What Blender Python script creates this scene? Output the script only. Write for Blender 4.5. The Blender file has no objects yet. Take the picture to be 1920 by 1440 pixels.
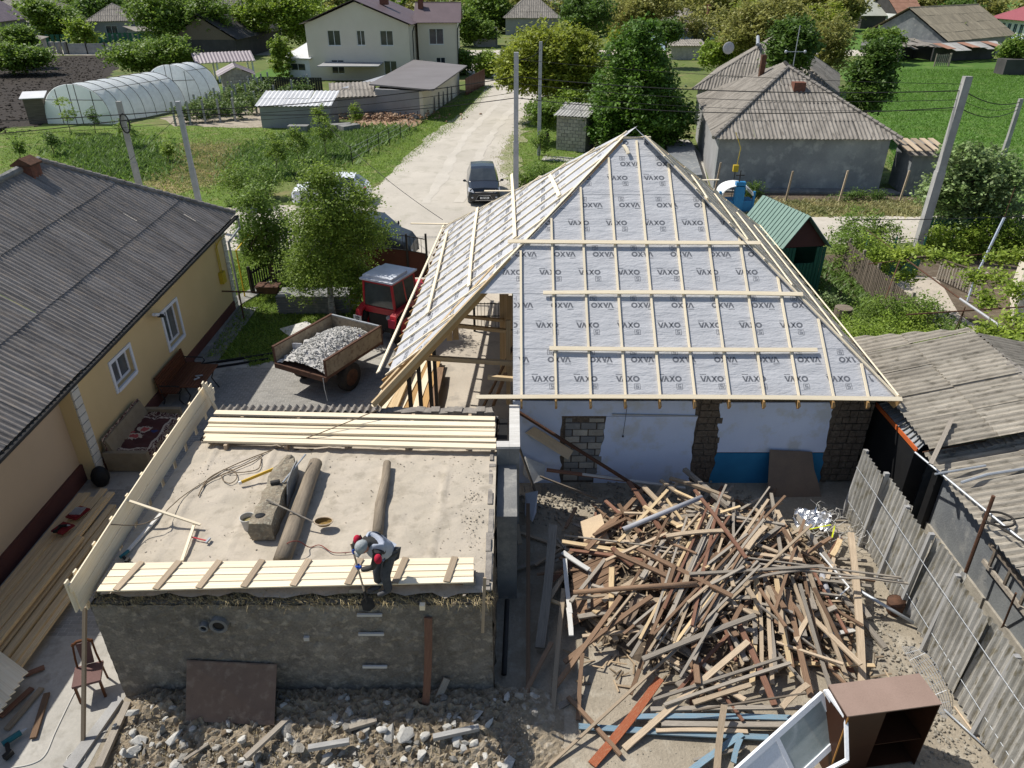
import bpy,bmesh,math,random
import numpy as np
from math import radians,sin,cos,pi,sqrt,atan2
from mathutils import Vector,Matrix,Quaternion
R=random.Random(7)
SC=bpy.context.scene
COL=SC.collection
V3=Vector
# ---------------------------------------------------------------- camera, sky, sun
FPX,TILT,CH=1380.,radians(29.5),11.5
cam=bpy.data.cameras.new('camera');camo=bpy.data.objects.new('camera',cam);COL.objects.link(camo)
camo.location=(0,0,CH);camo.rotation_euler=(radians(90)-TILT,0,0)
cam.sensor_width=36;cam.lens=36*FPX/1920;cam.clip_end=3000;cam.clip_start=.1
SC.camera=camo
SUN=V3((-.65,.32,1.0)).normalized()
world=bpy.data.worlds.new('World');SC.world=world;world.use_nodes=True
wn=world.node_tree.nodes;wl=world.node_tree.links
sky=wn.new('ShaderNodeTexSky');sky.sky_type='NISHITA';sky.sun_disc=False
sky.sun_elevation=math.asin(SUN.z);sky.sun_rotation=atan2(SUN.x,SUN.y)
sky.air_density=1.0;sky.dust_density=1.2
wl.new(sky.outputs[0],wn['Background'].inputs[0]);wn['Background'].inputs[1].default_value=.105
sl=bpy.data.lights.new('sun','SUN');sl.energy=4.8;sl.angle=radians(.55);sl.color=(1,.965,.90)
so=bpy.data.objects.new('sun',sl);COL.objects.link(so);so.rotation_euler=SUN.to_track_quat('Z','Y').to_euler()
vs=SC.view_settings;vs.view_transform='Standard';vs.look='None';vs.exposure=.12;vs.gamma=1;vs.use_curve_mapping=False
SC.cycles.max_bounces=6;SC.cycles.transparent_max_bounces=12;SC.cycles.sample_clamp_indirect=6
try:SC.cycles.use_denoising=True
except Exception:pass
# ---------------------------------------------------------------- measuring: the place seen at a pixel of the photograph
_c,_s=cos(TILT),sin(TILT)
def ray(px,py):
 a=(px-960)/FPX;b=(720-py)/FPX
 return V3((a,_c+b*_s,-_s+b*_c))
CAM=V3((0,0,CH))
def G(px,py,z=0.):
 d=ray(px,py);return CAM+d*((z-CH)/d.z)
def GY(px,py,Y):
 d=ray(px,py);return CAM+d*(Y/d.y)
def GX(px,py,X):
 d=ray(px,py);return CAM+d*(X/d.x)
def GP(px,py,o,n):
 d=ray(px,py);return CAM+d*((o-CAM).dot(n)/d.dot(n))
def depth(p):return p[1]*_c+(CH-p[2])*_s
# ---------------------------------------------------------------- materials
MT={}
def nd(nt,t,**k):
 n=nt.nodes.new(t)
 for a,b in k.items():setattr(n,a,b)
 return n
def mat(name,c1,c2=None,c3=None,sc=3.,rough=.85,bump=.25,bsc=40.,metal=0.,rnd=.0,st=(1,1,1),spec=.15,fine=.12,hard=.15,thr=.5,trans=0.,wave=None,island=0.,mottle=0.,bd=.03):
 if name in MT:return MT[name]
 m=bpy.data.materials.new(name);MT[name]=m;m.use_nodes=True
 nt=m.node_tree;L=nt.links;bs=nt.nodes['Principled BSDF']
 bs.inputs['Roughness'].default_value=rough;bs.inputs['Metallic'].default_value=metal
 bs.inputs['Specular IOR Level'].default_value=spec
 tc=nd(nt,'ShaderNodeTexCoord');mp=nd(nt,'ShaderNodeMapping');mp.inputs['Scale'].default_value=st
 oi=nd(nt,'ShaderNodeObjectInfo')
 L.new(tc.outputs['Object'],mp.inputs['Vector'])
 if rnd>0:
  mu=nd(nt,'ShaderNodeMath',operation='MULTIPLY');mu.inputs[1].default_value=57.
  L.new(oi.outputs['Random'],mu.inputs[0]);L.new(mu.outputs[0],mp.inputs['Location'])
 def noise(s,det=5.,ro=.6):
  n=nd(nt,'ShaderNodeTexNoise');n.inputs['Scale'].default_value=s;n.inputs['Detail'].default_value=det
  n.inputs['Roughness'].default_value=ro;L.new(mp.outputs[0],n.inputs['Vector']);return n.outputs['Fac']
 def mixc(f,a,b,bt='MIX'):
  x=nd(nt,'ShaderNodeMix',data_type='RGBA',blend_type=bt)
  for i,v in((0,f),(6,a),(7,b)):
   if isinstance(v,(int,float)):x.inputs[i].default_value=v
   elif isinstance(v,tuple):x.inputs[i].default_value=(*v[:3],1)
   else:L.new(v,x.inputs[i])
  return x.outputs[2]
 def rng(f,a,b,c=0.,d=1.):
  x=nd(nt,'ShaderNodeMapRange');L.new(f,x.inputs[0])
  for i,v in enumerate((a,b,c,d)):x.inputs[i+1].default_value=v
  return x.outputs[0]
 c2=c2 or tuple(v*.8 for v in c1)
 col=mixc(rng(noise(sc),thr-hard,thr+hard),tuple(c1),tuple(c2))
 if c3:col=mixc(rng(noise(sc*2.7,6.),.52,.66),col,tuple(c3))
 fn=noise(bsc,4.,.7)
 v=rng(fn,.25,.75,1-fine,1+fine)
 if mottle:
  mo=nd(nt,'ShaderNodeMath',operation='MULTIPLY');L.new(v,mo.inputs[0])
  L.new(rng(noise(sc*.23,3.),.3,.7,1-mottle,1+mottle),mo.inputs[1]);v=mo.outputs[0]
 if rnd>0:
  mo=nd(nt,'ShaderNodeMath',operation='MULTIPLY');L.new(v,mo.inputs[0]);L.new(rng(oi.outputs['Random'],0,1,1-rnd,1+rnd),mo.inputs[1]);v=mo.outputs[0]
 if island>0:
  g=nd(nt,'ShaderNodeNewGeometry');mo=nd(nt,'ShaderNodeMath',operation='MULTIPLY');L.new(v,mo.inputs[0])
  L.new(rng(g.outputs['Random Per Island'],0,1,1-island,1+island),mo.inputs[1]);v=mo.outputs[0]
 vm=nd(nt,'ShaderNodeVectorMath',operation='SCALE');L.new(col,vm.inputs[0]);L.new(v,vm.inputs['Scale'])
 L.new(vm.outputs[0],bs.inputs['Base Color'])
 if bump>0:
  bp=nd(nt,'ShaderNodeBump');bp.inputs['Strength'].default_value=bump;bp.inputs['Distance'].default_value=bd
  h=fn
  if wave:
   w=nd(nt,'ShaderNodeTexWave');w.bands_direction=wave[0];w.inputs['Scale'].default_value=wave[1];w.inputs['Distortion'].default_value=wave[2]
   L.new(tc.outputs['Object'],w.inputs['Vector']);ad=nd(nt,'ShaderNodeMath',operation='MULTIPLY_ADD')
   L.new(w.outputs['Fac'],ad.inputs[0]);ad.inputs[1].default_value=wave[3];L.new(fn,ad.inputs[2]);h=ad.outputs[0]
  L.new(h,bp.inputs['Height']);L.new(bp.outputs[0],bs.inputs['Normal'])
 if trans>0:
  tr=nd(nt,'ShaderNodeBsdfTranslucent');L.new(vm.outputs[0],tr.inputs['Color'])
  mx=nd(nt,'ShaderNodeMixShader');mx.inputs[0].default_value=trans
  L.new(bs.outputs[0],mx.inputs[1]);L.new(tr.outputs[0],mx.inputs[2]);L.new(mx.outputs[0],nt.nodes['Material Output'].inputs['Surface'])
 return m
def glass(name,c=(.02,.03,.035),rough=.06,alpha=1.):
 m=mat(name,c,c,rough=rough,bump=0,fine=.02,spec=.8)
 if alpha<1:m.node_tree.nodes['Principled BSDF'].inputs['Alpha'].default_value=alpha
 return m
def leafmat(name,c,c2,tr=.3,isl=.35):
 return mat(name,c,c2,sc=.7,rough=.55,bump=0,island=isl,trans=tr,fine=.1,spec=.35)
 # ---------------------------------------------------------------- objects
XF={}
I4=Matrix.Identity(4)
def tag(o,label=None,cat=None,group=None,kind=None):
 if label:o['label']=label
 if cat:o['category']=cat
 if group:o['group']=group
 if kind:o['kind']=kind
 return o
def link(name,data,parent=None,M=I4,**k):
 o=bpy.data.objects.new(name,data);COL.objects.link(o)
 if parent is not None:
  o.parent=parent;o.matrix_basis=XF[parent].inverted()@M
 else:o.matrix_basis=M
 XF[o]=M.copy();return tag(o,**k)
def thing(name,label,cat,loc=(0,0,0),rz=0.,group=None,M=None):
 M=M if M is not None else Matrix.Translation(loc)@Matrix.Rotation(rz,4,'Z')
 return link(name,None,None,M,label=label,cat=cat,group=group)
def copytree(o,M,label=None):
 D=M@XF[o].inverted()
 def rec(a,p):
  c=a.copy();COL.objects.link(c);c.parent=p;XF[c]=D@XF[a]
  for ch in a.children:rec(ch,c)
  return c
 c=rec(o,None);c.matrix_basis=M
 if label:c['label']=label
 return c
def frame(p0,p1,z=None):
 p0=V3(p0);p1=V3(p1);u=p1-p0;u.z=0;u.normalize();v=V3((-u.y,u.x,0))
 return Matrix(((u.x,v.x,0,p0.x),(u.y,v.y,0,p0.y),(0,0,1,p0.z if z is None else z),(0,0,0,1)))
def axes(o,u,v,w):
 return Matrix(((u.x,v.x,w.x,o.x),(u.y,v.y,w.y,o.y),(u.z,v.z,w.z,o.z),(0,0,0,1)))
ORD='first second third fourth fifth sixth seventh eighth ninth tenth eleventh twelfth thirteenth fourteenth fifteenth'.split()
class MB:
 def __init__(s):s.v=[];s.f=[];s.mi=[];s.cur=0
 def add(s,vs,fs):
  n=len(s.v);s.v+=[tuple(v)for v in vs];s.f+=[tuple(i+n for i in f)for f in fs];s.mi+=[s.cur]*len(fs);return s
 def box(s,c,d,rz=0.,M=None):
  x,y,z=d[0]/2,d[1]/2,d[2]/2;c=V3(c)
  m=M or Matrix.Rotation(rz,3,'Z')
  P=[c+m@V3((a*x,b*y,e*z))for e in(-1,1)for a,b in((-1,-1),(1,-1),(1,1),(-1,1))]
  return s.add(P,[(0,3,2,1),(4,5,6,7),(0,1,5,4),(1,2,6,5),(2,3,7,6),(3,0,4,7)])
 def bb(s,x0,y0,z0,x1,y1,z1):
  return s.box(((x0+x1)/2,(y0+y1)/2,(z0+z1)/2),(abs(x1-x0),abs(y1-y0),abs(z1-z0)))
 def beam(s,a,b,w,h,up=(0,0,1)):
  a=V3(a);b=V3(b);d=(b-a);l=d.length;d.normalize();up=V3(up)
  sd=d.cross(up)
  if sd.length<1e-4:sd=d.cross(V3((0,1,0)))
  sd.normalize();u=sd.cross(d)
  return s.box((a+b)/2,(l,w,h),M=Matrix((d,sd,u)).transposed())
 def tube(s,pts,r,n=8,r1=None,caps=True):
  pts=[V3(p)for p in pts];k=len(pts)
  rs=r if isinstance(r,(list,tuple))else[r+((r1 if r1 is not None else r)-r)*i/max(1,k-1)for i in range(k)]
  vs=[];pu=None
  for i,p in enumerate(pts):
   d=(pts[min(i+1,k-1)]-pts[max(i-1,0)]).normalized()
   if pu is None:pu=d.orthogonal().normalized()
   pu=(pu-d*pu.dot(d));pu=pu.normalized()if pu.length>1e-5 else d.orthogonal().normalized()
   w=d.cross(pu)
   for j in range(n):
    t=2*pi*j/n;vs.append(p+(pu*cos(t)+w*sin(t))*rs[i])
  fs=[(i*n+j,i*n+(j+1)%n,(i+1)*n+(j+1)%n,(i+1)*n+j)for i in range(k-1)for j in range(n)]
  if caps:fs+=[tuple(range(n-1,-1,-1)),tuple(range((k-1)*n,k*n))]
  return s.add(vs,fs)
 def prism(s,pts,ext):
  pts=[V3(p)for p in pts];n=len(pts);e=V3(ext)
  nn=sum(((pts[i]-pts[0]).cross(pts[(i+1)%n]-pts[0])for i in range(n)),V3())
  if nn.dot(e)>0:pts=pts[::-1]
  return s.add(pts+[p+e for p in pts],[tuple(range(n)),tuple(range(2*n-1,n-1,-1))]+[(i,i+n,(i+1)%n+n,(i+1)%n)for i in range(n)])
 def face(s,pts):return s.add(pts,[tuple(range(len(pts)))])
 def ell(s,c,r,n=8,m=6,M=None):
  c=V3(c);vs=[];fs=[]
  for i in range(m+1):
   a=pi*i/m
   for j in range(n):
    t=2*pi*j/n;p=V3((r[0]*sin(a)*cos(t),r[1]*sin(a)*sin(t),r[2]*cos(a)))
    vs.append(c+(M@p if M else p))
  for i in range(m):
   for j in range(n):fs.append((i*n+j,(i+1)*n+j,(i+1)*n+(j+1)%n,i*n+(j+1)%n))
  return s.add(vs,fs)
 def mesh(s,name,mats,smooth=False):
  me=bpy.data.meshes.new(name);me.from_pydata(s.v,[],s.f);me.validate(verbose=False)
  for m in(mats if isinstance(mats,(list,tuple))else[mats]):me.materials.append(m)
  if len(me.polygons)==len(s.mi)and any(s.mi):me.polygons.foreach_set('material_index',s.mi)
  if smooth:me.polygons.foreach_set('use_smooth',[True]*len(me.polygons))
  me.update();return me
 def build(s,name,mats,parent=None,M=I4,smooth=False,**k):
  if parent is None and M is I4 and s.v:
   a=np.array(s.v);lo=a.min(0);hi=a.max(0);c=V3(((lo[0]+hi[0])/2,(lo[1]+hi[1])/2,lo[2]))
   s.v=[(x-c.x,y-c.y,z-c.z)for x,y,z in s.v];M=Matrix.Translation(c)
  return link(name,s.mesh(name,mats,smooth),parent,M,**k)
def fmesh(name,co,nv,m):
 """fast mesh: co (n*nv,3) with consecutive faces of nv corners"""
 n=len(co)//nv;me=bpy.data.meshes.new(name)
 me.vertices.add(n*nv);me.vertices.foreach_set('co',np.ascontiguousarray(co,dtype=np.float32).ravel())
 me.loops.add(n*nv);me.loops.foreach_set('vertex_index',np.arange(n*nv,dtype=np.int32))
 me.polygons.add(n);me.polygons.foreach_set('loop_start',np.arange(0,n*nv,nv,dtype=np.int32))
 me.materials.append(m);me.update(calc_edges=True);return me
 # shared board meshes: a slightly warped bar of unit size
BV={}
def boardmesh(m,kind):
 key=(m.name,kind)
 if key in BV:return BV[key]
 rr=random.Random(hash(kind)if isinstance(kind,int)else 5);b=MB();n=1 if kind==0 else 4
 P=[]
 by,bz=rr.uniform(-.25,.25),rr.uniform(-.5,.5)
 for i in range(n+1):
  x=i/n-.5;q=1-4*x*x;oy,oz=(by*q,bz*q)if kind else(0,0)
  w=1+(rr.uniform(-.06,.06)if kind else 0)
  P+=[(x,-.5*w+oy,-.5+oz),(x,.5*w+oy,-.5+oz),(x,.5*w+oy,.5+oz),(x,-.5*w+oy,.5+oz)]
 F=[(0,1,2,3),(4*n+3,4*n+2,4*n+1,4*n)]
 for i in range(n):
  for j in range(4):F.append((4*i+j,4*i+4+j,4*i+4+(j+1)%4,4*i+(j+1)%4))
 b.add(P,F);BV[key]=b.mesh('board',m);return BV[key]
def board(name,a,b,w,h,m,parent=None,up=(0,0,1),kind=0,**k):
 a=V3(a);b=V3(b);d=b-a;l=d.length;d.normalize();up=V3(up);sd=d.cross(up)
 if sd.length<1e-4:sd=d.cross(V3((0,1,0)))
 sd.normalize();u=sd.cross(d)
 M=axes((a+b)/2,d,-sd,u)@Matrix.Diagonal((l,w,h,1))
 return link(name,boardmesh(m,kind),parent,M,**k)
def text_mesh(s,size,m,ext=.0,bold=0.):
 cu=bpy.data.curves.new('letters','FONT');cu.body=s;cu.size=size;cu.align_x='CENTER';cu.align_y='CENTER';cu.extrude=ext;cu.offset=bold
 o=bpy.data.objects.new('letters',cu);me=bpy.data.meshes.new_from_object(o);bpy.data.objects.remove(o)
 me.materials.clear();me.materials.append(m);return me
 # ---------------------------------------------------------------- corrugated sheets and roofs
def corr(name,O,U,V,poly,m,parent,pitch=.15,amp=.025,row=1.6,sheet=1.05,seg=6,stag=False,lift=.02,rnd=.012,stuff=False,tilt=True):
 """covers the convex polygon poly (u,v) of the plane O,U,V with corrugated sheets whose waves run along V"""
 O=V3(O);N=U.cross(V).normalized()
 us=[p[0]for p in poly];vv=[p[1]for p in poly];u0,u1,v0,v1=min(us),max(us),min(vv),max(vv)
 def span(u):
  xs=[];n=len(poly)
  for i in range(n):
   (a,b),(c,d)=poly[i],poly[(i+1)%n]
   if abs(c-a)<1e-9:
    if abs(u-a)<1e-6:xs+=[b,d]
   elif min(a,c)-1e-9<=u<=max(a,c)+1e-9:xs.append(b+(d-b)*(u-a)/(c-a))
  return(min(xs),max(xs))if len(xs)>1 else None
 nr=max(1,round((v1-v0)/row));rh=(v1-v0)/nr
 ns=max(1,round((u1-u0)/sheet));sw=(u1-u0)/ns;k=max(2,int(round(sw/pitch*seg)))
 rr=random.Random(name+str(round(u1,2)));out=[];big=MB()
 for r in range(nr):
  a0=v0+r*rh-(.07 if r else 0);a1=v0+(r+1)*rh
  for i in range(ns):
   off=(rr.uniform(-rnd,rnd),rr.uniform(-rnd,rnd),abs(rr.uniform(0,rnd))*.5)
   vs=[];ok=[]
   for j in range(k+1):
    u=u0+sw*i+sw*j/k;sp=span(min(max(u,u0+1e-6),u1-1e-6))
    if not sp:continue
    lo,hi=max(a0,sp[0]),min(a1,sp[1])
    if hi-lo<.03:continue
    h=amp*cos(2*pi*u/pitch)+amp+off[2]+.004*(i%2)
    f=lambda v:lift*(a1-v)/rh if tilt else 0
    ok.append(u);vs+=[(u+off[0],lo+off[1],h+f(lo)-.012),(u+off[0],lo+off[1],h+f(lo)),(u+off[0],hi,h+f(hi))]
   q=len(ok)
   if q<2:continue
   fs=[]
   for j in range(q-1):
    a=3*j;fs+=[(a+1,a+4,a+5,a+2),(a,a+3,a+4,a+1)]
   b=big if stuff else MB();b.add(vs,fs)
   if not stuff:out.append(b.build(name,m,parent,axes(O,U,V,N)))
 if stuff:out.append(big.build(name,m,parent,axes(O,U,V,N)))
 return out
def face_uv(pts):
 O=V3(pts[0]);U=(V3(pts[1])-O).normalized();n=U.cross(V3(pts[2])-O).normalized();Vv=n.cross(U)
 return O,U,Vv,[((V3(p)-O).dot(U),(V3(p)-O).dot(Vv))for p in pts]
def roof_face(name,pts,m,parent,**k):
 O,U,Vv,poly=face_uv(pts);return corr(name,O,U,Vv,poly,m,parent,**k)
def flat_face(name,pts,m,parent,t=.06,**k):
 O,U,Vv,poly=face_uv(pts);return MB().prism([(u,v,0)for u,v in poly],(0,0,t)).build(name,m,parent,axes(O,U,Vv,U.cross(Vv)),**k)
def window(parent,M,u,z,w,h,frame_m,pane_m,mull=1,depth=.0,trans=False,sill=True,cross=False,fw=.06):
 """window whose plane is local y=0 of M (outside is -y)"""
 b=MB();t=.05;y0,y1=-.03+depth,.03+depth
 b.bb(u,y0,z,u+fw,y1,z+h).bb(u+w-fw,y0,z,u+w,y1,z+h)
 b.bb(u+fw,y0,z,u+w-fw,y1,z+fw).bb(u+fw,y0,z+h-fw,u+w-fw,y1,z+h)
 for i in range(mull):x=u+w*(i+1)/(mull+1);b.bb(x-fw/2,y0+.003,z+fw,x+fw/2,y1,z+h-fw)
 if cross:b.bb(u+fw,y0+.004,z+h*.66,u+w-fw,y1,z+h*.66+fw*.8)
 o=b.build('window',frame_m,parent,M)
 for i in range(mull+1):
  x0=u+w*i/(mull+1)+fw/2;x1=u+w*(i+1)/(mull+1)-fw/2
  MB().bb(x0,depth-.008,z+fw,x1,depth+.008,z+h-fw).build('pane',pane_m,o,M)
 if sill:MB().bb(u-.06,y0-.08,z-.05,u+w+.06,y1-.003,z-.003).build('sill',frame_m,o,M)
 return o
def wall_holes(w,h,holes,t=.3,top=None):
 """wall slab in local x,z with outer face y=0, body to +y, rectangular holes"""
 xs=sorted({0,w,*[a for q in holes for a in(q[0],q[0]+q[2])]});zs=sorted({0,h,*[a for q in holes for a in(q[1],q[1]+q[3])]})
 b=MB()
 for i in range(len(xs)-1):
  for j in range(len(zs)-1):
   cx,cz=(xs[i]+xs[i+1])/2,(zs[j]+zs[j+1])/2
   if any(q[0]<cx<q[0]+q[2]and q[1]<cz<q[1]+q[3]for q in holes):continue
   b.bb(xs[i],0,zs[j],xs[i+1],t,zs[j+1])
 return b
def house(name,label,P0,P1,d,h,rise,roof,wm,rm,over=.45,wins=(),swins=(),root=None,cat='house',chim=(),z0=0.,corrk=None,group=None,frame_m=None,pane_m=None,mull=1,trim=None,gable_m=None):
 M=frame(P0,P1,z0);w=(V3(P1)-V3(P0)).xy.length
 root=root or thing(name,label,cat,M=M,group=group)
 fm=frame_m or MT['white_paint'];pm=pane_m or MT['dark_glass']
 fw=wall_holes(w,h,[(a,b,c,e)for a,b,c,e in wins]);fw.build('wall',wm,root,M)
 sw=[(a,b,c,e)for a,b,c,e in swins]
 ML=M@Matrix(((0,1,0,0),(-1,0,0,d),(0,0,1,0),(0,0,0,1))) # left side wall, x runs back to front
 MR=M@Matrix(((0,-1,0,w),(1,0,0,0),(0,0,1,0),(0,0,0,1)))
 left=(XF[root]@V3((w/2,0,0))).x>0
 for mm,hs in((ML,sw if left else()),(MR,()if left else sw)):
  b=wall_holes(d-.606,h,[(a-.303,z,c,e)for a,z,c,e in hs]);b.build('wall',wm,root,mm@Matrix.Translation((.303,0,0)))
 MB().bb(0,d-.3,0,w,d,h).build('wall',wm,root,M)
 for a,b,c,e in wins:window(root,M,a,b,c,e,fm,pm,depth=.1,mull=mull if c>.7 else 0)
 for a,b,c,e in sw:window(root,ML if left else MR,a,b,c,e,fm,pm,depth=.1,mull=mull if c>.7 else 0)
 o=over;e=h-rise*0-.0
 T=lambda*p:M@V3(p)
 A,B,C,D=T(-o,-o,e),T(w+o,-o,e),T(w+o,d+o,e),T(-o,d+o,e)
 z=h+rise
 if roof=='hip':
  if w>=d:
   q=(d+2*o)/2;r0,r1=T(-o+q,d/2,z),T(w+o-q,d/2,z)
   fs=[[A,B,r1,r0],[B,C,r1],[C,D,r0,r1],[D,A,r0]];rd=(r0,r1)
  else:
   q=(w+2*o)/2;r0,r1=T(w/2,-o+q,z),T(w/2,d+o-q,z)
   fs=[[A,B,r0],[B,C,r1,r0],[C,D,r1],[D,A,r0,r1]];rd=(r0,r1)
  hips=[(A,r0),(B,r1 if w>=d else r0),(C,r1),(D,r0 if w>=d else r1)]
 elif roof=='gx':
  r0,r1=T(-o,d/2,z),T(w+o,d/2,z);fs=[[A,B,r1,r0],[C,D,r0,r1]];rd=(r0,r1);hips=[]
  for x in(0.003,w-.303):MB().prism([(x,.003,h),(x,d-.003,h),(x,d/2,z-rise*o/(d/2+o)-.02)],(.3,0,0)).build('gable',gable_m or wm,root,M)
 elif roof=='gy':
  r0,r1=T(w/2,-o,z),T(w/2,d+o,z);fs=[[B,C,r1,r0],[D,A,r0,r1]];rd=(r0,r1);hips=[]
  for y in(.003,d-.303):MB().prism([(.003,y,h),(w-.003,y,h),(w/2,y,z-rise*o/(w/2+o)-.02)],(0,.3,0)).build('gable',gable_m or wm,root,M)
 else: # mono: rises to the back
  fs=[[A,B,T(w+o,d+o,z),T(-o,d+o,z)]];rd=None;hips=[]
  for x in(0.003,w-.303):MB().prism([(x,.31,h),(x,d-.31,h),(x,d-.31,z-.08),(x,.31,h+.02)],(.3,0,0)).build('gable',wm,root,M)
 for f in fs:
  if corrk:roof_face('roof_sheet',f,rm,root,**corrk)
  else:flat_face('roof',f,rm,root)
 cm=trim or rm
 up=V3((0,0,.05))
 if rd and(rd[0]-rd[1]).length>.1:MB().tube([rd[0]+up,rd[1]+up],.09,6).build('ridge_cap',cm,root)
 for a,b in hips:
  if(a-b).length>.1:MB().tube([a+up,b+up],.07,6).build('ridge_cap',cm,root)
 for cx,cy,cz,cw in chim:
  c=MB();c.bb(cx-cw/2,cy-cw/2,cz-1.2,cx+cw/2,cy+cw/2,cz).bb(cx-cw/2-.06,cy-cw/2-.06,cz+.002,cx+cw/2+.06,cy+cw/2+.06,cz+.1)
  c.build('chimney',MT['brick_red'],root,M)
 return root
 # ---------------------------------------------------------------- vegetation
def crownmesh(blobs,n,leaf,m,seed=1,clump=.5,fill=.35,per=26,flat=.5):
 r=np.random.default_rng(seed);vol=np.array([b[3]*b[4]*b[5]for b in blobs])**.67;vol=vol/vol.sum();C=[]
 nc=max(8,n//per)
 for b,q in zip(blobs,vol):
  k=max(4,int(nc*q));d=r.normal(size=(k,3));d/=np.linalg.norm(d,axis=1)[:,None]
  rad=np.where(r.random(k)<fill,r.random(k)**.5*.8,.62+.52*r.random(k))[:,None]
  C.append(np.array(b[:3])+d*rad*np.array(b[3:6]))
 C=np.concatenate(C);k=len(C);cs=clump*(.6+.8*r.random(k))
 idx=np.repeat(np.arange(k),per);P=C[idx]+r.normal(size=(k*per,3))*(cs[idx]*.5)[:,None]*np.array([1,1,.7])
 N=r.normal(size=P.shape);N[:,2]=np.abs(N[:,2])+flat+.3;N/=np.linalg.norm(N,axis=1)[:,None]
 T=np.cross(N,r.normal(size=P.shape));T/=np.linalg.norm(T,axis=1)[:,None]+1e-9;B=np.cross(N,T)
 s=(leaf*(.6+.8*r.random(len(P))))[:,None]
 co=np.stack([P-T*s*.5,P-B*s*.32+T*s*.08,P+T*s*.6,P+B*s*.32+T*s*.08],1).reshape(-1,3)
 return fmesh('crown',co,4,m),C
def tree(name,label,base,blobs,n,leaf,lm,tm=None,tr=.18,cat='tree',seed=1,clump=.5,group=None,limbs=7,fill=.35,tip=None,per=26,cname='crown'):
 """blobs in world coordinates"""
 base=V3(base);root=thing(name,label,cat,base,group=group);b0=[(b[0]-base.x,b[1]-base.y,b[2]-base.z,*b[3:])for b in blobs]
 me,C=crownmesh(b0,n,leaf,lm,seed,clump,fill,per);M=Matrix.Translation(base)
 link(cname,me,root,M)
 r=random.Random(seed);t=MB();top=max(b[2]for b in b0);cx=sum(b[0]for b in b0)/len(b0);cy=sum(b[1]for b in b0)/len(b0)
 top=V3((cx,cy,top));fork=top*.38;fork.x*=.6;fork.y*=.6
 t.tube([V3((0,0,-.1)),fork*.5+V3((r.uniform(-.1,.1),0,0)),fork],[tr*1.25,tr,tr*.8],8)
 t.tube([fork,(fork+top)/2+V3((r.uniform(-.2,.2),r.uniform(-.2,.2),0)),top],[tr*.8,tr*.45,tr*.12],6)
 for i in range(limbs):
  c=V3(C[r.randrange(len(C))]);s=fork.lerp(top,r.uniform(0,.6));mid=s.lerp(c,.5)+V3((0,0,r.uniform(0,.3)))
  t.tube([s,mid,c],[tr*.4,tr*.22,tr*.06],5)
 t.build('trunk',tm or MT['bark'],root,M);return root
def blob_px(x0,y0,x1,y1,Y,ry=None,k=1.0):
 c=GY((x0+x1)/2,(y0+y1)/2,Y);s=depth(c)/FPX;rx=(x1-x0)/2*s*k
 a=atan2(CH-c.z,c.y);rz=max(.3,(y1-y0)/2*s*k/max(.5,cos(a))-rx*.25*sin(a));return(c.x,c.y,c.z,rx,ry or rx,rz)
def tree_px(name,label,boxes,Y,n,leaf,lm,base=None,**k):
 bl=[blob_px(*b,Y+(R.uniform(-.5,.5)if len(boxes)>1 else 0))for b in boxes]
 if base is None:
  cx=sum(b[0]for b in bl)/len(bl);base=(cx,Y,0)
  # a crown never dips under the ground
 bl=[(a,b,max(c,f*.9+.1),d,e,f)for a,b,c,d,e,f in bl]
 return tree(name,label,base,bl,n,leaf,lm,**k)
def scatter_poly(poly,n,r):
 P=np.array([(p[0],p[1])for p in poly]);lo=P.min(0);hi=P.max(0);out=np.zeros((0,2))
 while len(out)<n:
  q=lo+r.random((n*2,2))*(hi-lo);ins=np.zeros(len(q),bool);j=len(P)-1
  for i in range(len(P)):
   a,b=P[i],P[j];c=((a[1]>q[:,1])!=(b[1]>q[:,1]))&(q[:,0]<(b[0]-a[0])*(q[:,1]-a[1])/(b[1]-a[1]+1e-12)+a[0]);ins^=c;j=i
  out=np.concatenate([out,q[ins]])
 return out[:n]
def tufts(name,poly,n,h,m,seed=1,z=0.,lean=1.1,wid=.3,jit=.45,**k):
 r=np.random.default_rng(seed);P=scatter_poly(poly,n,r);P=P+r.normal(size=P.shape)*jit;a=r.random(n)*2*pi;hh=h*(.5+r.random(n))
 # patchy: dense where a smooth random field is high
 d=np.stack([np.cos(a),np.sin(a),np.zeros(n)],1);w=(hh*wid)[:,None];b=np.column_stack([P,np.full(n,z)])
 la=r.random(n)*2*pi;top=b+np.column_stack([np.cos(la)*lean*hh,np.sin(la)*lean*hh,hh])
 co=np.stack([b-d*w,b+d*w,top],1).reshape(-1,3)
 return link(name,fmesh(name,co,3,m),None,I4,kind='stuff',**k)
ROCKS={}
def rockmesh(m,k):
 if(m.name,k)in ROCKS:return ROCKS[(m.name,k)]
 bm=bmesh.new();bmesh.ops.create_icosphere(bm,subdivisions=1 if k<8 else 2,radius=1);rr=random.Random(k*31)
 cut=[(V3((rr.gauss(0,1),rr.gauss(0,1),rr.gauss(0,1))).normalized(),rr.uniform(.35,.75))for _ in range(7)]
 for v in bm.verts:
  v.co*=rr.uniform(.9,1.12)
  for n,d in cut:
   q=v.co.dot(n)
   if q>d:v.co-=n*(q-d)
 me=bpy.data.meshes.new('rock');bm.to_mesh(me);bm.free();me.materials.append(m);ROCKS[(m.name,k)]=me;return me
def rockM(p,s,rr):return Matrix.Translation(p)@Matrix.Rotation(rr.uniform(0,6.3),4,'Z')@Matrix.Rotation(rr.uniform(-.5,.5),4,'X')@Matrix.Diagonal((*s,1))
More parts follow.
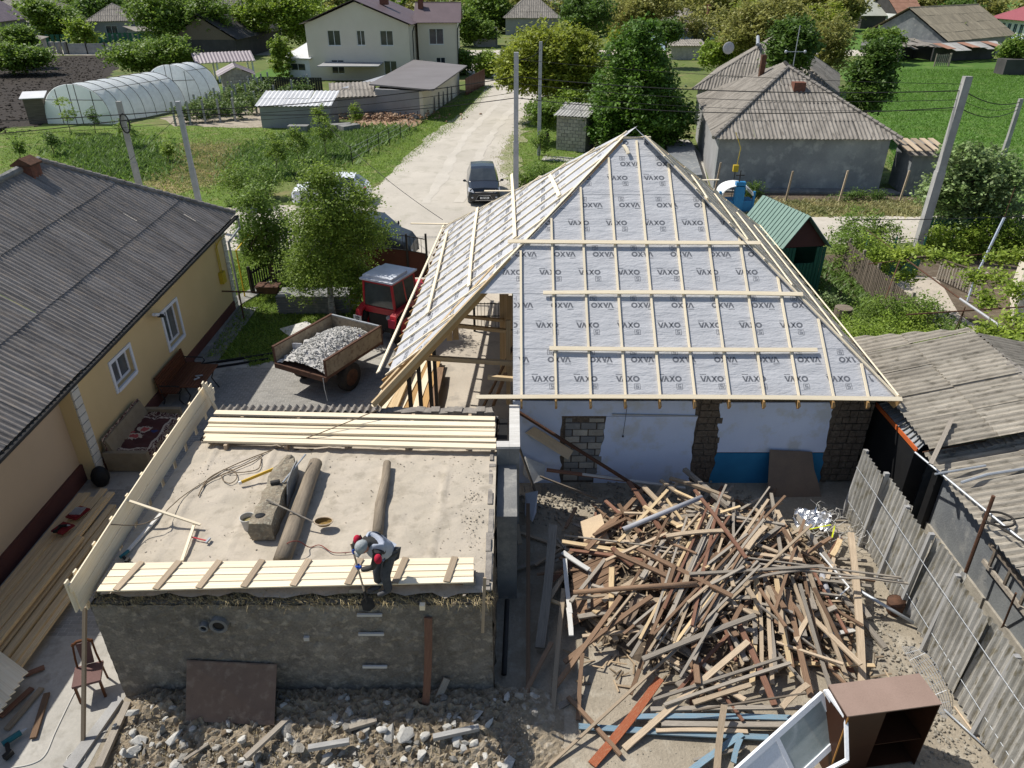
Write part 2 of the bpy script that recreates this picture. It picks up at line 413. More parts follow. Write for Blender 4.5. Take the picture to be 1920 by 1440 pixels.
def rubble(name,pts,m,seed=1,**k):
 """many small fragments as one object; pts = (x,y,z,size)"""
 rr=random.Random(seed);base=[]
 for kk in range(6):
  me=rockmesh(m,kk);v=np.zeros(len(me.vertices)*3);me.vertices.foreach_get('co',v);f=np.zeros(len(me.polygons)*3,int);me.polygons.foreach_get('vertices',f);base.append(v.reshape(-1,3)[f])
 out=[]
 for x,y,z,s in pts:
  M=np.array(rockM((0,0,0),(s*rr.uniform(.7,1.4),s*rr.uniform(.6,1),s*rr.uniform(.4,.9)),rr).to_3x3());out.append(base[rr.randrange(6)]@M.T+(x,y,z))
 return link(name,fmesh(name,np.concatenate(out),3,m),None,I4,kind='stuff',**k)
 # ---------------------------------------------------------------- material list
W=mat
W('white_paint',(.78,.78,.76),(.72,.72,.70),rough=.5,bump=.05,fine=.03)
W('dark_glass',(.025,.032,.038),(.05,.06,.065),rough=.08,bump=0,spec=.8,sc=.8)
W('bark',(.13,.10,.075),(.07,.055,.04),sc=6,bump=.6,bsc=25)
W('birch_bark',(.55,.53,.50),(.20,.18,.16),sc=6,st=(1,1,3),bump=.3)
W('brick_red',(.22,.09,.06),(.14,.07,.05),sc=9,bump=.5)
W('soil',(.034,.026,.020),(.022,.017,.013),c3=(.06,.048,.036),sc=1.5,bump=.8,bsc=9,fine=.3)
W('asb',(.40,.36,.295),(.28,.25,.205),c3=(.19,.17,.135),sc=1.6,st=(3,.8,1),bump=.35,bsc=60,rnd=.10,fine=.22,rough=.95,mottle=.12)
W('asb_dark',(.29,.265,.245),(.165,.15,.138),c3=(.31,.26,.215),sc=1.8,st=(3,.5,1),bump=.35,bsc=50,rnd=.10,fine=.28,rough=.95)
W('asb_far',(.32,.29,.25),(.21,.19,.165),c3=(.15,.135,.115),sc=.9,st=(3,.7,1),bump=.3,bsc=40,rnd=.08,fine=.2,rough=.95)
W('asb_light',(.42,.41,.38),(.30,.29,.27),sc=1.2,st=(3,.7,1),bump=.3,rnd=.1,fine=.15)
W('asb_fence',(.46,.44,.40),(.27,.255,.22),c3=(.20,.175,.12),sc=1.4,st=(3,.7,1),bump=.35,bsc=50,rnd=.08,fine=.2,rough=.95)
W('ridge_mortar',(.32,.29,.25),(.2,.18,.16),sc=5,bump=.8,bsc=20)
W('purple_tile',(.17,.13,.135),(.13,.10,.105),sc=1,rough=.5,wave=('Y',1.6,0,2.),bump=.4,rnd=.05)
W('cream_wall',(.74,.67,.55),(.70,.63,.51),sc=.6,bump=.1,bsc=60,fine=.04)
W('yellow_wall',(.66,.50,.27),(.61,.46,.245),sc=.5,bump=.12,bsc=80,fine=.04,mottle=.05)
W('pink_wall',(.58,.45,.32),(.53,.41,.29),sc=.5,bump=.12,bsc=80,fine=.05,mottle=.08)
W('maroon',(.13,.055,.045),(.10,.045,.04),sc=1,bump=.2)
W('cement',(.26,.255,.24),(.18,.18,.175),c3=(.32,.31,.28),sc=1.1,bump=.4,bsc=30,fine=.1,mottle=.15)
W('cement_blue',(.215,.225,.225),(.15,.158,.165),c3=(.26,.26,.25),sc=.9,bump=.4,bsc=25,fine=.1,mottle=.2)
W('concrete',(.40,.39,.37),(.31,.30,.285),sc=2,bump=.3,bsc=30,fine=.1,rnd=.06)
W('limestone',(.46,.42,.35),(.33,.30,.25),sc=4,bump=.5,bsc=30,rnd=.15)
W('old_wood',(.20,.165,.125),(.13,.105,.085),sc=2,st=(.6,6,6),bump=.4,bsc=12,rnd=.25,fine=.2)
W('grey_wood',(.37,.325,.265),(.24,.21,.175),sc=2,st=(.6,6,6),bump=.4,bsc=12,rnd=.22,fine=.2)
W('tan_wood',(.49,.385,.27),(.34,.265,.185),sc=2,st=(.6,5,5),bump=.3,bsc=12,rnd=.25,fine=.15)
W('red_wood',(.24,.125,.085),(.17,.085,.06),c3=(.28,.17,.10),sc=2,st=(.6,5,5),bump=.3,bsc=12,rnd=.2,fine=.15)
W('brown_wood',(.26,.165,.105),(.17,.11,.07),sc=2,st=(.6,5,5),bump=.35,bsc=12,rnd=.3,fine=.2)
W('blue_wood',(.19,.31,.39),(.15,.24,.31),c3=(.30,.24,.17),sc=2.5,st=(.6,5,5),bump=.3,bsc=12,rnd=.1,fine=.12)
W('white_wood',(.62,.60,.56),(.5,.48,.44),sc=2,st=(.6,5,5),bump=.2,bsc=12,rnd=.1)
W('new_wood',(.84,.74,.56),(.77,.66,.47),c3=(.70,.56,.38),sc=1.5,st=(.35,4,4),bump=.12,bsc=10,rnd=.07,fine=.05,rough=.7)
W('new_wood2',(.68,.53,.33),(.55,.40,.22),c3=(.40,.27,.15),sc=1.6,st=(.35,4,4),bump=.15,bsc=10,rnd=.12,fine=.08,rough=.7)
W('rafter_wood',(.50,.31,.13),(.38,.23,.10),sc=1.5,st=(.35,4,4),bump=.15,bsc=10,rnd=.12,fine=.08)
W('mud_wall',(.26,.235,.195),(.18,.16,.135),c3=(.36,.32,.26),sc=2.6,bump=1.,bsc=24,fine=.3,mottle=.2,bd=.04)
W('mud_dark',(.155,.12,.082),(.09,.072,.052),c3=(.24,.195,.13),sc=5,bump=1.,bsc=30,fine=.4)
W('clay_roof',(.47,.41,.33),(.41,.36,.285),c3=(.35,.305,.24),sc=1.3,bump=.35,bsc=22,fine=.06,mottle=.07)
W('log_wood',(.30,.245,.18),(.19,.155,.115),sc=3,st=(5,.5,5),bump=.5,bsc=20,fine=.15)
W('blue_white_wall',(.64,.70,.84),(.58,.64,.78),c3=(.55,.57,.60),sc=.8,bump=.15,bsc=30,fine=.03,mottle=.05)
W('blue_band',(.035,.20,.36),(.03,.17,.31),sc=2,bump=.1,fine=.05)
W('steel_dark',(.03,.03,.03),(.045,.04,.035),rough=.6,bump=.1)
W('rust',(.13,.065,.04),(.08,.045,.03),sc=8,bump=.4)
W('galv',(.42,.44,.46),(.34,.36,.38),sc=4,rough=.45,metal=.3,bump=.05)
W('green_paint',(.035,.13,.085),(.03,.11,.075),rough=.5,bump=.05)
W('green_roof',(.19,.28,.235),(.165,.25,.21),rough=.55,bump=.05,fine=.03)
W('rubber',(.028,.026,.024),(.05,.045,.04),sc=6,bump=.3)
W('black_paint',(.012,.014,.018),(.014,.016,.02),rough=.18,bump=0,spec=.6,fine=.02)
W('white_car',(.75,.76,.78),(.75,.76,.78),rough=.2,bump=0,spec=.6,fine=.01)
W('red_paint',(.50,.025,.035),(.42,.022,.03),rough=.35,bump=.03,spec=.5,sc=5)
W('membrane',(.485,.487,.50),(.44,.442,.457),sc=1.1,rough=.6,st=(.7,2.2,1),bump=1.,bsc=1.5,bd=.055,fine=.03)
W('print_ink',(.12,.125,.14),(.15,.155,.17),rough=.7,bump=0)
W('black_plastic',(.015,.015,.016),(.02,.02,.02),rough=.5,bump=.05)
W('cable_dark',(.03,.03,.03),(.04,.04,.04),bump=0)
W('plywood',(.215,.145,.105),(.17,.115,.085),c3=(.26,.19,.14),sc=2,bump=.1,fine=.06)
# ================================================================ THE GROUND
W('grass_base',(.14,.17,.05),(.10,.135,.04),c3=(.20,.18,.08),sc=.12,bump=.8,bsc=3.5,fine=.35,rough=.95,mottle=.15)
W('grass_field',(.085,.165,.03),(.07,.14,.025),c3=(.12,.18,.045),sc=.15,bump=.8,bsc=4,fine=.3,rough=.95,mottle=.1)
W('grass_lawn',(.13,.19,.035),(.10,.155,.03),c3=(.20,.20,.08),sc=.35,bump=.7,bsc=6,fine=.3,rough=.95,mottle=.15)
W('straw',(.30,.235,.115),(.17,.165,.055),c3=(.36,.29,.16),sc=.7,bump=.8,bsc=8,fine=.3,rough=.95)
W('road_dust',(.50,.455,.385),(.44,.40,.335),c3=(.40,.365,.30),sc=.35,bump=.3,bsc=9,fine=.07,mottle=.07)
W('bare_dirt',(.35,.30,.23),(.28,.24,.18),c3=(.40,.355,.28),sc=.8,bump=.8,bsc=16,fine=.16,mottle=.12)
W('dark_dirt',(.13,.10,.072),(.09,.07,.05),c3=(.17,.14,.105),sc=.9,bump=.8,bsc=12,fine=.2)
W('clay_ground',(.34,.21,.13),(.27,.18,.12),c3=(.38,.29,.2),sc=.5,bump=.6,bsc=8,fine=.15)
W('slab',(.50,.44,.36),(.44,.385,.315),c3=(.36,.32,.27),sc=.6,bump=.25,bsc=14,fine=.06,mottle=.08)
W('path_slab',(.43,.405,.36),(.36,.34,.30),c3=(.30,.28,.24),sc=.9,bump=.3,bsc=14,fine=.08,mottle=.1)
W('paver',(.30,.285,.26),(.25,.24,.22),sc=.5,bump=.3,bsc=40,fine=.1,mottle=.12,island=.10)
def gpoly(name,pts,m,layer,px=True,jit=.12,step=1.2,**k):
 r=random.Random(name+str(layer));P=[G(*p)for p in pts]if px else[V3((p[0],p[1],0))for p in pts];out=[]
 for i,a in enumerate(P):
  b=P[(i+1)%len(P)];n=min(60,max(1,int((b-a).length/step)))
  for j in range(n):
   q=a.lerp(b,j/n);f=min(1,depth(q)/30+.3)if jit else 0
   out.append((q.x+r.uniform(-jit,jit)*f,q.y+r.uniform(-jit,jit)*f,.004*layer))
 return link(name,MB().face(out).mesh(name,m),None,I4,kind='structure',**k),out
MB().face([(-900,-60,0),(900,-60,0),(900,2600,0),(-900,2600,0)]).build('ground',MT['grass_base'],kind='structure')
_,FIELD=gpoly('field',[(1560,118),(1700,108),(1960,112),(2300,200),(2100,400),(1740,400),(1680,300),(1620,200)],MT['grass_field'],1)
gpoly('field',[(1300,26),(2100,20),(2300,90),(1900,92),(1560,96)],MT['grass_field'],1)
gpoly('field',[(-200,8),(2100,2),(2100,14),(-200,22)],MT['grass_field'],1)
gpoly('vegetable_garden',[(-120,300),(-120,108),(120,104),(212,103),(222,128),(200,150),(100,190),(84,235),(20,238)],MT['soil'],1,jit=.4)
_,MEADOW=gpoly('meadow',[(-80,340),(-80,243),(90,236),(250,232),(420,238),(640,245),(760,232),(560,330),(500,350),(480,390),(280,400),(60,300)],MT['grass_lawn'],1)
gpoly('straw_patch',[(262,330),(330,285),(345,268),(420,270),(480,298),(492,320),(470,335),(400,345),(330,360),(300,350)],MT['straw'],2,jit=.7,step=.7)
gpoly('clay_patch',[(640,243),(668,225),(700,213),(800,228),(770,240),(700,246)],MT['clay_ground'],2,jit=.3)
gpoly('vine_bed',[(385,205),(500,160),(520,196),(490,240),(330,236),(300,222)],MT['bare_dirt'],2,jit=.4)
gpoly('lawn',[(380,175),(500,130),(560,110),(610,118),(610,150),(500,152),(420,180)],MT['grass_field'],2)
_,VERGE=gpoly('grass_verge',[(590,392),(560,380),(610,330),(740,255),(790,228),(870,180),(905,160),(925,160),(905,185),(835,250),(740,320),(690,352),(640,388)],MT['grass_lawn'],2,jit=.25)
_,VERGE2=gpoly('grass_verge',[(945,330),(950,268),(985,215),(1015,185),(1090,190),(1100,290),(1210,300),(1300,345),(1340,372),(1100,380)],MT['grass_lawn'],1,jit=.25)
gpoly('road',[(-40,33.0),(-16,33.4),(-8,32.6),(0,32.8),(9,33.5),(20,34.2),(60,33.5),(60,38.5),(27,38.6),(15,38.3),(6,38.6),(1.2,39.2),(.4,44),(-.5,52),(.6,60),(1.2,68),(3,76),(3.6,84),(1.5,96),(-4,108),(-9,121),(60,120),(60,129),(-90,129),(-90,121),(-16,121),(-9,108),(-3.6,92),(-3.0,86),(-3.6,78),(-4.6,70),(-6.4,61),(-7.4,52),(-8.0,45),(-9,42),(-12,40.5),(-16,40),(-40,40)],MT['road_dust'],3,px=False,jit=.2)
gpoly('grass_strip',[(1340,402),(1340,378),(1720,380),(1720,404),(1560,408)],MT['grass_base'],2)
gpoly('dirt_strip',[(1230,380),(1230,356),(1660,352),(1730,360),(1730,382)],MT['dark_dirt'],3)
gpoly('yard_slab',[(1215,330),(1262,262),(1292,262),(1315,290),(1330,352),(1280,356),(1240,350)],MT['path_slab'],4,jit=0)
gpoly('path',[(1015,300),(1020,292),(1160,300),(1160,310)],MT['path_slab'],4,jit=.1)
gpoly('yard_soil',[(-10.4,6),(8.0,6),(8.0,2),(-10.4,2)],MT['bare_dirt'],1,px=False,jit=0)
gpoly('yard_soil',[(-7.05,6),(8.95,6),(8.95,15.6),(-.6,15.6),(-.6,14.9),(-.6,8.9),(-7.05,8.9)],MT['bare_dirt'],2,px=False,jit=0)
gpoly('neighbour_soil',[(9.2,14.2),(30,14.2),(30,32.4),(9.9,32.4),(9.9,28)],MT['dark_dirt'],1,px=False,jit=.1)
gpoly('neighbour_path',[(1640,516),(1700,516),(1755,520),(1800,590),(1870,640),(2000,700),(2000,800),(1760,720),(1700,650),(1668,590)],MT['slab'],3,jit=.05)
_,YLAWN=gpoly('yard_lawn',[(-10.3,22.0),(-8.9,22),(-8.7,21.5),(-5.6,23.2),(-4.6,26),(-4.4,32.5),(-12.5,32.6),(-12.5,26.5),(-10.6,26.5)],MT['grass_lawn'],2,px=False,jit=.05)
gpoly('courtyard',[(-11.3,6),(-7.0,6),(-7.0,14.7),(-3.3,14.7),(-3.3,26),(-5.5,26),(-5.6,23.2),(-8.7,21.5),(-8.9,22),(-10.7,22),(-10.7,15.7),(-11.3,15.7)],MT['path_slab'],3,px=False,jit=0)
gpoly('veranda_floor',[(-3.3,14.75),(0,14.75),(0,28),(-3.3,28)],MT['slab'],5,px=False,jit=0)
gpoly('driveway',[(-5.5,26),(0,28),(9,28),(9,33.6),(-5,33.6)],MT['road_dust'],4,px=False,jit=0)
# herringbone pavers of the courtyard, each with its own edges
b=MB();rr=random.Random(3)
def pave(x0,y0,x1,y1,skip=lambda x,y:False):
 y=y0
 while y<y1:
  x=x0+((int(round((y-y0)/.105))%2)*.105)
  while x<x1:
   if not skip(x,y):
    z=.014+rr.uniform(0,.004);b.add([(x+.004,y+.004,z-.01),(x+.196,y+.004,z-.01),(x+.196,y+.096,z-.01),(x+.004,y+.096,z-.01),(x+.010,y+.010,z),(x+.190,y+.010,z),(x+.190,y+.090,z),(x+.010,y+.090,z)],[(4,5,6,7),(0,1,5,4),(1,2,6,5),(2,3,7,6),(3,0,4,7)])
   x+=.2
  y+=.1
pave(-10.2,10.2,-7.1,14.8);pave(-9.5,14.8,-3.4,21.4,lambda x,y:y>21.6+(x+8.7)*.5)
b.build('paving_blocks',MT['paver'],kind='stuff')
# ================================================================ MAIN HOUSE UNDER A NEW ROOF
MH=thing('unfinished_house','blue and white plastered house getting a new hipped roof of grey membrane and battens','house',(0.02,15.2,0))
EZ=2.8
FL,FR,BL,BR=V3((-3.14,14.58,EZ)),V3((8.92,14.58,EZ)),V3((-2.57,27.7,EZ)),V3((9.51,27.6,EZ))
R1,R2=V3((3.07,20.97,7.4)),V3((3.68,21.04,7.4))
def clip(poly,a,b,c): # keep a*u+b*v>=c
 out=[]
 for i,p in enumerate(poly):
  q=poly[(i+1)%len(poly)];dp,dq=a*p[0]+b*p[1]-c,a*q[0]+b*q[1]-c
  if dp>=0:out.append(p)
  if dp*dq<0:t=dp/(dp-dq);out.append((p[0]+(q[0]-p[0])*t,p[1]+(q[1]-p[1])*t))
 return out
def inside(poly,u,v,m=0.):
 for i,p in enumerate(poly):
  q=poly[(i+1)%len(poly)];e=V3((q[0]-p[0],q[1]-p[1],0))
  if e.length<1e-6:continue
  if(e.x*(v-p[1])-e.y*(u-p[0]))/e.length<m:return False
 return True
 # flat print: letter shapes drawn as polygons of unit height
def oval(cx,rx,ry,ix,iy,n=20):
 fs=[]
 for i in range(n):
  a,b_=2*pi*i/n,2*pi*(i+1)/n
  fs.append([(cx+rx*cos(a),.5+ry*sin(a)),(cx+rx*cos(b_),.5+ry*sin(b_)),(cx+ix*cos(b_),.5+iy*sin(b_)),(cx+ix*cos(a),.5+iy*sin(a))])
 return fs
VAXO=[[(0,1),(.27,1),(.53,.27),(.38,0)],[(.38,0),(.53,.27),(.60,.5),(.78,0)],[(.60,.55),(.78,1),(1.02,1),(.66,0),(.62,.1)],[(.86,0),(1.10,0),(1.30,.55),(1.20,.85)],[(1.06,1),(1.40,1),(1.78,0),(1.50,0)],[(1.80,0),(2.08,0),(2.74,1),(2.46,1)],[(1.80,1),(2.08,1),(2.74,0),(2.46,0)]]+oval(3.28,.54,.52,.27,.27)
SBOX=[[(0,0),(1,0),(1,.07),(0,.07)],[(0,.93),(1,.93),(1,1),(0,1)],[(0,.07),(.07,.07),(.07,.93),(0,.93)],[(.93,.07),(1,.07),(1,.93),(.93,.93)],[(.25,.18),(.75,.18),(.75,.28),(.25,.28)],[(.25,.45),(.75,.45),(.75,.55),(.25,.55)],[(.25,.72),(.75,.72),(.75,.82),(.25,.82)],[(.65,.28),(.75,.28),(.75,.45),(.65,.45)],[(.25,.55),(.35,.55),(.35,.72),(.25,.72)]]
rt=random.Random(4);TINY=[]
x=0
while x<1.25:
 w_=rt.uniform(.05,.10);TINY.append([(x,rt.uniform(0,.05)),(x+w_,0),(x+w_,rt.uniform(.13,.2)),(x,.16)]);x+=w_+.03
def markmesh(b,u,v,flip,poly,h=.145):
 sg=-1 if flip else 1;ok=True
 for shapes,ox,oy,s in((VAXO,-1.9*h,-.5*h,h),(SBOX,.95*h,-1.85*h,h),(TINY,-1.9*h,.72*h,h*.8)):
  for q in shapes:
   if all(inside(poly,u+sg*(ox+x*s),v+sg*(oy+y*s),.01)for x,y in q):b.face([(ox+x*s,oy+y*s,0)for x,y in q])
   else:ok=False
 return ok
FULL=[]
def mark(par,M,u,v,flip,poly):
 b=MB();ok=markmesh(b,u,v,flip,poly)
 if not b.f:return
 if ok:
  if not FULL:FULL.append(b.mesh('lettering',MT['print_ink']))
  me=FULL[0]
 else:me=b.mesh('lettering',MT['print_ink'])
 link('lettering',me,par,M@Matrix.Translation((u,v,0))@Matrix.Rotation(pi if flip else 0,4,'Z'))
def membrane(pts,seams,umin=None,phase=0.,cutfun=None,name='membrane_strip'):
 O,U,Vv,poly=face_uv(pts);N=U.cross(Vv);M=axes(O,U,Vv,N)
 for i in range(len(seams)-1):
  lo,hi=seams[i]-(.08 if i else 0),seams[i+1]
  q=clip(clip(poly,0,1,lo),0,-1,-hi)
  if cutfun:q=cutfun(q,i)
  if len(q)<3:continue
  # the sheet hangs slightly between its fixings
  up=.006*i
  s=MB().prism([(u,v,up)for u,v in q],(0,0,.004)).build(name,MT['membrane'],MH,M)
  w=hi-seams[i];Mp=M@Matrix.Translation((0,0,up+.0065))
  for fr,fl,sh in((.27,True,.0),(.635,False,.60)):
   v=hi-fr*w;u=-2.+phase+sh+(i%3)*.11
   while u<15:mark(s,Mp,u,v,fl,q);u+=.985
 return M,poly,O,N
def vF(py):return(GP(1200,py,FL,nF)-FL).dot(VF)
UF=V3((1,0,0));nF=(FR-FL).cross(R1-FL).normalized();VF=nF.cross(UF)
seamF=[.06]+[vF(y)for y in(648,545,452,360,288)]+[8.4]
u962=(GP(962,700,FL,nF)-FL).x
MF,polyF,_,_=membrane([FL,FR,R2,R1],seamF,phase=.35,cutfun=lambda q,i:clip(q,1,0,u962)if i<2 else q)
# left, right and rear slopes
LS=[.06,1.45,2.85,4.25,5.65,8.6]
ML_,polyL,OL,NL=membrane([BL,FL,R1,R2],LS,phase=.1,cutfun=lambda q,i:clip(q,-1,-.0,-(V3(FL-BL).length-(1.25 if i==0 else .2-.0)))if i<1 else q)
MR_,polyR,OR,NR=membrane([FR,BR,R2,R1],LS,phase=.3)
MB_,polyB,OB,NB=membrane([BR,BL,R1,R2],[.06,3,6,9])
def onface(M,u,v,n=0.):return M@V3((u,v,n))
CB,HB=.05,.035 # counter batten width and thickness
def spanv(poly,u):
 r=[]
 for i,p in enumerate(poly):
  q=poly[(i+1)%len(poly)]
  if abs(q[0]-p[0])>1e-6 and min(p[0],q[0])<=u<=max(p[0],q[0]):r.append(p[1]+(q[1]-p[1])*(u-p[0])/(q[0]-p[0]))
 return(min(r),max(r))if len(r)>1 else None
def battens(M,poly,us,off=.03,lo=.04,under=True,top=None):
 n=M.to_3x3()@V3((0,0,1))
 for u in us:
  sp=spanv(poly,u)
  if not sp or sp[1]-sp[0]<.4:continue
  hi=min(sp[1]-.12,top or 99)
  board('counter_batten',onface(M,u,max(lo,sp[0]),.035),onface(M,u,hi,.055),.052,.035,MT['new_wood'],MH,up=n)
  if under:board('rafter',onface(M,u,-.13,-.085),onface(M,u,hi-.35,-.085),.05,.15,MT['rafter_wood'],MH,up=n)
battens(MF,polyF,[3.42+.8*k+3.14 for k in range(-4,7)],top=seamF[-1]+.0)
battens(ML_,polyL,[.5+.82*k for k in range(0,16)])
battens(MR_,polyR,[.5+.82*k for k in range(0,16)])
battens(MB_,polyB,[.5+1.6*k for k in range(0,8)])
def hboard(M,O,n,a,b,w=.10,plane=None):
 A,B=GP(*a,O,n),GP(*b,O,n);A=A+n*.085;B=B+n*.085
 board('batten_board',A,B,w,.03,MT['new_wood'],MH,up=n,kind=R.choice((1,2)))
for a,b in(((893,747),(1688,751)),((1030,656),(1530,659)),((1018,552),(1503,555)),((952,456),(1425,459))):hboard(MF,FL,nF,a,b,.10)
for a,b in(((713,703),(836,422)),((805,592),(841,438)),((883,541),(898,393)),((969,450),(962,330)),((1052,372),(1033,332))):hboard(ML_,OL,NL,a,b,.11)
hboard(MF,FL,nF,(1177,292),(1168,276),.09)
for v_,f0,f1 in((.06,0,1),(1.35,.03,.86),(2.7,.04,.8),(4.0,.05,.78),(5.25,.06,.7)):
 us_=[u for u in[k*.05 for k in range(270)]if(spanv(polyR,u)or(0,-1))[1]>v_];u0_,u1_=us_[0],us_[-1]
 board('batten_board',onface(MR_,u0_+(u1_-u0_)*f0,v_,.085),onface(MR_,u0_+(u1_-u0_)*f1,v_,.085),.09,.03,MT['new_wood'],MH,up=NR,kind=2)
 # boards running past the far edge of the roof
for a,b,z in(((908,358),(975,358),4.6),((770,419),(840,420),3.0),((1376-70,338),(1348,337),4.4),((1010,331),(1048,330),5.2)):
 board('batten_board',G(*a,z),G(*b,z),.10,.03,MT['new_wood'],MH)
 # hips
nl=V3((0,0,1))
for a,b,w in((FL+V3((.05,.05,0)),R1,.06),(FR,R2,.06),(BL,R1,.06),(BR,R2,.06)):
 board('hip_rafter',a+V3((0,0,-.12)),b+V3((0,0,-.12)),w,.2,MT['rafter_wood'],MH)
 if a.x>8 or a.y>20:board('hip_batten',a+V3((0,0,.06)),b+V3((0,0,.06)),.05,.03,MT['new_wood'],MH)
A=FL.lerp(R1,.43);board('hip_batten',A+V3((0,0,.07)),R1+V3((0,0,.07)),.05,.03,MT['new_wood'],MH)
board('hip_rafter',FL+V3((-.05,-.12,-.03)),FL.lerp(R1,.5)+V3((0,0,-.02)),.05,.16,MT['new_wood2'],MH)
board('hip_rafter',FL+V3((.02,.7,-.1)),FL.lerp(R1,.45)+V3((-.1,.6,-.12)),.05,.16,MT['new_wood2'],MH)
board('ridge_board',R1+V3((-.1,0,.02)),R2+V3((.15,0,.02)),.05,.05,MT['new_wood'],MH)
# ceiling beams seen through the open corner
for a,b,z,h in(((757,668),(962,681),2.65,.12),((860,592),(945,601),2.65,.08),((854,610),(962,622),2.65,.1),((915,707),(964,711),2.7,.1)):
 board('ceiling_beam',G(*a,z),G(*b,z),.10,h,MT['new_wood2'],MH)
for x0,y0,x1,y1 in((765,692,774,766),(783,668,801,765),(803,655,812,728),(812,632,816,668)):
 T_=G(x0,y0,2.55);board('veranda_post',T_-V3((0,0,2.5)),T_,.1,.1,MT['steel_dark'],MH,up=(0,1,0))
for x0,y0,w in((945,552,.26),(958,555,.16),(953,600,.12)):
 T_=G(x0,y0,3.4);board('roof_post',T_-V3((0,0,2.6)),T_,w,.06,MT['new_wood2'],MH,up=(0,1,0))
for a,b,z in(((846,598),(846,630),2.5),((834,600),(834,630),2.5)):
 T_=G(a[0]+8,a[1]+12,2.6);board('beam_end',T_,T_-V3((0,0,.45)),.16,.05,MT['new_wood2'],MH,up=(0,1,0))
for a,b,z in(((962,650),(905,765),1.5),((948,700),(925,760),1.2)):
 board('brace',G(*a,2.6),G(*b,.3),.09,.05,MT['brown_wood'],MH)
 # walls
WY=15.2
W('wall_core',(.15,.115,.085),(.10,.08,.06),c3=(.19,.15,.11),sc=6,bump=1.,bsc=16,fine=.3)
MB().bb(0.02,WY,0,8.05,WY+.45,2.78).build('wall',MT['wall_core'],MH)
MB().bb(0.02,WY+.453,0,.42,27,2.78).build('wall',MT['limestone'],MH)
MB().bb(7.65,WY+.453,0,8.05,27,2.78).build('wall',MT['limestone'],MH)
MB().bb(.423,26.6,0,7.647,27,2.78).build('wall',MT['limestone'],MH)
rr=random.Random(12)
def plaster(px,m,t=.03,name='plaster',jag=.035,y=WY-.003,jagx=None):
 P=[GY(a,c,y-t)for a,c in px];out=[]
 for i,p in enumerate(P):
  q=P[(i+1)%len(P)];n=max(1,int((q-p).length/.13))
  vert=abs(px[i][0]-px[(i+1)%len(P)][0])<abs(px[i][1]-px[(i+1)%len(P)][1])or jagx
  for j in range(n):
   s=p.lerp(q,j/n)
   if vert and j:s=s+V3((rr.uniform(-jag,jag),0,rr.uniform(-jag,jag)))
   out.append(V3((s.x,y,min(2.77,max(-.02,s.z)))))
 return MB().prism(out,(0,-t,0)).build(name,m,MH)
plaster([(962,752),(1305,752),(1303,780),(1128,780),(1055,780),(962,780)],MT['blue_white_wall'],jag=.01)
plaster([(962,780),(1053,780),(1050,915),(962,915)],MT['blue_white_wall'])
plaster([(1137,781),(1309,781),(1300,830),(1292,912),(1112,912),(1130,830)],MT['blue_white_wall'])
plaster([(1350,755),(1563,755),(1555,800),(1545,848),(1344,848)],MT['blue_white_wall'])
plaster([(1344,850),(1544,850),(1536,912),(1328,912)],MT['blue_band'],t=.032)
for(x0,y0,x1,y1)in((1055,783,1136,900),):
 P0,P1=GY(x0,y1,WY),GY(x1,y0,WY);z=P0.z;rk=0
 while z<P1.z-.1:
  x=P0.x+(-.2 if rk%2 else 0)
  while x<P1.x-.05:
   xa,xb=max(x,P0.x),min(x+.38,P1.x)
   if xb-xa>.08 and rr.random()>.06:MB().bb(xa+.012,WY-.02-rr.uniform(0,.02),z+.012,xb-.012,WY-.001,min(z+.19,P1.z)-.012).build('block',MT['cement']if rr.random()<.6 else MT['limestone'],MH)
   x+=.39
  z+=.195;rk+=1
  # lumps of mud brick showing in the two bare bands
for xa,xb in((1303,1350),(1552,1622)):
 for j in range(14):
  z=.1+j*.19;xl,xr=GY(xa-6*(1-z/2.7),830,WY).x,GY(xb,830,WY).x
  if xa>1500:xl=GY(1562-26*(1-z/2.7),830,WY).x
  x=xl+.03
  while x<xr-.05:
   w=min(rr.uniform(.16,.3),xr-x-.02)
   if w>.05:MB().bb(x,WY-.018-rr.uniform(0,.02),z,x+w-.02,WY-.001,z+.165).build('mud_brick',MT['wall_core'],MH)
   x+=w
board('conduit',GY(1148,777,WY-.06),GY(1308,780,WY-.06),.03,.03,MT['galv'],MH)
MB().tube([GY(1176,760,WY-.08),GY(1172,790,WY-.08),GY(1168,815,WY-.09)],.006,5).ell(GY(1168,818,WY-.09),(.025,.025,.03)).build('hanging_lamp_wire',MT['cable_dark'],MH)
# ================================================================ FLAT CLAY ROOFED BUILDING
X0,X1,Y0,Y1,RZ=-6.98,-.33,8.8,14.72,2.45
FB=thing('clay_outbuilding','low mud-walled outbuilding whose flat clay roof slab lies bare to the sky','building',((X0+X1)/2,Y0,0))
def rough_wall(name,p0,p1,z0,z1,n,m,amp,parent,seed=1,nx=90,nz=26):
 r=np.random.default_rng(seed);p0=V3(p0);p1=V3(p1);d=(p1-p0);nn=d.cross(V3((0,0,1))).normalized();b=MB()
 g=r.normal(size=(nz//2+2,nx//2+2))*.6
 for j in range(nz+1):
  for i in range(nx+1):
   a,c=i/2,j/2;ia,ja=int(a),int(c);fa,fc=a-ia,c-ja
   v=(g[ja,ia]*(1-fa)+g[ja,ia+1]*fa)*(1-fc)+(g[ja+1,ia]*(1-fa)+g[ja+1,ia+1]*fa)*fc
   q=p0+d*(i/nx);b.v.append(tuple(q+nn*(amp*(v+r.normal()*.35))+V3((0,0,z0+(z1-z0)*j/nz))))
 b.f=[(j*(nx+1)+i,j*(nx+1)+i+1,(j+1)*(nx+1)+i+1,(j+1)*(nx+1)+i)for j in range(nz)for i in range(nx)];b.mi=[0]*len(b.f)
 return b.build(name,m,parent)
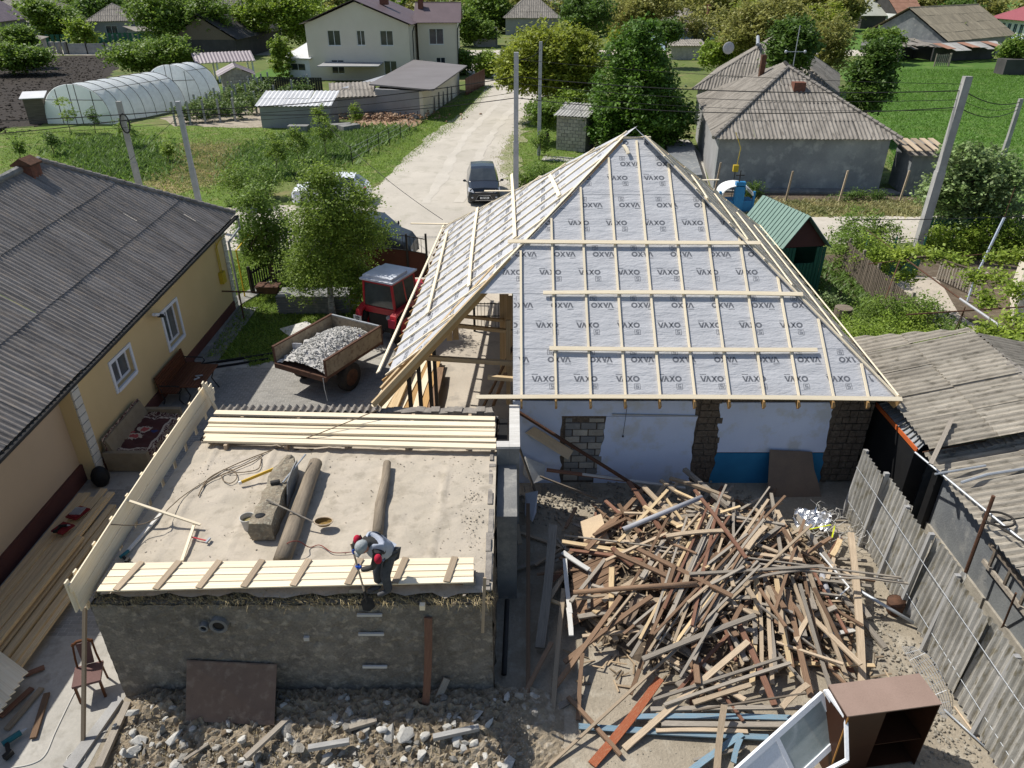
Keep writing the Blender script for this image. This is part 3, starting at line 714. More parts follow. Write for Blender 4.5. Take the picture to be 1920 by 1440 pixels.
MB().bb(X0+.04,Y0+.04,0,X1-.04,Y1-.02,RZ-.12).build('wall',MT['mud_wall'],FB)
rough_wall('wall',(X0,Y0,0),(X1,Y0,0),-.02,RZ-.13,1,MT['mud_wall'],.018,FB)
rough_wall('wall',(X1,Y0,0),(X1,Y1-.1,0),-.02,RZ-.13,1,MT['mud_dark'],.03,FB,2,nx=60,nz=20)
rough_wall('wall',(X0,Y1-.1,0),(X0,Y0,0),-.02,RZ-.13,1,MT['mud_wall'],.015,FB,3,nx=60,nz=20)
# roof slab with a ragged straw and clay edge
r=np.random.default_rng(5);b=MB();nx,ny=110,96
g1=r.normal(size=(20,24));g2=r.normal(size=(60,70))
def gs(g,a,c):ia,ja=int(a),int(c);fa,fc=a-ia,c-ja;return(g[ja,ia]*(1-fa)+g[ja,ia+1]*fa)*(1-fc)+(g[ja+1,ia]*(1-fa)+g[ja+1,ia+1]*fa)*fc
JX=[-6.35,-5.1,-3.95,-2.62,-1.35] # buried poles telegraph through the clay
for j in range(ny+1):
 for i in range(nx+1):
  x=X0+(X1-X0)*i/nx;y=Y0+.22+(Y1-1.25-Y0-.22)*j/ny
  z=RZ+.012*gs(g1,i/nx*20,j/ny*16)+.006*gs(g2,i/nx*60,j/ny*55)
  for k,q in enumerate(JX):z+=.05*math.exp(-((x-q-(y-12)*.02*(k-2))/.045)**2)*(.6+.4*sin(y*3+k))
  if j==0:y+=.05*r.normal();z-=.02
  if j==ny:y+=.04*r.normal()
  b.v.append((x,y,z))
b.f=[(j*(nx+1)+i,j*(nx+1)+i+1,(j+1)*(nx+1)+i+1,(j+1)*(nx+1)+i)for j in range(ny)for i in range(nx)];b.mi=[0]*len(b.f)
b.build('roof_slab',MT['clay_roof'],FB,smooth=True)
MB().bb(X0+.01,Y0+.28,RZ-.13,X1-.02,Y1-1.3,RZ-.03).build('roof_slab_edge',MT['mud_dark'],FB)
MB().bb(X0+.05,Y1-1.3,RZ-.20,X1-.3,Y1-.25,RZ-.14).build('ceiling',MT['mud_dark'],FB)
rr=random.Random(21);pts=[]
for i in range(2300):
 x=rr.uniform(X0+.02,X1-.02);e=rr.random();pts.append((x,Y0+.02+e*.36,RZ-.16+e*.12+rr.uniform(-.05,.04),rr.uniform(.02,.055)))
W('ledge_clay',(.27,.215,.145),(.17,.135,.09),c3=(.33,.28,.20),sc=6,bump=.8,bsc=30,island=.35);rubble('clay_lumps',pts,MT['ledge_clay'],3).parent=FB;o=COL.objects['clay_lumps'];o.matrix_basis=XF[FB].inverted()
b=MB()
for i in range(3600): # straw sticking out of the broken clay edge
 x=rr.uniform(X0,X1);p=V3((x,Y0+rr.uniform(-.02,.3),RZ-rr.uniform(.0,.17)));d=V3((rr.gauss(0,1),-rr.random()*1.2,rr.gauss(-.2,.8))).normalized()*rr.uniform(.05,.17);s=V3((.005,0,.004));b.add([p-s,p+s,p+d],[(0,1,2)])
W('straw_bits',(.42,.34,.19),(.30,.24,.13),sc=8,bump=0,island=.3)
b.build('straw_fringe',MT['straw_bits'],FB,kind='stuff')
rubble('clay_crumbs',[(rr.gauss(JX[i%5],.12)if i%2 else rr.uniform(X0+.1,X1-.2),rr.uniform(Y0+.4,Y1-1.3),RZ+.01,rr.uniform(.006,.022))for i in range(500)]+[(rr.gauss(-.75,.12),rr.gauss(11,.9),RZ+.01,rr.uniform(.010,.028))for i in range(160)],MT['clay_roof'],4)
# a stuccoed band behind the boards along the front
b=MB();xs=[X0+.15+i*.22 for i in range(30)];top=[(x,Y0+.30+rr.uniform(-.05,.05),RZ+.03)for x in xs];bot=[(x,Y0+.10+rr.uniform(-.07,.07),RZ-.01+rr.uniform(-.02,.02))for x in xs]
b.add(top+bot,[(i+1,i,i+30,i+31)for i in range(29)]);b.build('roof_lip',MT['clay_roof'],FB)
# side edge trims and broken ledge to the right
b=MB();y=Y0+.2
while y<Y1-1.2:
 l_=rr.choice([.1,.2,.5,.9])*rr.uniform(.7,1.2);b.bb(X1-.13+rr.uniform(-.02,.02),y,RZ-.02,X1-.04+rr.uniform(-.04,.04),y+l_,RZ+.03+rr.uniform(-.03,.02));y+=l_+rr.choice([.005,.03,.12])
b.build('roof_curb',MT['ridge_mortar'],FB)
# openings in the front wall
def vent(px,py,r,name='vent_pipe',ring=MT['cement']):
 c=GY(px,py,Y0-.03);b=MB();b.tube([c+V3((0,.1,0)),c+V3((0,-.05,0))],r,18,caps=False)
 b.tube([c+V3((0,-.05,0)),c+V3((0,.1,0))],r*.66,18,caps=False)
 n=18;P=[c+V3((r*cos(2*pi*i/n),-.05,r*sin(2*pi*i/n)))for i in range(n)];Q=[c+V3((r*.66*cos(2*pi*i/n),-.05,r*.66*sin(2*pi*i/n)))for i in range(n)]
 b.add(P+Q,[(i,(i+1)%n,n+(i+1)%n,n+i)for i in range(n)]);o=b.build(name,ring,FB)
 MB().tube([c+V3((0,.0,0)),c+V3((0,-.02,0))],r*.65,16).build('dark_vent_disc',MT['black_plastic'],o)  # flat black disc inside the ring paints the darkness of the pipe
vent(411,1171,.155);vent(383,1175,.08)
for x,y,w in((693,1153,47),(696,1189,48),(703,1250,46)):
 a,c=GY(x-w/2,y,Y0-.04),GY(x+w/2,y,Y0-.04);board('white_cleat',a,c,.035,.05,MT['white_wood'],FB)
board('wood_block',GY(570,1197,Y0-.03),GY(580,1197,Y0-.03),.05,.08,MT['white_wood'],FB);board('wood_block',GY(787,1137,Y0-.1),GY(797,1137,Y0-.1),.08,.1,MT['new_wood'],FB)
# rear: ragged edge of corrugated sheet and the pole ends under it
corr('roof_sheet',(X0+.25,Y1-.32,RZ+.10),V3((1,0,0)),V3((0,1,.02)).normalized(),[(0,0),(3.7,0),(3.7,.3),(0,.3)],MT['ridge_mortar'],FB,pitch=.17,amp=.045,row=.4,sheet=1.2,seg=8)
b=MB()
for i in range(36):x=X0+.3+i*.175;b.box((x,Y1-.12+rr.uniform(-.05,.05),RZ+.02),(.2,.22,.17+rr.uniform(-.04,.05)),rr.uniform(-.2,.2))
b.build('rear_parapet',MT['ridge_mortar'],FB)
MB().bb(X0+.1,Y1-.2,.0,X1-.1,Y1+.02,RZ-.04).build('rear_wall',MT['mud_wall'],FB)
MB().bb(X1-.32,Y0+4.0,0,X1+.0,Y1,RZ-.15).build('corner_pier',MT['cement'],FB)
for i,x in enumerate((-6.3,-5.0,-3.85,-2.62,-1.35)):
 MB().tube([(x+.05,Y1-1.45,RZ-.01),(x+.12,Y1-.3,RZ-.03)],.075,8).build('roof_pole',MT['log_wood'],FB,smooth=True)
b=MB()
for i in range(60):b.box((rr.uniform(X0+.2,X1-.4),Y1-1.28+rr.uniform(-.05,.05),RZ-.01),(rr.uniform(.05,.25),.1,.06),rr.uniform(-.4,.4))
b.build('broken_edge',MT['ridge_mortar'],FB)
# white-topped chimney shaft at the right edge
CS=thing('masonry_shaft','open rectangular masonry shaft with whitewashed rim beside the clay roof','chimney',(-.02,13.2,0))
MB().bb(-.30,11.2,0,.10,12.9,2.2).build('lower_pier',MT['cement'],CS)
MB().bb(-.05,12.903,0,.16,14.6,2.62).bb(-.32,12.903,0,-.053,13.1,2.62).build('shaft_wall',MT['cement'],CS)
MB().bb(-.06,12.893,2.623,.17,14.61,2.68).bb(-.33,12.893,2.623,-.063,13.11,2.68).build('whitewashed_rim',MT['white_wood'],CS)
MB().bb(-.53,13.2,2.2,-.1,14.6,2.3).build('dark_shaft_plate',MT['black_plastic'],CS)  # black plate added below the rim, dark like the shaft's shaded inside
# ---- boards around the roof
PB=thing('board_edging','tall row of pale new boards nailed upright along the left edge of the clay roof','boards',(-7.15,8.7,2.3))
A0,A1=V3((-7.02,8.62,2.42)),V3((-7.22,15.35,2.42))
for k in range(4):
 z=.02+k*.155
 board('board',A0+V3((-.0,.0-(k==3)*.05,z)),A1+V3((0,.25*rr.uniform(-1,.4),z)),.024,.15,MT['new_wood'],PB,kind=1 if k%2 else 2)
board('end_board',A0+V3((-.03,-.03,.0)),A0+V3((-.03,-.03,.64)),.025,.1,MT['new_wood'],PB,up=(0,1,0))
for i in range(10):y=8.9+i*.66;board('cleat',(-7.09-(y-8.7)*.03,y,2.15),(-7.09-(y-8.7)*.03,y,2.99),.09,.025,MT['new_wood'],PB,up=(1,0,0))
board('corner_stake',(-7.0,14.9,2.3),(-7.12,14.75,3.2),.1,.03,MT['new_wood'],PB,up=(1,0,0))
FP=thing('board_deck','long panel of pale boards with cross battens propped along the front of the clay roof','boards',(-3.7,9.2,2.55))
P=[G(180,1110,2.62),G(888,1092,2.66),G(888,1046,2.72),G(218,1056,2.68)]
for k in range(4):
 t0,t1=(k+.01)/4,(k+.99)/4;t=(t0+t1)/2
 a,c=P[0].lerp(P[3],t),P[1].lerp(P[2],t);w=((P[0].lerp(P[3],t1)-P[0].lerp(P[3],t0)).length+(P[1].lerp(P[2],t1)-P[1].lerp(P[2],t0)).length)/2
 board('board',a,c,w*1.06,.025,MT['new_wood'],FP,kind=0)
for i,x in enumerate((236,308,386,468,558,658,745,840)):
 t=(x-200)/690;a,c=P[0].lerp(P[1],t*1.0),P[3].lerp(P[2],t+.02)
 board('cross_batten',a+V3((0,0,.03)),c+V3((0,0,.03)),.11,.025,MT['tan_wood'],FP)
for x,y in((498,1100),(690,1100),(880,1105)):MB().bb(*(G(x,y,2.45)+V3((-.1,.05,-.03))),*(G(x,y,2.45)+V3((.1,.3,.14)))).build('prop_block',MT['grey_wood'],FP)
BS=[((403,774),(928,786),0),((393,788),(928,797),0),((391,797),(928,806),0),((385,806),(928,815),0),((384,816),(930,826),0),((384,824),(930,838),0)]
for i,(a,c,_)in enumerate(BS):
 z=RZ+(.25 if i<2 else .20 if i<4 else .15)
 board('new_board',G(*a,z),G(*c,z),.165,.05,MT['new_wood'],kind=1 if i%2 else 0,label=['pale sawn board rearmost of the row along the back of the clay roof','pale sawn board second from the back edge of the clay roof','pale sawn board third from the back edge of the clay roof','pale sawn board fourth from the back edge of the clay roof','pale sawn board second nearest in the row on the clay roof','pale sawn board nearest the open clay in the rear row'][i],cat='board',group='boards lying along the back of the clay roof')
for i in range(5):x=-6.2+i*1.3;MB().bb(x,13.1,RZ-.02,x+.07,14.4,RZ+.12).build('batten',MT['tan_wood'],FB)
# ---- things lying on the clay roof
def logthing(name,label,pts,r,m,cat='log'):
 b=MB();b.tube(pts,r,12);return b.build(name,m,smooth=True,label=label,cat=cat)
z=RZ+.15
logthing('log','stout peeled log lying beside the broken clay flue on the roof',[G(592,868,z+.06),G(580,900,z+.04),G(560,960,z),G(545,1005,z),G(528,1052,z-.02)],[.135,.14,.15,.155,.15],MT['log_wood'])
logthing('log','crooked thin log half sunk in the clay roof behind the worker',[G(726,868,z-.02),G(722,905,z-.04),G(713,945,z-.06),G(708,1000,z-.06)],[.08,.085,.10,.10],MT['log_wood'])
FU=thing('clay_flue','broken square clay chimney flue with a round hole lying on the roof','chimney flue',G(490,1020,RZ))
a,c=G(493,1015,RZ),G(548,880,RZ);d=(c-a).normalized();sd=V3((d.y,-d.x,0));b=MB();r2=random.Random(2)
n=14;w,h=.21,.40;L=(c-a).length
for i in range(n+1):
 q=a+d*(L*i/n)+V3((0,0,.0));jj=lambda:r2.uniform(-.025,.025)
 k=1 if i<n-3 else 1-.2*(i-n+3)
 for sx,sz in((-1,0),(-1.02,.55),(-.95,1),(-.3,1.05),(.35,1.02),(.95,.97),(1,.5),(1,0)):b.v.append(tuple(q+sd*(w*sx*k+jj())+V3((0,0,h*sz*(.75+.25*k)+jj()))))
b.f=[(i*8+j,i*8+(j+1)%8,i*8+8+(j+1)%8,i*8+8+j)for i in range(n)for j in range(8)]+[tuple(range(7,-1,-1)),tuple(range(n*8,n*8+8))];b.mi=[0]*len(b.f)
W('clay_flue',(.30,.25,.18),(.20,.17,.13),c3=(.36,.33,.25),sc=5,bump=1.,bsc=22,fine=.2)
b.build('flue_body',MT['clay_flue'],FU)
hc=a+d*.22+V3((-.04,0,h+.02));MB().ell(hc,(.10,.075,.02),14,4).build('dark_hole_disc',MT['black_plastic'],FU)  # black oval laid on top, the hole's darkness put into its colour
q=a+d*(L*.62)+sd*(w+.02);MB().prism([q+V3((0,0,.1))-d*.5,q+d*.45+V3((0,0,.1)),q+d*.5+V3((0,0,.48)),q+V3((0,0,.52))+d*.1,q-d*.25+V3((0,0,.5))],sd*.02).build('plaster_shell',MT['cement'],FU)
BU=thing('bucket','pale plastic bucket of sand standing at the clay flue','bucket',G(466,985,RZ));bx=G(468,990,RZ)
bb_=MB();bb_.tube([bx,bx+V3((0,0,.26))],.10,18,.135,caps=False);bb_.tube([bx+V3((0,0,.26)),bx+V3((0,0,.005))],.128,18,.095,caps=False)
bb_.build('shell',MT['white_wood'],BU,smooth=True);MB().tube([bx+V3((0,0,.01)),bx+V3((0,0,.17))],.095,16,.115).build('sand',MT['straw'],BU)
b=MB();b.tube([bx+V3((.133*cos(t),.133*sin(t),.26))for t in[2*pi*i/18 for i in range(19)]],.008,6);b.build('rim',MT['white_wood'],BU)
W('yellow_tool',(.62,.40,.05),(.55,.35,.04),rough=.4,bump=.02)
SLV=thing('spirit_level','yellow spirit level propped on the debris at the head of the clay flue','spirit level',G(450,905,RZ+.1))
board('bar',G(448,906,RZ+.08),G(545,866,RZ+.30),.025,.06,MT['yellow_tool'],SLV)
for p in((451,905,.085),(540,868,.292)):board('end_cap',G(p[0]-3,p[1]+1,RZ+p[2]),G(p[0]+2,p[1]-1,RZ+p[2]+.01),.032,.067,MT['white_paint'],SLV)
SV=thing('wicker_scoop','oval wicker scoop on a long stick lying across the log','scoop',G(605,980,RZ+.2))
MB().tube([G(500,937,RZ+.48),G(588,979,RZ+.22)],.016,7).build('handle',MT['grey_wood'],SV)
cc=G(607,980,RZ+.15);W('wicker',(.34,.22,.07),(.2,.13,.05),sc=20,bump=.8,bsc=60)
b=MB()
for i in range(17):
 t=2*pi*i/16;b.v.append(tuple(cc+V3((.17*cos(t),.115*sin(t),.03))));b.v.append(tuple(cc+V3((.12*cos(t),.08*sin(t),-.04))))
b.v.append(tuple(cc+V3((0,0,-.05))));b.f=[(2*i,2*i+2,2*i+3,2*i+1)for i in range(16)]+[(2*i+1,2*i+3,34)for i in range(16)];b.mi=[0]*len(b.f);b.build('basket',MT['wicker'],SV)
b=MB();b.tube([cc+V3((.17*cos(t),.115*sin(t),.035))for t in[2*pi*i/16 for i in range(17)]],.012,6);b.build('rim',MT['tan_wood'],SV)
LV=thing('metal_lever','bent metal bar sticking out of the head of the clay flue','bar',G(560,870,RZ+.4));MB().tube([G(530,905,RZ+.42),G(573,852,RZ+.5)],.018,7).build('bar',MT['galv'],LV)
MB().tube([G(508,906,RZ+.44),G(524,903,RZ+.46)],.05,12).build('can',MT['steel_dark'],LV)
fr=thing('batten_brace','pale batten brace tying the edge boards back to the clay roof','batten',G(300,960,RZ))
for a,c,z0,z1 in(((235,937),(376,984),2.98,2.55),((364,984),(341,1052),2.55,2.50)):board('batten',G(*a,z0),G(*c,z1),.05,.03,MT['new_wood'],fr)
board('old_batten',G(303,962,RZ+.03),G(240,1033,RZ+.03),.06,.04,MT['white_wood'],label='whitish weathered batten lying by the edge boards on the clay roof',cat='batten')
HM=thing('hammer','small claw hammer with red handle lying by the batten brace','hammer',G(375,1012,RZ))
MB().tube([G(359,1007,RZ+.05),G(388,1014,RZ+.05)],.014,7).build('handle',MT['red_paint'],HM)
MB().beam(G(386,1018,RZ+.05),G(394,1009,RZ+.05),.035,.035).build('head',MT['galv'],HM)
def drill(name,label,p,ang,col,s=1.):
 M=Matrix.Translation(p)@Matrix.Rotation(ang,4,'Z')@Matrix.Scale(s,4);t=thing(name,label,'power drill',M=M)
 MB().tube([(-.12,0,.04),(.06,0,.04)],.032,10).build('body',col,t,M);MB().tube([(.06,0,.04),(.12,0,.04)],.02,10,.01).build('chuck',MT['galv'],t,M)
 MB().beam((-.08,0,.035),(-.12,-.15,.03),.035,.045).build('grip',MT['black_plastic'],t,M);MB().box((-.13,-.17,.035),(.09,.05,.06),.25).build('battery',MT['black_plastic'],t,M);return t
W('teal_tool',(.02,.13,.15),(.02,.10,.12),rough=.4,bump=0)
drill('cordless_drill','teal cordless drill standing at the lower end of the whitish batten',G(237,1040,RZ+.02),1.2,MT['teal_tool'],1.0)
def cable(name,label,px,z,r,m,cat='cable',wob=0):
 pts=[G(a,c,z if not isinstance(z,(list,tuple))else z[i])for i,(a,c)in enumerate(px)];o=[]
 for i in range(len(pts)-1):
  p0,p1,p2,p3=pts[max(0,i-1)],pts[i],pts[i+1],pts[min(len(pts)-1,i+2)]
  for j in range(6):
   t=j/6;o.append(.5*((2*p1)+(p2-p0)*t+(2*p0-5*p1+4*p2-p3)*t*t+(3*p1-p0-3*p2+p3)*t**3))
 o.append(pts[-1]);return MB().tube(o,r,6).build(name,m,smooth=True,label=label,cat=cat)
W('cable_brown',(.20,.15,.10),(.16,.12,.08),bump=0);W('cable_red',(.25,.07,.05),(.2,.06,.05),bump=0);W('cable_white',(.55,.53,.48),(.5,.48,.44),bump=0)
zc_=RZ+.035
cable('extension_cable','looped brown cable running from the rear boards to the edge boards',[(710,768),(600,812),(548,830),(480,855),(430,876),(390,898),(372,930),(388,905),(440,880),(480,862),(493,850)],[2.95,2.72,RZ+.06,zc_,zc_,zc_,zc_,zc_,zc_,zc_,zc_],.011,MT['cable_brown'])
cable('extension_cable','thin cable from the roof centre over the batten brace to the edge boards',[(420,880),(350,925),(320,950),(300,968),(260,984),(204,983)],[zc_,zc_,2.6,2.75,2.7,3.0],.010,MT['cable_brown'])
cable('extension_cable','small curl of brown cable left of the yellow spirit level',[(490,858),(485,878),(460,885),(420,888),(418,900),(432,906),(444,896),(438,882),(420,880)],zc_,.010,MT['cable_brown'])
cable('extension_cable','thin red cable winding from the log to the standing worker',[(525,1035),(540,1018),(560,1015),(580,1026),(600,1022),(625,1036),(660,1035)],[zc_,2.75,2.72,zc_,zc_,zc_,zc_],.009,MT['cable_red'])
# ---- leaning against the front wall
board('leaning_beam',G(797,1335,.1),GY(803,1158,Y0-.06),.13,.04,MT['red_wood'],up=(0,-1,0),label='rust red beam leaning upright against the mud wall',cat='beam',kind=1)
board('leaning_board',GY(905,1186,Y0-.2),GY(909,1083,Y0-.1),.05,.03,MT['tan_wood'],up=(0,-1,0),label='short narrow lath hanging over the right end of the roof edge',cat='lath')
board('leaning_board',G(820,1312,.25),GY(838,1272,Y0-.05),.12,.04,MT['grey_wood'],up=(0,-1,0),label='short grey board leaning low on the mud wall beside the red beam',cat='board')
b=MB();P=[G(348,1352,.0+.25),G(514,1360,.25),GY(519,1248,Y0-.06),GY(350,1240,Y0-.06)];b.prism(P,(0,.02,.01)).build('hardboard_sheet',MT['plywood'],label='square brown hardboard sheet leaning on the mud wall',cat='panel')
TB=board('leaning_batten',G(156,1393,0.02),G(159,1138,2.2),.055,.06,MT['tan_wood'],up=(0,-1,0),label='long thin timber leaning upright at the left corner of the mud building',cat='timber')
# ================================================================ YELLOW HOUSE ON THE LEFT
YH=thing('yellow_house','long ochre rendered house with a grey corrugated hipped roof along the courtyard','house',(-10.65,15.6,0))
def zeave(y):return 3.02+(y-11)*.034
YN,YS,YF=3.0,15.6,26.3 # near end (out of frame), corner between both wall colours, far corner
MYW=Matrix(((0,-1,0,-10.65),(1,0,0,YS),(0,0,1,0),(0,0,0,1))) # x along +Y, outside towards +X
wins=[(y-YS,z,w,h)for y,z,w,h in((17.22,1.60,1.06,.74),(20.5,1.18,1.05,1.15))]
wins=[(a-0,b_,c,d)for a,b_,c,d in wins]
wall_holes(YF-YS,2.95,wins,t=.35).build('wall',MT['yellow_wall'],YH,MYW)
MB().prism([(-11.0,YS+.003,2.953),(-11.0,YF,2.953),(-11.0,YF,3.5),(-11.0,YS+.003,3.15)],(.35,0,0)).build('wall',MT['yellow_wall'],YH)
MB().bb(-11.4,YS-.3,0,-10.652,YS-.003,3.1).build('pilaster',MT['yellow_wall'],YH)
MB().prism([(-11.3,YN,0),(-11.3,YS-.303,0),(-11.3,YS-.303,3.15),(-11.3,YN,2.75)],(.3,0,0)).build('wall',MT['pink_wall'],YH)
MB().bb(-18,YF-.35,0,-11.003,YF,3.45).build('wall',MT['yellow_wall'],YH)
MB().bb(-10.65,YS,0,-10.60,YF+.05,.42).bb(-11.0,YN,0,-10.93,YS-.31,.5).build('plinth',MT['maroon'],YH)
W('quoin',(.62,.60,.55),(.55,.53,.48),sc=3,bump=.2)
for k in range(13):
 z=.05+k*.232
 MB().bb(-10.645,YS-.29,z,-10.60,YS+.02,z+.205).build('quoin',MT['quoin'],YH)
for k in range(14):z=.05+k*.232;MB().bb(-10.64,YF-.26,z,-10.60,YF+.04,z+.205).build('quoin',MT['quoin'],YH)
W('win_white',(.74,.76,.82),(.70,.72,.78),rough=.4,bump=0)
W('win_glass',(.08,.09,.10),(.12,.13,.14),rough=.08,bump=0,spec=.8)
for a,b_,c,d in wins:
 w_=window(YH,MYW,a,b_,c,d,MT['win_white'],MT['win_glass'],mull=1,depth=.14,sill=False,fw=.07)
 b=MB();t=.10;b.bb(a-t,-.035,b_-t,a-.002,.0,b_+d+t).bb(a+c+.002,-.035,b_-t,a+c+t,0,b_+d+t).bb(a-.002,-.035,b_+d+.002,a+c+.002,0,b_+d+t).bb(a-.002,-.06,b_-t,a+c+.002,.1,b_-.002)
 b.build('window_trim',MT['win_white'],w_,MYW)
 # roof
EX=-10.22
E0,E1=V3((EX,3.0,zeave(3.0))),V3((EX,26.75,zeave(26.75)))
RX=-14.3;RT0,RT1=V3((RX,3.0,zeave(3.0)+2.95)),V3((RX,22.7,zeave(22.7)+2.95))
roof_face('roof_sheet',[E0,E1,RT1,RT0],MT['asb_dark'],YH,pitch=.15,amp=.024,row=1.62,sheet=1.05,seg=6)
FW=V3((-18.4,26.75,zeave(26.75)))
roof_face('roof_sheet',[E1,FW,RT1],MT['asb_dark'],YH,pitch=.3,amp=.03,row=1.7,sheet=1.2,seg=4)
roof_face('roof_sheet',[FW,V3((-18.4,3,zeave(3))),RT0,RT1],MT['asb_dark'],YH,pitch=.3,amp=.03,row=1.7,sheet=1.2,seg=4)
b=MB();n=26
for i in range(n):
 p,q=E1.lerp(RT1,i/n),E1.lerp(RT1,(i+1.12)/n);b.tube([p+V3((0,0,.09)),q+V3((0,0,.075))],.085,8,.07)
b.build('hip_cap',MT['asb_dark'],YH)
b=MB();n=20
for i in range(n):p,q=RT1.lerp(RT0,i/n),RT1.lerp(RT0,(i+1.05)/n);b.tube([p+V3((0,0,.07)),q+V3((0,0,.06))],.12,8,.10)
b.build('ridge_cap',MT['cement'],YH)
MB().prism([E0+V3((-.02,0,-.16)),E1+V3((-.02,0,-.16)),E1+V3((-.02,0,-.02)),E0+V3((-.02,0,-.02))],(.02,0,0)).build('fascia',MT['old_wood'],YH)
MB().prism([E0+V3((-.03,0,-.16)),E1+V3((-.03,0,-.16)),E1+V3((-.45,0,-.14)),E0+V3((-.45,0,-.14))],(0,0,-.02)).build('soffit',MT['grey_wood'],YH)
MB().tube([E0+V3((.06,0,-.06)),E1+V3((.06,0,-.06))],.055,8).build('gutter',MT['steel_dark'],YH)
MB().tube([E1+V3((.06,.02,-.08)),E1+V3((.05,.05,-.5)),V3((-10.55,26.45,2.6)),V3((-10.55,26.45,.3))],.045,8).build('downpipe',MT['galv'],YH)
c=V3((RX+.1,21.9,zeave(21.7)+2.95));b=MB();b.bb(c.x-.24,c.y-.24,c.z-.7,c.x+.24,c.y+.24,c.z+.15)
ch=b.build('chimney',MT['brick_red'],YH)
MB().prism([(c.x-.3,c.y-.3,c.z+.15),(c.x+.3,c.y-.3,c.z+.15),(c.x+.3,c.y-.3,c.z+.2),(c.x,c.y-.3,c.z+.38),(c.x-.3,c.y-.3,c.z+.2)],(0,.6,0)).build('chimney_cap',MT['rust'],ch)
MB().tube([GX(306,590,-10.6),GX(288,590,-10.4)],.05,8).build('lamp',MT['win_white'],YH)
MB().tube([GX(296,592,-10.5),GX(306,592,-10.42)],.055,8).build('lamp',MT['black_plastic'],YH)
gm=thing('gas_meter','yellow gas meter box and pipe on the ochre wall near its far corner','gas meter',GX(418,520,-10.58))
W('gas_yellow',(.58,.42,.04),(.5,.36,.04),rough=.45,bump=0)
p=GX(417,520,-10.58);MB().box(p,(.16,.32,.42)).build('box',MT['gas_yellow'],gm)
MB().tube([p+V3((0,.05,.2)),p+V3((0,.05,1.3))],.02,6).tube([p+V3((0,-.08,.2)),p+V3((0,-.08,1.1)),p+V3((0,.3,1.25)),p+V3((0,1.2,1.3))],.018,6).build('pipe',MT['gas_yellow'],gm)
gp=G(460,560,0);MB().tube([gp+V3((.5,2,1.9)),gp+V3((.1,1.2,2.2)),gp+V3((0,0,2.0)),gp+V3((0,0,0))],.03,6).build('gas_pipe',MT['gas_yellow'],label='bent yellow gas pipe rising at the far corner of the ochre house',cat='pipe')
cr=thing('pipe_rack','rusty T-shaped carpet rail standing on the path by the ochre house','rail',G(458,600));q=G(458,600)
MB().tube([q,q+V3((0,0,1.15))],.03,6).tube([q+V3((-.65,0,1.16)),q+V3((.75,-.1,1.16))],.03,6).build('rail',MT['rust'],cr)
MB().bb(-10.6,15.7,.004,-9.85,26.3,.05).build('house_apron',MT['cement'],kind='structure')
MB().prism([G(372,690),G(365,680),G(440,560),G(512,528),G(520,534),G(452,575)],(0,0,.10)).build('lawn_kerb',MT['cement'],kind='structure')
MB().tube([G(372,684,.05),G(450,672,.06),G(515,662,.05),G(522,668,.05)],.045,6).build('black_pipe',MT['black_plastic'],label='black plastic pipe lying along the lawn edge behind the trailer',cat='pipe')
MB().tube([G(378,692,.05),G(445,682,.05),G(505,672,.05)],.04,6).build('black_pipe',MT['black_plastic'],label='second black pipe lying on the courtyard side of the lawn edge',cat='pipe')
# ---- slatted garden table and bench by the yellow wall
W('slat_red',(.14,.05,.025),(.10,.04,.02),sc=3,st=(1,5,5),bump=.2,rnd=.1,rough=.5)
GB=thing('garden_bench','slatted red brown garden bench with curled black iron ends against the ochre wall','bench',(-10.1,19.9,0))
for k in range(6):board('slat',(-10.45+k*.085,18.95,.45),(-10.45+k*.085,20.95,.45),.07,.03,MT['slat_red'],GB)
for k in range(6):board('slat',(-10.48-k*.012,18.95,.52+k*.08),(-10.48-k*.012,20.95,.52+k*.08),.07,.025,MT['slat_red'],GB,up=(1,0,0))
for y in(19.0,20.9):
 MB().tube([(-9.85,y,0),(-9.98,y,.2),(-9.92,y,.43),(-10.45,y,.43),(-10.57,y,.95)],.022,6).tube([(-10.5,y,0),(-10.42,y,.2),(-10.48,y,.43)],.022,6).tube([(-9.95,y,.44),(-9.85,y,.55),(-9.9,y,.66),(-10.5,y,.68)],.02,6).build('iron_end',MT['steel_dark'],GB)
GT=thing('garden_table','slatted red brown garden table with tools on it beside the bench','table',(-9.5,19.5,0))
for k in range(7):board('slat',(-9.78+k*.095,18.85,.72),(-9.78+k*.095,20.3,.72),.08,.03,MT['slat_red'],GT)
for y in(19.0,20.1):MB().tube([(-9.8,y,0),(-9.62,y,.35),(-9.75,y,.7)],.02,6).tube([(-9.2,y,0),(-9.38,y,.35),(-9.24,y,.7)],.02,6).build('leg',MT['steel_dark'],GT)
MB().tube([(-9.5,19.2,.78),(-9.4,19.35,.77),(-9.55,19.45,.77),(-9.35,19.5,.77)],.025,6).build('chain_tool',MT['galv'],label='small grey metal tool lying on the red slatted table',cat='tool')
# ---- sofa with patterned throw
SF=thing('sofa','old beige folding sofa standing at the foot of the ochre wall','sofa',(-10.0,16.6,0))
W('sofa_beige',(.27,.22,.15),(.23,.18,.12),sc=4,bump=.2)
MB().bb(-10.55,15.62,.05,-9.45,17.9,.30).build('base',MT['sofa_beige'],SF)
MB().bb(-10.52,15.75,.303,-9.45,17.77,.46).build('seat',MT['sofa_beige'],SF)
MB().prism([(-10.58,15.75,.463),(-10.58,15.75,.92),(-10.46,15.75,.92),(-10.30,15.75,.463)],(0,2.02,0)).build('backrest',MT['sofa_beige'],SF)
for y in(15.60,17.775):MB().bb(-10.55,y,.303,-9.42,y+.14,.62).build('armrest',MT['sofa_beige'],SF)
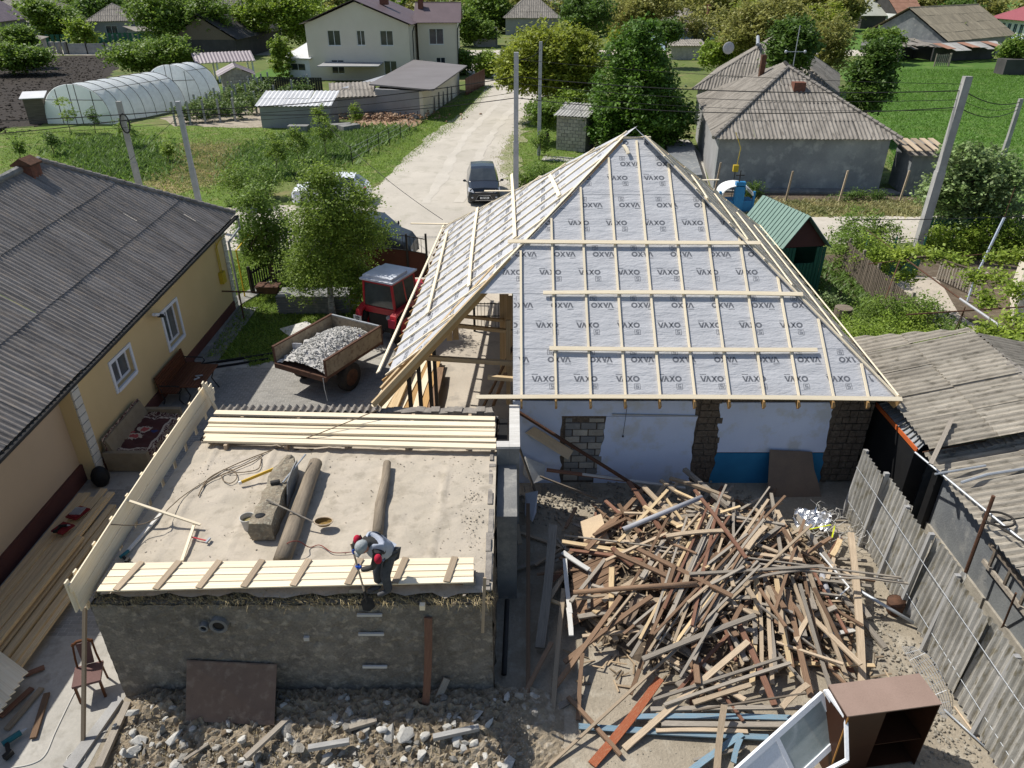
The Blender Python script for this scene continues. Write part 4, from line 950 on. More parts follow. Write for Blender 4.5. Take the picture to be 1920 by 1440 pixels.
# throw: a pattern of cream scrolls, border and roses on maroon
mm=bpy.data.materials.new('throw_pattern');mm.use_nodes=True;nt=mm.node_tree;L=nt.links;bs=nt.nodes['Principled BSDF'];bs.inputs['Roughness'].default_value=.95
uvn=nd(nt,'ShaderNodeUVMap');sx=nd(nt,'ShaderNodeSeparateXYZ');L.new(uvn.outputs[0],sx.inputs[0])
def mth(op,a,b=None,c=None):
 x=nd(nt,'ShaderNodeMath',operation=op)
 for i,v in enumerate((a,b,c)):
  if v is None:continue
  if isinstance(v,(int,float)):x.inputs[i].default_value=v
  else:L.new(v,x.inputs[i])
 return x.outputs[0]
def mc(f,a,b):
 x=nd(nt,'ShaderNodeMix',data_type='RGBA')
 for i,v in((0,f),(6,a),(7,b)):
  if isinstance(v,tuple):x.inputs[i].default_value=(*v,1)
  else:L.new(v,x.inputs[i])
 return x.outputs[2]
U_,V_=sx.outputs[0],sx.outputs[1]
du=mth('MULTIPLY',mth('MINIMUM',U_,mth('SUBTRACT',1.,U_)),1.9);dv=mth('MULTIPLY',mth('MINIMUM',V_,mth('SUBTRACT',1.,V_)),1.3);ed=mth('MINIMUM',du,dv)
vo=nd(nt,'ShaderNodeTexVoronoi');vo.feature='DISTANCE_TO_EDGE';vo.inputs['Scale'].default_value=9;L.new(uvn.outputs[0],vo.inputs['Vector'])
no=nd(nt,'ShaderNodeTexNoise');no.inputs['Scale'].default_value=9;no.inputs['Distortion'].default_value=2.5;L.new(uvn.outputs[0],no.inputs['Vector'])
scroll=mth('LESS_THAN',mth('ABSOLUTE',mth('SUBTRACT',no.outputs['Fac'],.5)),.035)
inb=mth('LESS_THAN',ed,.24);line=mth('LESS_THAN',mth('ABSOLUTE',mth('SUBTRACT',ed,.26)),.02)
cream,maroon=(.50,.40,.30),(.075,.022,.018)
base=mc(mth('MULTIPLY',scroll,inb),maroon,cream);base=mc(line,base,cream)
cu_=mth('MULTIPLY',mth('SUBTRACT',U_,.5),1.9);cv_=mth('SUBTRACT',V_,.5)
for(ax,ay,rr_,cc_)in((-.16,.06,.13,cream),(.16,-.02,.12,cream),(-.16,.06,.075,(.40,.07,.06)),(.16,-.02,.07,(.42,.08,.07)),(.0,.16,.07,(.38,.06,.05)),(.05,-.2,.06,(.03,.04,.13))):
 d2=mth('SQRT',mth('ADD',mth('POWER',mth('SUBTRACT',cu_,ax),2),mth('POWER',mth('SUBTRACT',cv_,ay),2)))
 base=mc(mth('LESS_THAN',mth('ADD',d2,mth('MULTIPLY',mth('SUBTRACT',no.outputs['Fac'],.5),.16)),rr_),base,cc_)
L.new(base,bs.inputs['Base Color'])
r=np.random.default_rng(3);b=MB();na,nb=26,30;uv=[]
for j in range(nb+1):
 for i in range(na+1):
  s=i/na*1.75;y=15.70+2.08*j/nb # s runs down the backrest, over the seat and off the front
  x,z=(-10.52+s*.12,.96-s*.85)if s<.5 else((-10.46+(s-.5)*1.0,.50-(s-.5)*.02)if s<1.5 else(-9.44+(s-1.5)*.08,.48-(s-1.5)*1.0))
  w=.018*sin(j*1.1+i*.5)+.012*r.normal();b.v.append((x+w*.5+.03*sin(j*.55)*(i/na),y+.02*sin(i*.8),z+.02+w));uv.append((j/nb,1-i/na))
b.f=[(j*(na+1)+i,j*(na+1)+i+1,(j+1)*(na+1)+i+1,(j+1)*(na+1)+i)for j in range(nb)for i in range(na)];b.mi=[0]*len(b.f)
me=b.mesh('throw',mm,True);ul=me.uv_layers.new(name='UVMap')
for lp in me.loops:ul.data[lp.index].uv=uv[lp.vertex_index]
link('throw',me,None,I4,label='maroon blanket with cream scroll border and roses spread over the sofa',cat='blanket')
MB().ell((-10.45,15.1,.25),(.22,.22,.3),10,8).build('black_bag',MT['black_plastic'],smooth=True,label='dark bag standing in the shade at the near end of the sofa',cat='bag')
# ---- lumber along the pink wall
LB=[]
for k in range(9):
 x=-10.55+k*.17;lab=['wide pale board of the lumber stack touching the pink wall','pale board second from the pink wall in the lumber stack'][k]if k<2 else None
 z=.30+.05*(k%3==1)+(.06 if k in(3,4)else 0)-(.10 if k>6 else 0)
 y1=[14.35,14.3,14.2,14.45,14.25,13.9,13.75,13.6,13.35][k]
 board('timber',(x+rr.uniform(-.02,.02),7.2,z),(x+.03+(k>3)*.12,y1,z),.155,.05,MT['new_wood2'],kind=(k%3),label='yellowish timber in the upper layer under the pink wall, '+ORD[k]+' from the wall',cat='timber',group='timbers stacked along the pink wall')
for k in range(7):
 x=-10.5+k*.19;board('timber',(x,7.0,.16-.1*(k>5)),(x+.08,13.8-.1*k,.16-.1*(k>5)),.16,.09,MT['new_wood2'],kind=(k%3),label='yellowish timber in the lower layer under the pink wall, '+ORD[k]+' from the wall',cat='timber',group='timbers stacked along the pink wall')
for k in range(2):board('timber',(-9.95+.2*k,7.6,.44),(-9.75+.14*k,14.0-k*1.4,.44),.12,.07,MT['new_wood2'],kind=1,label=['thick square timber lying on top of the stack under the pink wall','shorter square timber second on top of the stack under the pink wall'][k],cat='timber')
for k in range(7):board('plank',G(-75-7*k,1175+10*k,.45),G(46-8*k,1266+12*k,.42),.135,.025,MT['new_wood'],label='pale short plank in the bottom left bundle, '+ORD[k]+' from its upper left',cat='plank',group='short planks in the bottom left corner')
TX=thing('tool_tray','red plastic tool case lying open on the timber stack','tool case',G(145,960,.5));q=G(146,962,.50);q2=G(124,985,.5)
W('red_plastic',(.20,.02,.025),(.16,.02,.022),rough=.45,bump=0)
MB().box(q,(.30,.42,.04),-.35).box(q+V3((0,0,.035)),(.24,.34,.03),-.35).build('case_half',MT['red_plastic'],TX);MB().box(q2+V3((-.02,-.1,0)),(.34,.34,.03),-.35).build('case_half',MT['red_plastic'],TX)
b=MB()
for i in range(9):b.beam(q+V3((-.12+.03*i,-.12,.058)),q+V3((-.10+.03*i,.14,.058)),.012,.014)
b.build('bits',MT['galv'],TX)
drill('black_drill','black cordless screwdriver lying on the timber stack',G(122,988,.52),.1,MT['black_plastic'])
drill('power_tool','blue corded power drill on the concrete at the bottom left edge',G(30,1385,.05),.9,MT['teal_tool'],1.6)
for a,c,m,lb in(((48,1265),(83,1251),'red_wood','short red painted offcut lying on the concrete'),((0,1345),(60,1290),'red_wood','wide dark red plank lying at the bottom left'),((12,1368),(78,1290),'tan_wood','narrow tan plank beside the dark red plank'),((62,1384),(88,1300),'brown_wood','short brown offcut lying half in the sun on the concrete')):
 board('plank',G(*a,.06),G(*c,.06),.10,.04,MT[m],label=lb,cat='plank')
cable('extension_cable','white cable snaking over the concrete below the brown chair',[(20,1440),(60,1432),(85,1415),(105,1370),(140,1298),(150,1285)],.02,.012,MT['cable_white'])
cable('extension_cable','small white cable loop at the edge of the concrete',[(160,1410),(158,1425),(140,1432),(125,1425),(135,1412),(155,1412),(170,1385),(200,1370)],.03,.010,MT['cable_white'])
# ---- chair
CHM=Matrix.Translation(G(178,1296))@Matrix.Rotation(radians(20),4,'Z')
CHR=thing('dining_chair','brown padded wooden dining chair standing left of the mud building','chair',M=CHM)
W('chair_wood',(.13,.05,.02),(.10,.04,.018),rough=.4,bump=.05);W('chair_pad',(.15,.085,.075),(.13,.075,.065),rough=.7,bump=.1)
for x,y in((-.2,-.2),(.2,-.2)):MB().beam((x,y,0),(x,y+.02,.43),.04,.04).build('leg',MT['chair_wood'],CHR,CHM)
for x in(-.19,.19):MB().tube([(x,.24,0),(x,.2,.43),(x*.9,.22,.7),(x*.8,.30,.98)],.02,6).build('leg',MT['chair_wood'],CHR,CHM)
MB().box((0,0,.45),(.46,.46,.05)).build('seat',MT['chair_pad'],CHR,CHM)
MB().prism([(-.09,.21,.5),(.09,.21,.5),(.11,.29,.93),(-.11,.29,.93)],(0,.03,0)).build('back_pad',MT['chair_pad'],CHR,CHM)
MB().tube([(-.17,.29,.93),(-.08,.31,.99),(.08,.31,.99),(.17,.29,.93)],.028,8).build('top_rail',MT['chair_wood'],CHR,CHM)
# ================================================================ SHEDS AND FENCES ON THE RIGHT
RS=thing('right_shed','long rendered shed with weathered corrugated asbestos roof beyond the right fence','shed',(9.45,8,0))
za,zb=2.05,3.0
MB().bb(9.45,3.0,0,9.75,13.2,2.0).build('wall',MT['cement_blue'],RS)
MB().bb(9.40,3.0,0,9.45,13.2,.55).build('plinth',MT['limestone'],RS)
MB().bb(9.45,13.203,0,14.5,13.4,2.2).build('wall',MT['cement_blue'],RS)
MB().bb(9.30,13.0,0,9.447,13.2,2.0).build('pier',MT['black_plastic'],RS)
def prs(pts,m=MT['asb'],**k):return roof_face('roof_sheet',pts,m,RS,**k)
prs([(9.08,13.35,2.12),(9.08,3.0,1.95),(12.4,3.0,2.75),(12.4,13.35,2.95)][::-1][1:]+[(12.4,13.35,2.95)]if False else[V3((9.08,3.0,1.95)),V3((9.08,13.35,2.12)),V3((12.4,13.35,2.95)),V3((12.4,3.0,2.78))],pitch=.15,amp=.026,row=1.7,sheet=1.05,seg=6,rnd=.02)if False else None
# faces are listed so that their normal points up (eave runs towards the camera, slope rises to the right)
prs([V3((9.08,13.35,2.12)),V3((9.08,3.0,1.95)),V3((12.6,3.0,2.80)),V3((12.6,13.35,2.97))],pitch=.17,amp=.03,row=1.75,sheet=1.1,seg=6,rnd=.03)
prs([V3((9.0,18.1,2.65)),V3((9.0,13.0,2.45)),V3((11.85,13.0,3.2)),V3((11.85,17.2,3.3))],pitch=.17,amp=.03,row=1.6,sheet=1.1,seg=6,rnd=.03)
prs([V3((15.5,13.0,2.4)),V3((15.5,17.2,2.5)),V3((11.9,17.2,3.3)),V3((11.9,13.0,3.2))],pitch=.17,amp=.03,row=1.7,sheet=1.1,seg=6,rnd=.03)
MB().prism([(9.4,13.6,0),(15,13.6,0),(15,17.0,0),(9.4,17.8,0)],(0,0,2.5)).build('wall',MT['cement'],RS)
rr=random.Random(31);b=MB()
for i in range(26):b.box((11.87+rr.uniform(-.03,.03),13.1+i*.16,3.25+rr.uniform(-.01,.03)),(.22+rr.uniform(-.04,.06),.2,.07),rr.uniform(-.4,.4))
for i in range(24):b.box((9.3+i*.145,13.25+rr.uniform(-.05,.05),2.2+i*.04),(.2,.16+rr.uniform(-.03,.06),.08),rr.uniform(-.3,.3))
b.build('mortar_ridge',MT['ridge_mortar'],RS)
for a,c,z,w in(((1745,870),(1785,785),2.5,.09),):board('loose_plank',G(*a,z),G(*c,z+.35),w,.03,MT['grey_wood'],RS)
MB().tube([G(1753,889,2.3),G(1848,873,2.45)],.025,6).build('loose_pipe',MT['galv'],RS);MB().tube([G(1802,905,2.35),G(1850,890,2.45),G(1925,878,2.55)],.03,6).build('loose_pipe',MT['galv'],RS)
MB().tube([G(1730,848,2.3),G(1875,822,2.55)],.015,5).build('loose_rod',MT['rust'],RS);MB().tube([G(1716,848,2.28),G(1925,1020,2.28)],.022,6).build('eave_pipe',MT['galv'],RS)
b=MB();cc=G(1872,975,2.33);b.tube([cc+V3((.28*cos(t),.22*sin(t),.02))for t in[2*pi*i/20 for i in range(21)]],.022,6);b.tube([cc+V3((-.2,-.1,.03)),cc+V3((.1,-.7,.03)),cc+V3((.25,-1.2,.03))],.02,6);b.build('hose_loop',MT['rubber'],RS)
LD=thing('wooden_ladder','wooden ladder hanging along the grey rendered shed wall','ladder',(9.38,8,1.2))
for z,y0,y1 in((1.25,11.0,6.5),):MB().beam((9.36,y0,z),(9.36,y1,z-.0),.05,.09).build('stile',MT['grey_wood'],LD);MB().beam((9.36,y0,z+.42),(9.36,y1,z+.42),.05,.06).build('stile',MT['old_wood'],LD)
for i in range(9):y=10.8-i*.5;MB().bb(9.34,y-.03,1.29,9.38,y+.03,1.65).build('rung',MT['old_wood'],LD)
MB().bb(8.95,5.0,.004,9.40,13.0,.06).build('passage_slab',MT['limestone'],kind='structure')
MB().tube([G(1798,1108,.6),G(1863,930,2.9)],.035,7).build('iron_pipe',MT['rust'],label='long rusty pipe leaning on the grey shed roof',cat='pipe')
board('board',G(1790,1100,.05),G(1920,1260,.05),.16,.04,MT['tan_wood'],label='orange stained board lying in the narrow passage by the shed',cat='board')
MB().tube([G(1905,1112,1.6),G(1880,1175,.5),G(1872,1182,.3),G(1862,1178,.2)],.02,6).build('bent_rod',MT['rust'],label='thin dark rod bent against the shed wall below the ladder',cat='rod')
# strip of pale standing-seam roof with orange edge between house and shed
MR2=thing('metal_lean_to','narrow pale metal lean-to roof with an orange edge squeezed beside the new house','lean-to',(8.9,14.5,0))
P=[G(1645,758,2.2),G(1722,845,2.2),G(1745,822,2.3),G(1672,752,2.3)]
flat_face('roof',[P[3],P[0],P[1],P[2]][::1]if False else[P[0],P[1],P[2],P[3]],MT['galv'],MR2,t=.02)
for i in range(12):
 t=(i+.5)/12;MB().beam(P[0].lerp(P[1],t)+V3((0,0,.05)),P[3].lerp(P[2],t)+V3((0,0,.05)),.02,.03).build('seam',MT['cement'],MR2)
W('orange',(.55,.13,.03),(.45,.1,.03),bump=0);MB().beam(P[0]+V3((-.03,0,.0)),P[1]+V3((-.03,0,0)),.03,.1).build('orange_edge',MT['orange'],MR2)
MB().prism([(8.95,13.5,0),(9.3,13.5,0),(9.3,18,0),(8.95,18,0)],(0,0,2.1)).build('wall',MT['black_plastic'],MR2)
# corrugated fence with concrete posts
AF=thing('sheet_fence','leaning fence of weathered corrugated sheets wired between concrete posts','fence',(8.0,9,0))
ys=[13.75,12.75,11.75,10.8,9.8,8.9,8.0,7.1,6.2,5.3,4.4]
for i in range(len(ys)-1):
 t=(-.03,.02,-.01,.03,-.02,.01,-.03,0,.02,0)[i];O=V3((8.0+t,ys[i]+.03,.12-.03*(i%3)));Ud=V3((t*.5,-1,0)).normalized();Vd=V3((.05+t,0,1)).normalized()
 corr('corrugated_sheet',O,Ud,Vd,[(0,0),(1.06,0),(1.06,1.88),(0,1.88)],MT['asb_fence'],AF,pitch=.15,amp=.027,row=3,sheet=1.06,seg=6,tilt=False)
for i in(0,1,2,3,4,6,8,9):y=ys[i]+.05;board('post',(7.93,y,-.1),(8.06,y+.03,1.95+.1*(i%2)),.10,.08,MT['concrete'],AF,up=(0,1,0),kind=0)
for z in(.55,1.5):MB().tube([(7.93,13.8,z),(7.95,9,z-.02),(7.93,4.4,z)],.007,5).build('wire',MT['galv'],AF)
b=MB() # crumpled chicken wire at the foot
for i in range(9):
 b.tube([(7.55+.03*i,9.9-.22*j,.05+.35*sin(j*.5)*(i/9))for j in range(8)],.004,4)
for j in range(10):b.tube([(7.55+.03*i,9.9-.16*j,.05+.35*sin(j*.36)*(i/9))for i in range(9)],.004,4)
b.build('wire_netting',MT['galv'],label='crumpled wire netting at the foot of the corrugated fence',cat='netting')
# ================================================================ WORKER
def skin(name,verts,edges,radii,m,parent,M=I4,sub=2,root=0,**k):
 me=bpy.data.meshes.new(name);me.from_pydata([tuple(v)for v in verts],edges,[]);o=bpy.data.objects.new(name,me);COL.objects.link(o)
 md=o.modifiers.new('s','SKIN');sv=me.skin_vertices[0].data
 for i,r_ in enumerate(radii):sv[i].radius=(r_,r_)if not isinstance(r_,tuple)else r_;sv[i].use_root=(i==root)
 sb=o.modifiers.new('u','SUBSURF');sb.levels=sub;sb.render_levels=sub
 dg=bpy.context.evaluated_depsgraph_get();dg.update();ev=o.evaluated_get(dg);nm=bpy.data.meshes.new_from_object(ev);bpy.data.objects.remove(o)
 nm.materials.clear();nm.materials.append(m);nm.polygons.foreach_set('use_smooth',[True]*len(nm.polygons))
 return link(name,nm,parent,M,**k)
W('cloth_dark',(.045,.043,.042),(.06,.058,.055),sc=8,bump=.3,rough=.95);W('jeans',(.055,.06,.07),(.085,.09,.10),sc=6,bump=.4,rough=.95)
W('vest_grey',(.42,.45,.52),(.36,.39,.45),sc=5,bump=.3);W('vest_red',(.45,.02,.05),(.38,.02,.04),sc=5,bump=.2);W('cap_grey',(.36,.38,.38),(.28,.30,.30),sc=9,bump=.4)
W('glove',(.02,.09,.42),(.02,.07,.35),sc=9,bump=.2);W('skin',(.42,.24,.16),(.38,.21,.14),bump=.05,rough=.6);W('boot',(.085,.085,.09),(.12,.12,.125),sc=9,bump=.3)
PE=thing('person','worker in grey cap, grey red vest and blue gloves bending over a spade','person',(-2.2,8.87,RZ))
pel=V3((-2.04,9.02,3.30));ch_=V3((-2.15,8.84,3.62));nk=V3((-2.22,8.73,3.74));hd=V3((-2.30,8.63,3.72))
hl,hr=pel+V3((-.07,.07,-.03)),pel+V3((.07,-.07,-.03));k1,k2=V3((-2.20,8.98,2.93)),V3((-2.06,8.86,2.92));f1,f2=V3((-2.22,9.02,2.53)),V3((-2.04,8.93,2.53))
sL,sR=V3((-2.34,8.87,3.67)),V3((-2.08,8.64,3.60));eL,eR=V3((-2.50,9.02,3.52)),V3((-2.18,8.62,3.32));hL,hR=V3((-2.54,8.93,3.37)),V3((-2.43,8.73,3.16))
# one continuous body: pelvis, spine, neck, head, arms, legs
vs_=[pel,pel.lerp(ch_,.5)+V3((0,.01,.05)),ch_,nk,hd,sL,sL.lerp(eL,.5),eL,eL.lerp(hL,.85),sR,sR.lerp(eR,.5),eR,eR.lerp(hR,.85),hl,hl.lerp(k1,.5),k1,k1.lerp(f1,.5),f1,hr,hr.lerp(k2,.5),k2,k2.lerp(f2,.5),f2]
ed_=[(0,1),(1,2),(2,3),(3,4),(2,5),(5,6),(6,7),(7,8),(2,9),(9,10),(10,11),(11,12),(0,13),(13,14),(14,15),(15,16),(16,17),(0,18),(18,19),(19,20),(20,21),(21,22)]
ra_=[1.1*q for q in[.13,.125,.135,.06,.085,.075,.056,.047,.038,.075,.056,.047,.038,.10,.085,.065,.058,.05,.10,.085,.065,.058,.05]]
skin('body',vs_,ed_,ra_,MT['cloth_dark'],PE)
# jeans and vest are clothes over it
skin('trousers',[pel,hl,hl.lerp(k1,.5),k1,k1.lerp(f1,.5),f1,hr,hr.lerp(k2,.5),k2,k2.lerp(f2,.5),f2],[(0,1),(1,2),(2,3),(3,4),(4,5),(0,6),(6,7),(7,8),(8,9),(9,10)],[.165,.125,.108,.088,.08,.074,.12,.108,.088,.08,.074],MT['jeans'],PE)
skin('vest',[pel.lerp(ch_,.3),pel.lerp(ch_,.62)+V3((0,.01,.03)),ch_,sL.lerp(ch_,.25),sR.lerp(ch_,.25),nk.lerp(ch_,.6),sL.lerp(ch_,.05),sR.lerp(ch_,.05)],[(0,1),(1,2),(2,3),(2,4),(2,5),(3,6),(4,7)],[.17,.195,.215,.165,.165,.11,.125,.125],MT['vest_grey'],PE,root=1)
for s_ in(sL,sR):MB().ell(s_+V3((0,0,.012))+(s_-ch_)*.42+V3((-.01,-.03,-.02)),(.062,.07,.085),12,8).build('shoulder_patch',MT['vest_red'],PE,smooth=True)
# head details: face turned down towards the spade
fd=V3((-.55,-.45,-.70)).normalized();upv=V3((-.35,-.3,.85));upv=(upv-fd*upv.dot(fd)).normalized();sd_=fd.cross(upv)
HMx=axes(hd,sd_,fd,upv) # local x side, y face direction, z crown
MB().ell((0,.0,.0),(.078,.098,.112),14,10).build('head',MT['skin'],PE,HMx,smooth=True)
MB().ell((0,.10,-.015),(.014,.022,.022),8,6).build('nose',MT['skin'],PE,HMx,smooth=True)
for sx_ in(-1,1):MB().ell((sx_*.03,.088,.015),(.012,.008,.008),8,6).build('eye',MT['black_plastic'],PE,HMx,smooth=True);MB().ell((sx_*.08,-.005,-.01),(.012,.022,.032),8,6).build('ear',MT['skin'],PE,HMx,smooth=True)
MB().ell((0,.088,-.05),(.026,.008,.007),8,4).build('mouth',MT['vest_red'],PE,HMx,smooth=True)
b=MB();b.ell((0,-.008,.035),(.098,.115,.105),18,12);b.v=[(x+.004*sin(z*90+x*60),y,max(z,.012))for x,y,z in b.v]
b.tube([(0.09*sin(t),.11*cos(t)-.0,.02)for t in[2*pi*i/20 for i in range(21)]],.012,6)
b.prism([(-.07,.08,.015),(.07,.08,.015),(.05,.155,.005),(0,.17,0),(-.05,.155,.005)],(0,0,.012));b.build('cap',MT['cap_grey'],PE,HMx,smooth=True)
# spade
SPD=thing('spade','earth-worn spade with a wooden handle gripped by the worker','spade',V3((-2.46,8.74,2.3)))
t0,t1=V3((-2.57,8.97,3.50)),V3((-2.36,8.68,2.56));dd=(t1-t0).normalized()
MB().tube([t0,t1],.017,8).build('handle',MT['tan_wood'],SPD)
sw=dd.cross(V3((.3,-1,.2))).normalized();bl=MB();q=t1-dd*.04
bl.prism([q-sw*.03,q-sw*.10+dd*.04,q-sw*.10+dd*.2,q+dd*.25,q+sw*.10+dd*.2,q+sw*.10+dd*.04,q+sw*.03],dd.cross(sw)*.008);bl.tube([q-dd*.12,q+dd*.08],.024,8);bl.build('blade',MT['rubber'],SPD)
def hand(p,back,grip,thumb_up):
 """palm beside the handle and four fingers and a thumb closed round it"""
 side=back.cross(grip).normalized();fr=back.normalized();v=[p+fr*.02];e=[];ra=[.036];v.append(p-fr*.025);e.append((0,1));ra.append(.034)
 o=skin('glove',v,e,ra,MT['glove'],PE,sub=2)
 for i in range(4):
  a=grip*(-.034+.022*i);l=(.9,1.,.97,.8)[i]
  pts=[p+a+fr*.005+side*.022,p+a-fr*.035*l+side*.034,p+a-fr*.052*l+side*.006,p+a-fr*.034*l-side*.022]
  skin('finger',pts,[(0,1),(1,2),(2,3)],[.0145,.0135,.0125,.011],MT['glove'],PE,sub=1)
 pts=[p+fr*.015-side*.02,p-fr*.01-side*.035+grip*.02*thumb_up,p-fr*.04-side*.02+grip*.035*thumb_up]
 skin('thumb',pts,[(0,1),(1,2)],[.016,.014,.011],MT['glove'],PE,sub=1)
for wrist,el in((hL,eL),(hR,eR)):
 tt=max(0,min(1,(wrist-t0).dot(dd)/(t1-t0).length));p=t0+(t1-t0)*tt;bk=(el-p).normalized();hand(p+bk*.028,bk,dd,-1)
 skin('cuff',[p+bk*.05,p+bk*.11],[(0,1)],[.032,.036],MT['glove'],PE,sub=1)
for f_,tx in((f1,-1),(f2,-1)):
 toe=V3((-.9,-.42,0)).normalized();g_=V3((f_.x,f_.y,RZ+.045))
 skin('boot',[f_+V3((0,0,.02)),g_+V3((0,0,.03)),g_+toe*.11+V3((0,0,.005)),g_+toe*.2],[(0,1),(1,2),(2,3)],[.05,.055,.05,.035],MT['boot'],PE,sub=2)
board('trodden_block',(-2.7,8.98,RZ+.05),(-2.45,8.99,RZ+.05),.12,.08,MT['grey_wood'],label='grey wooden block lying behind the worker by the deck panel',cat='block')
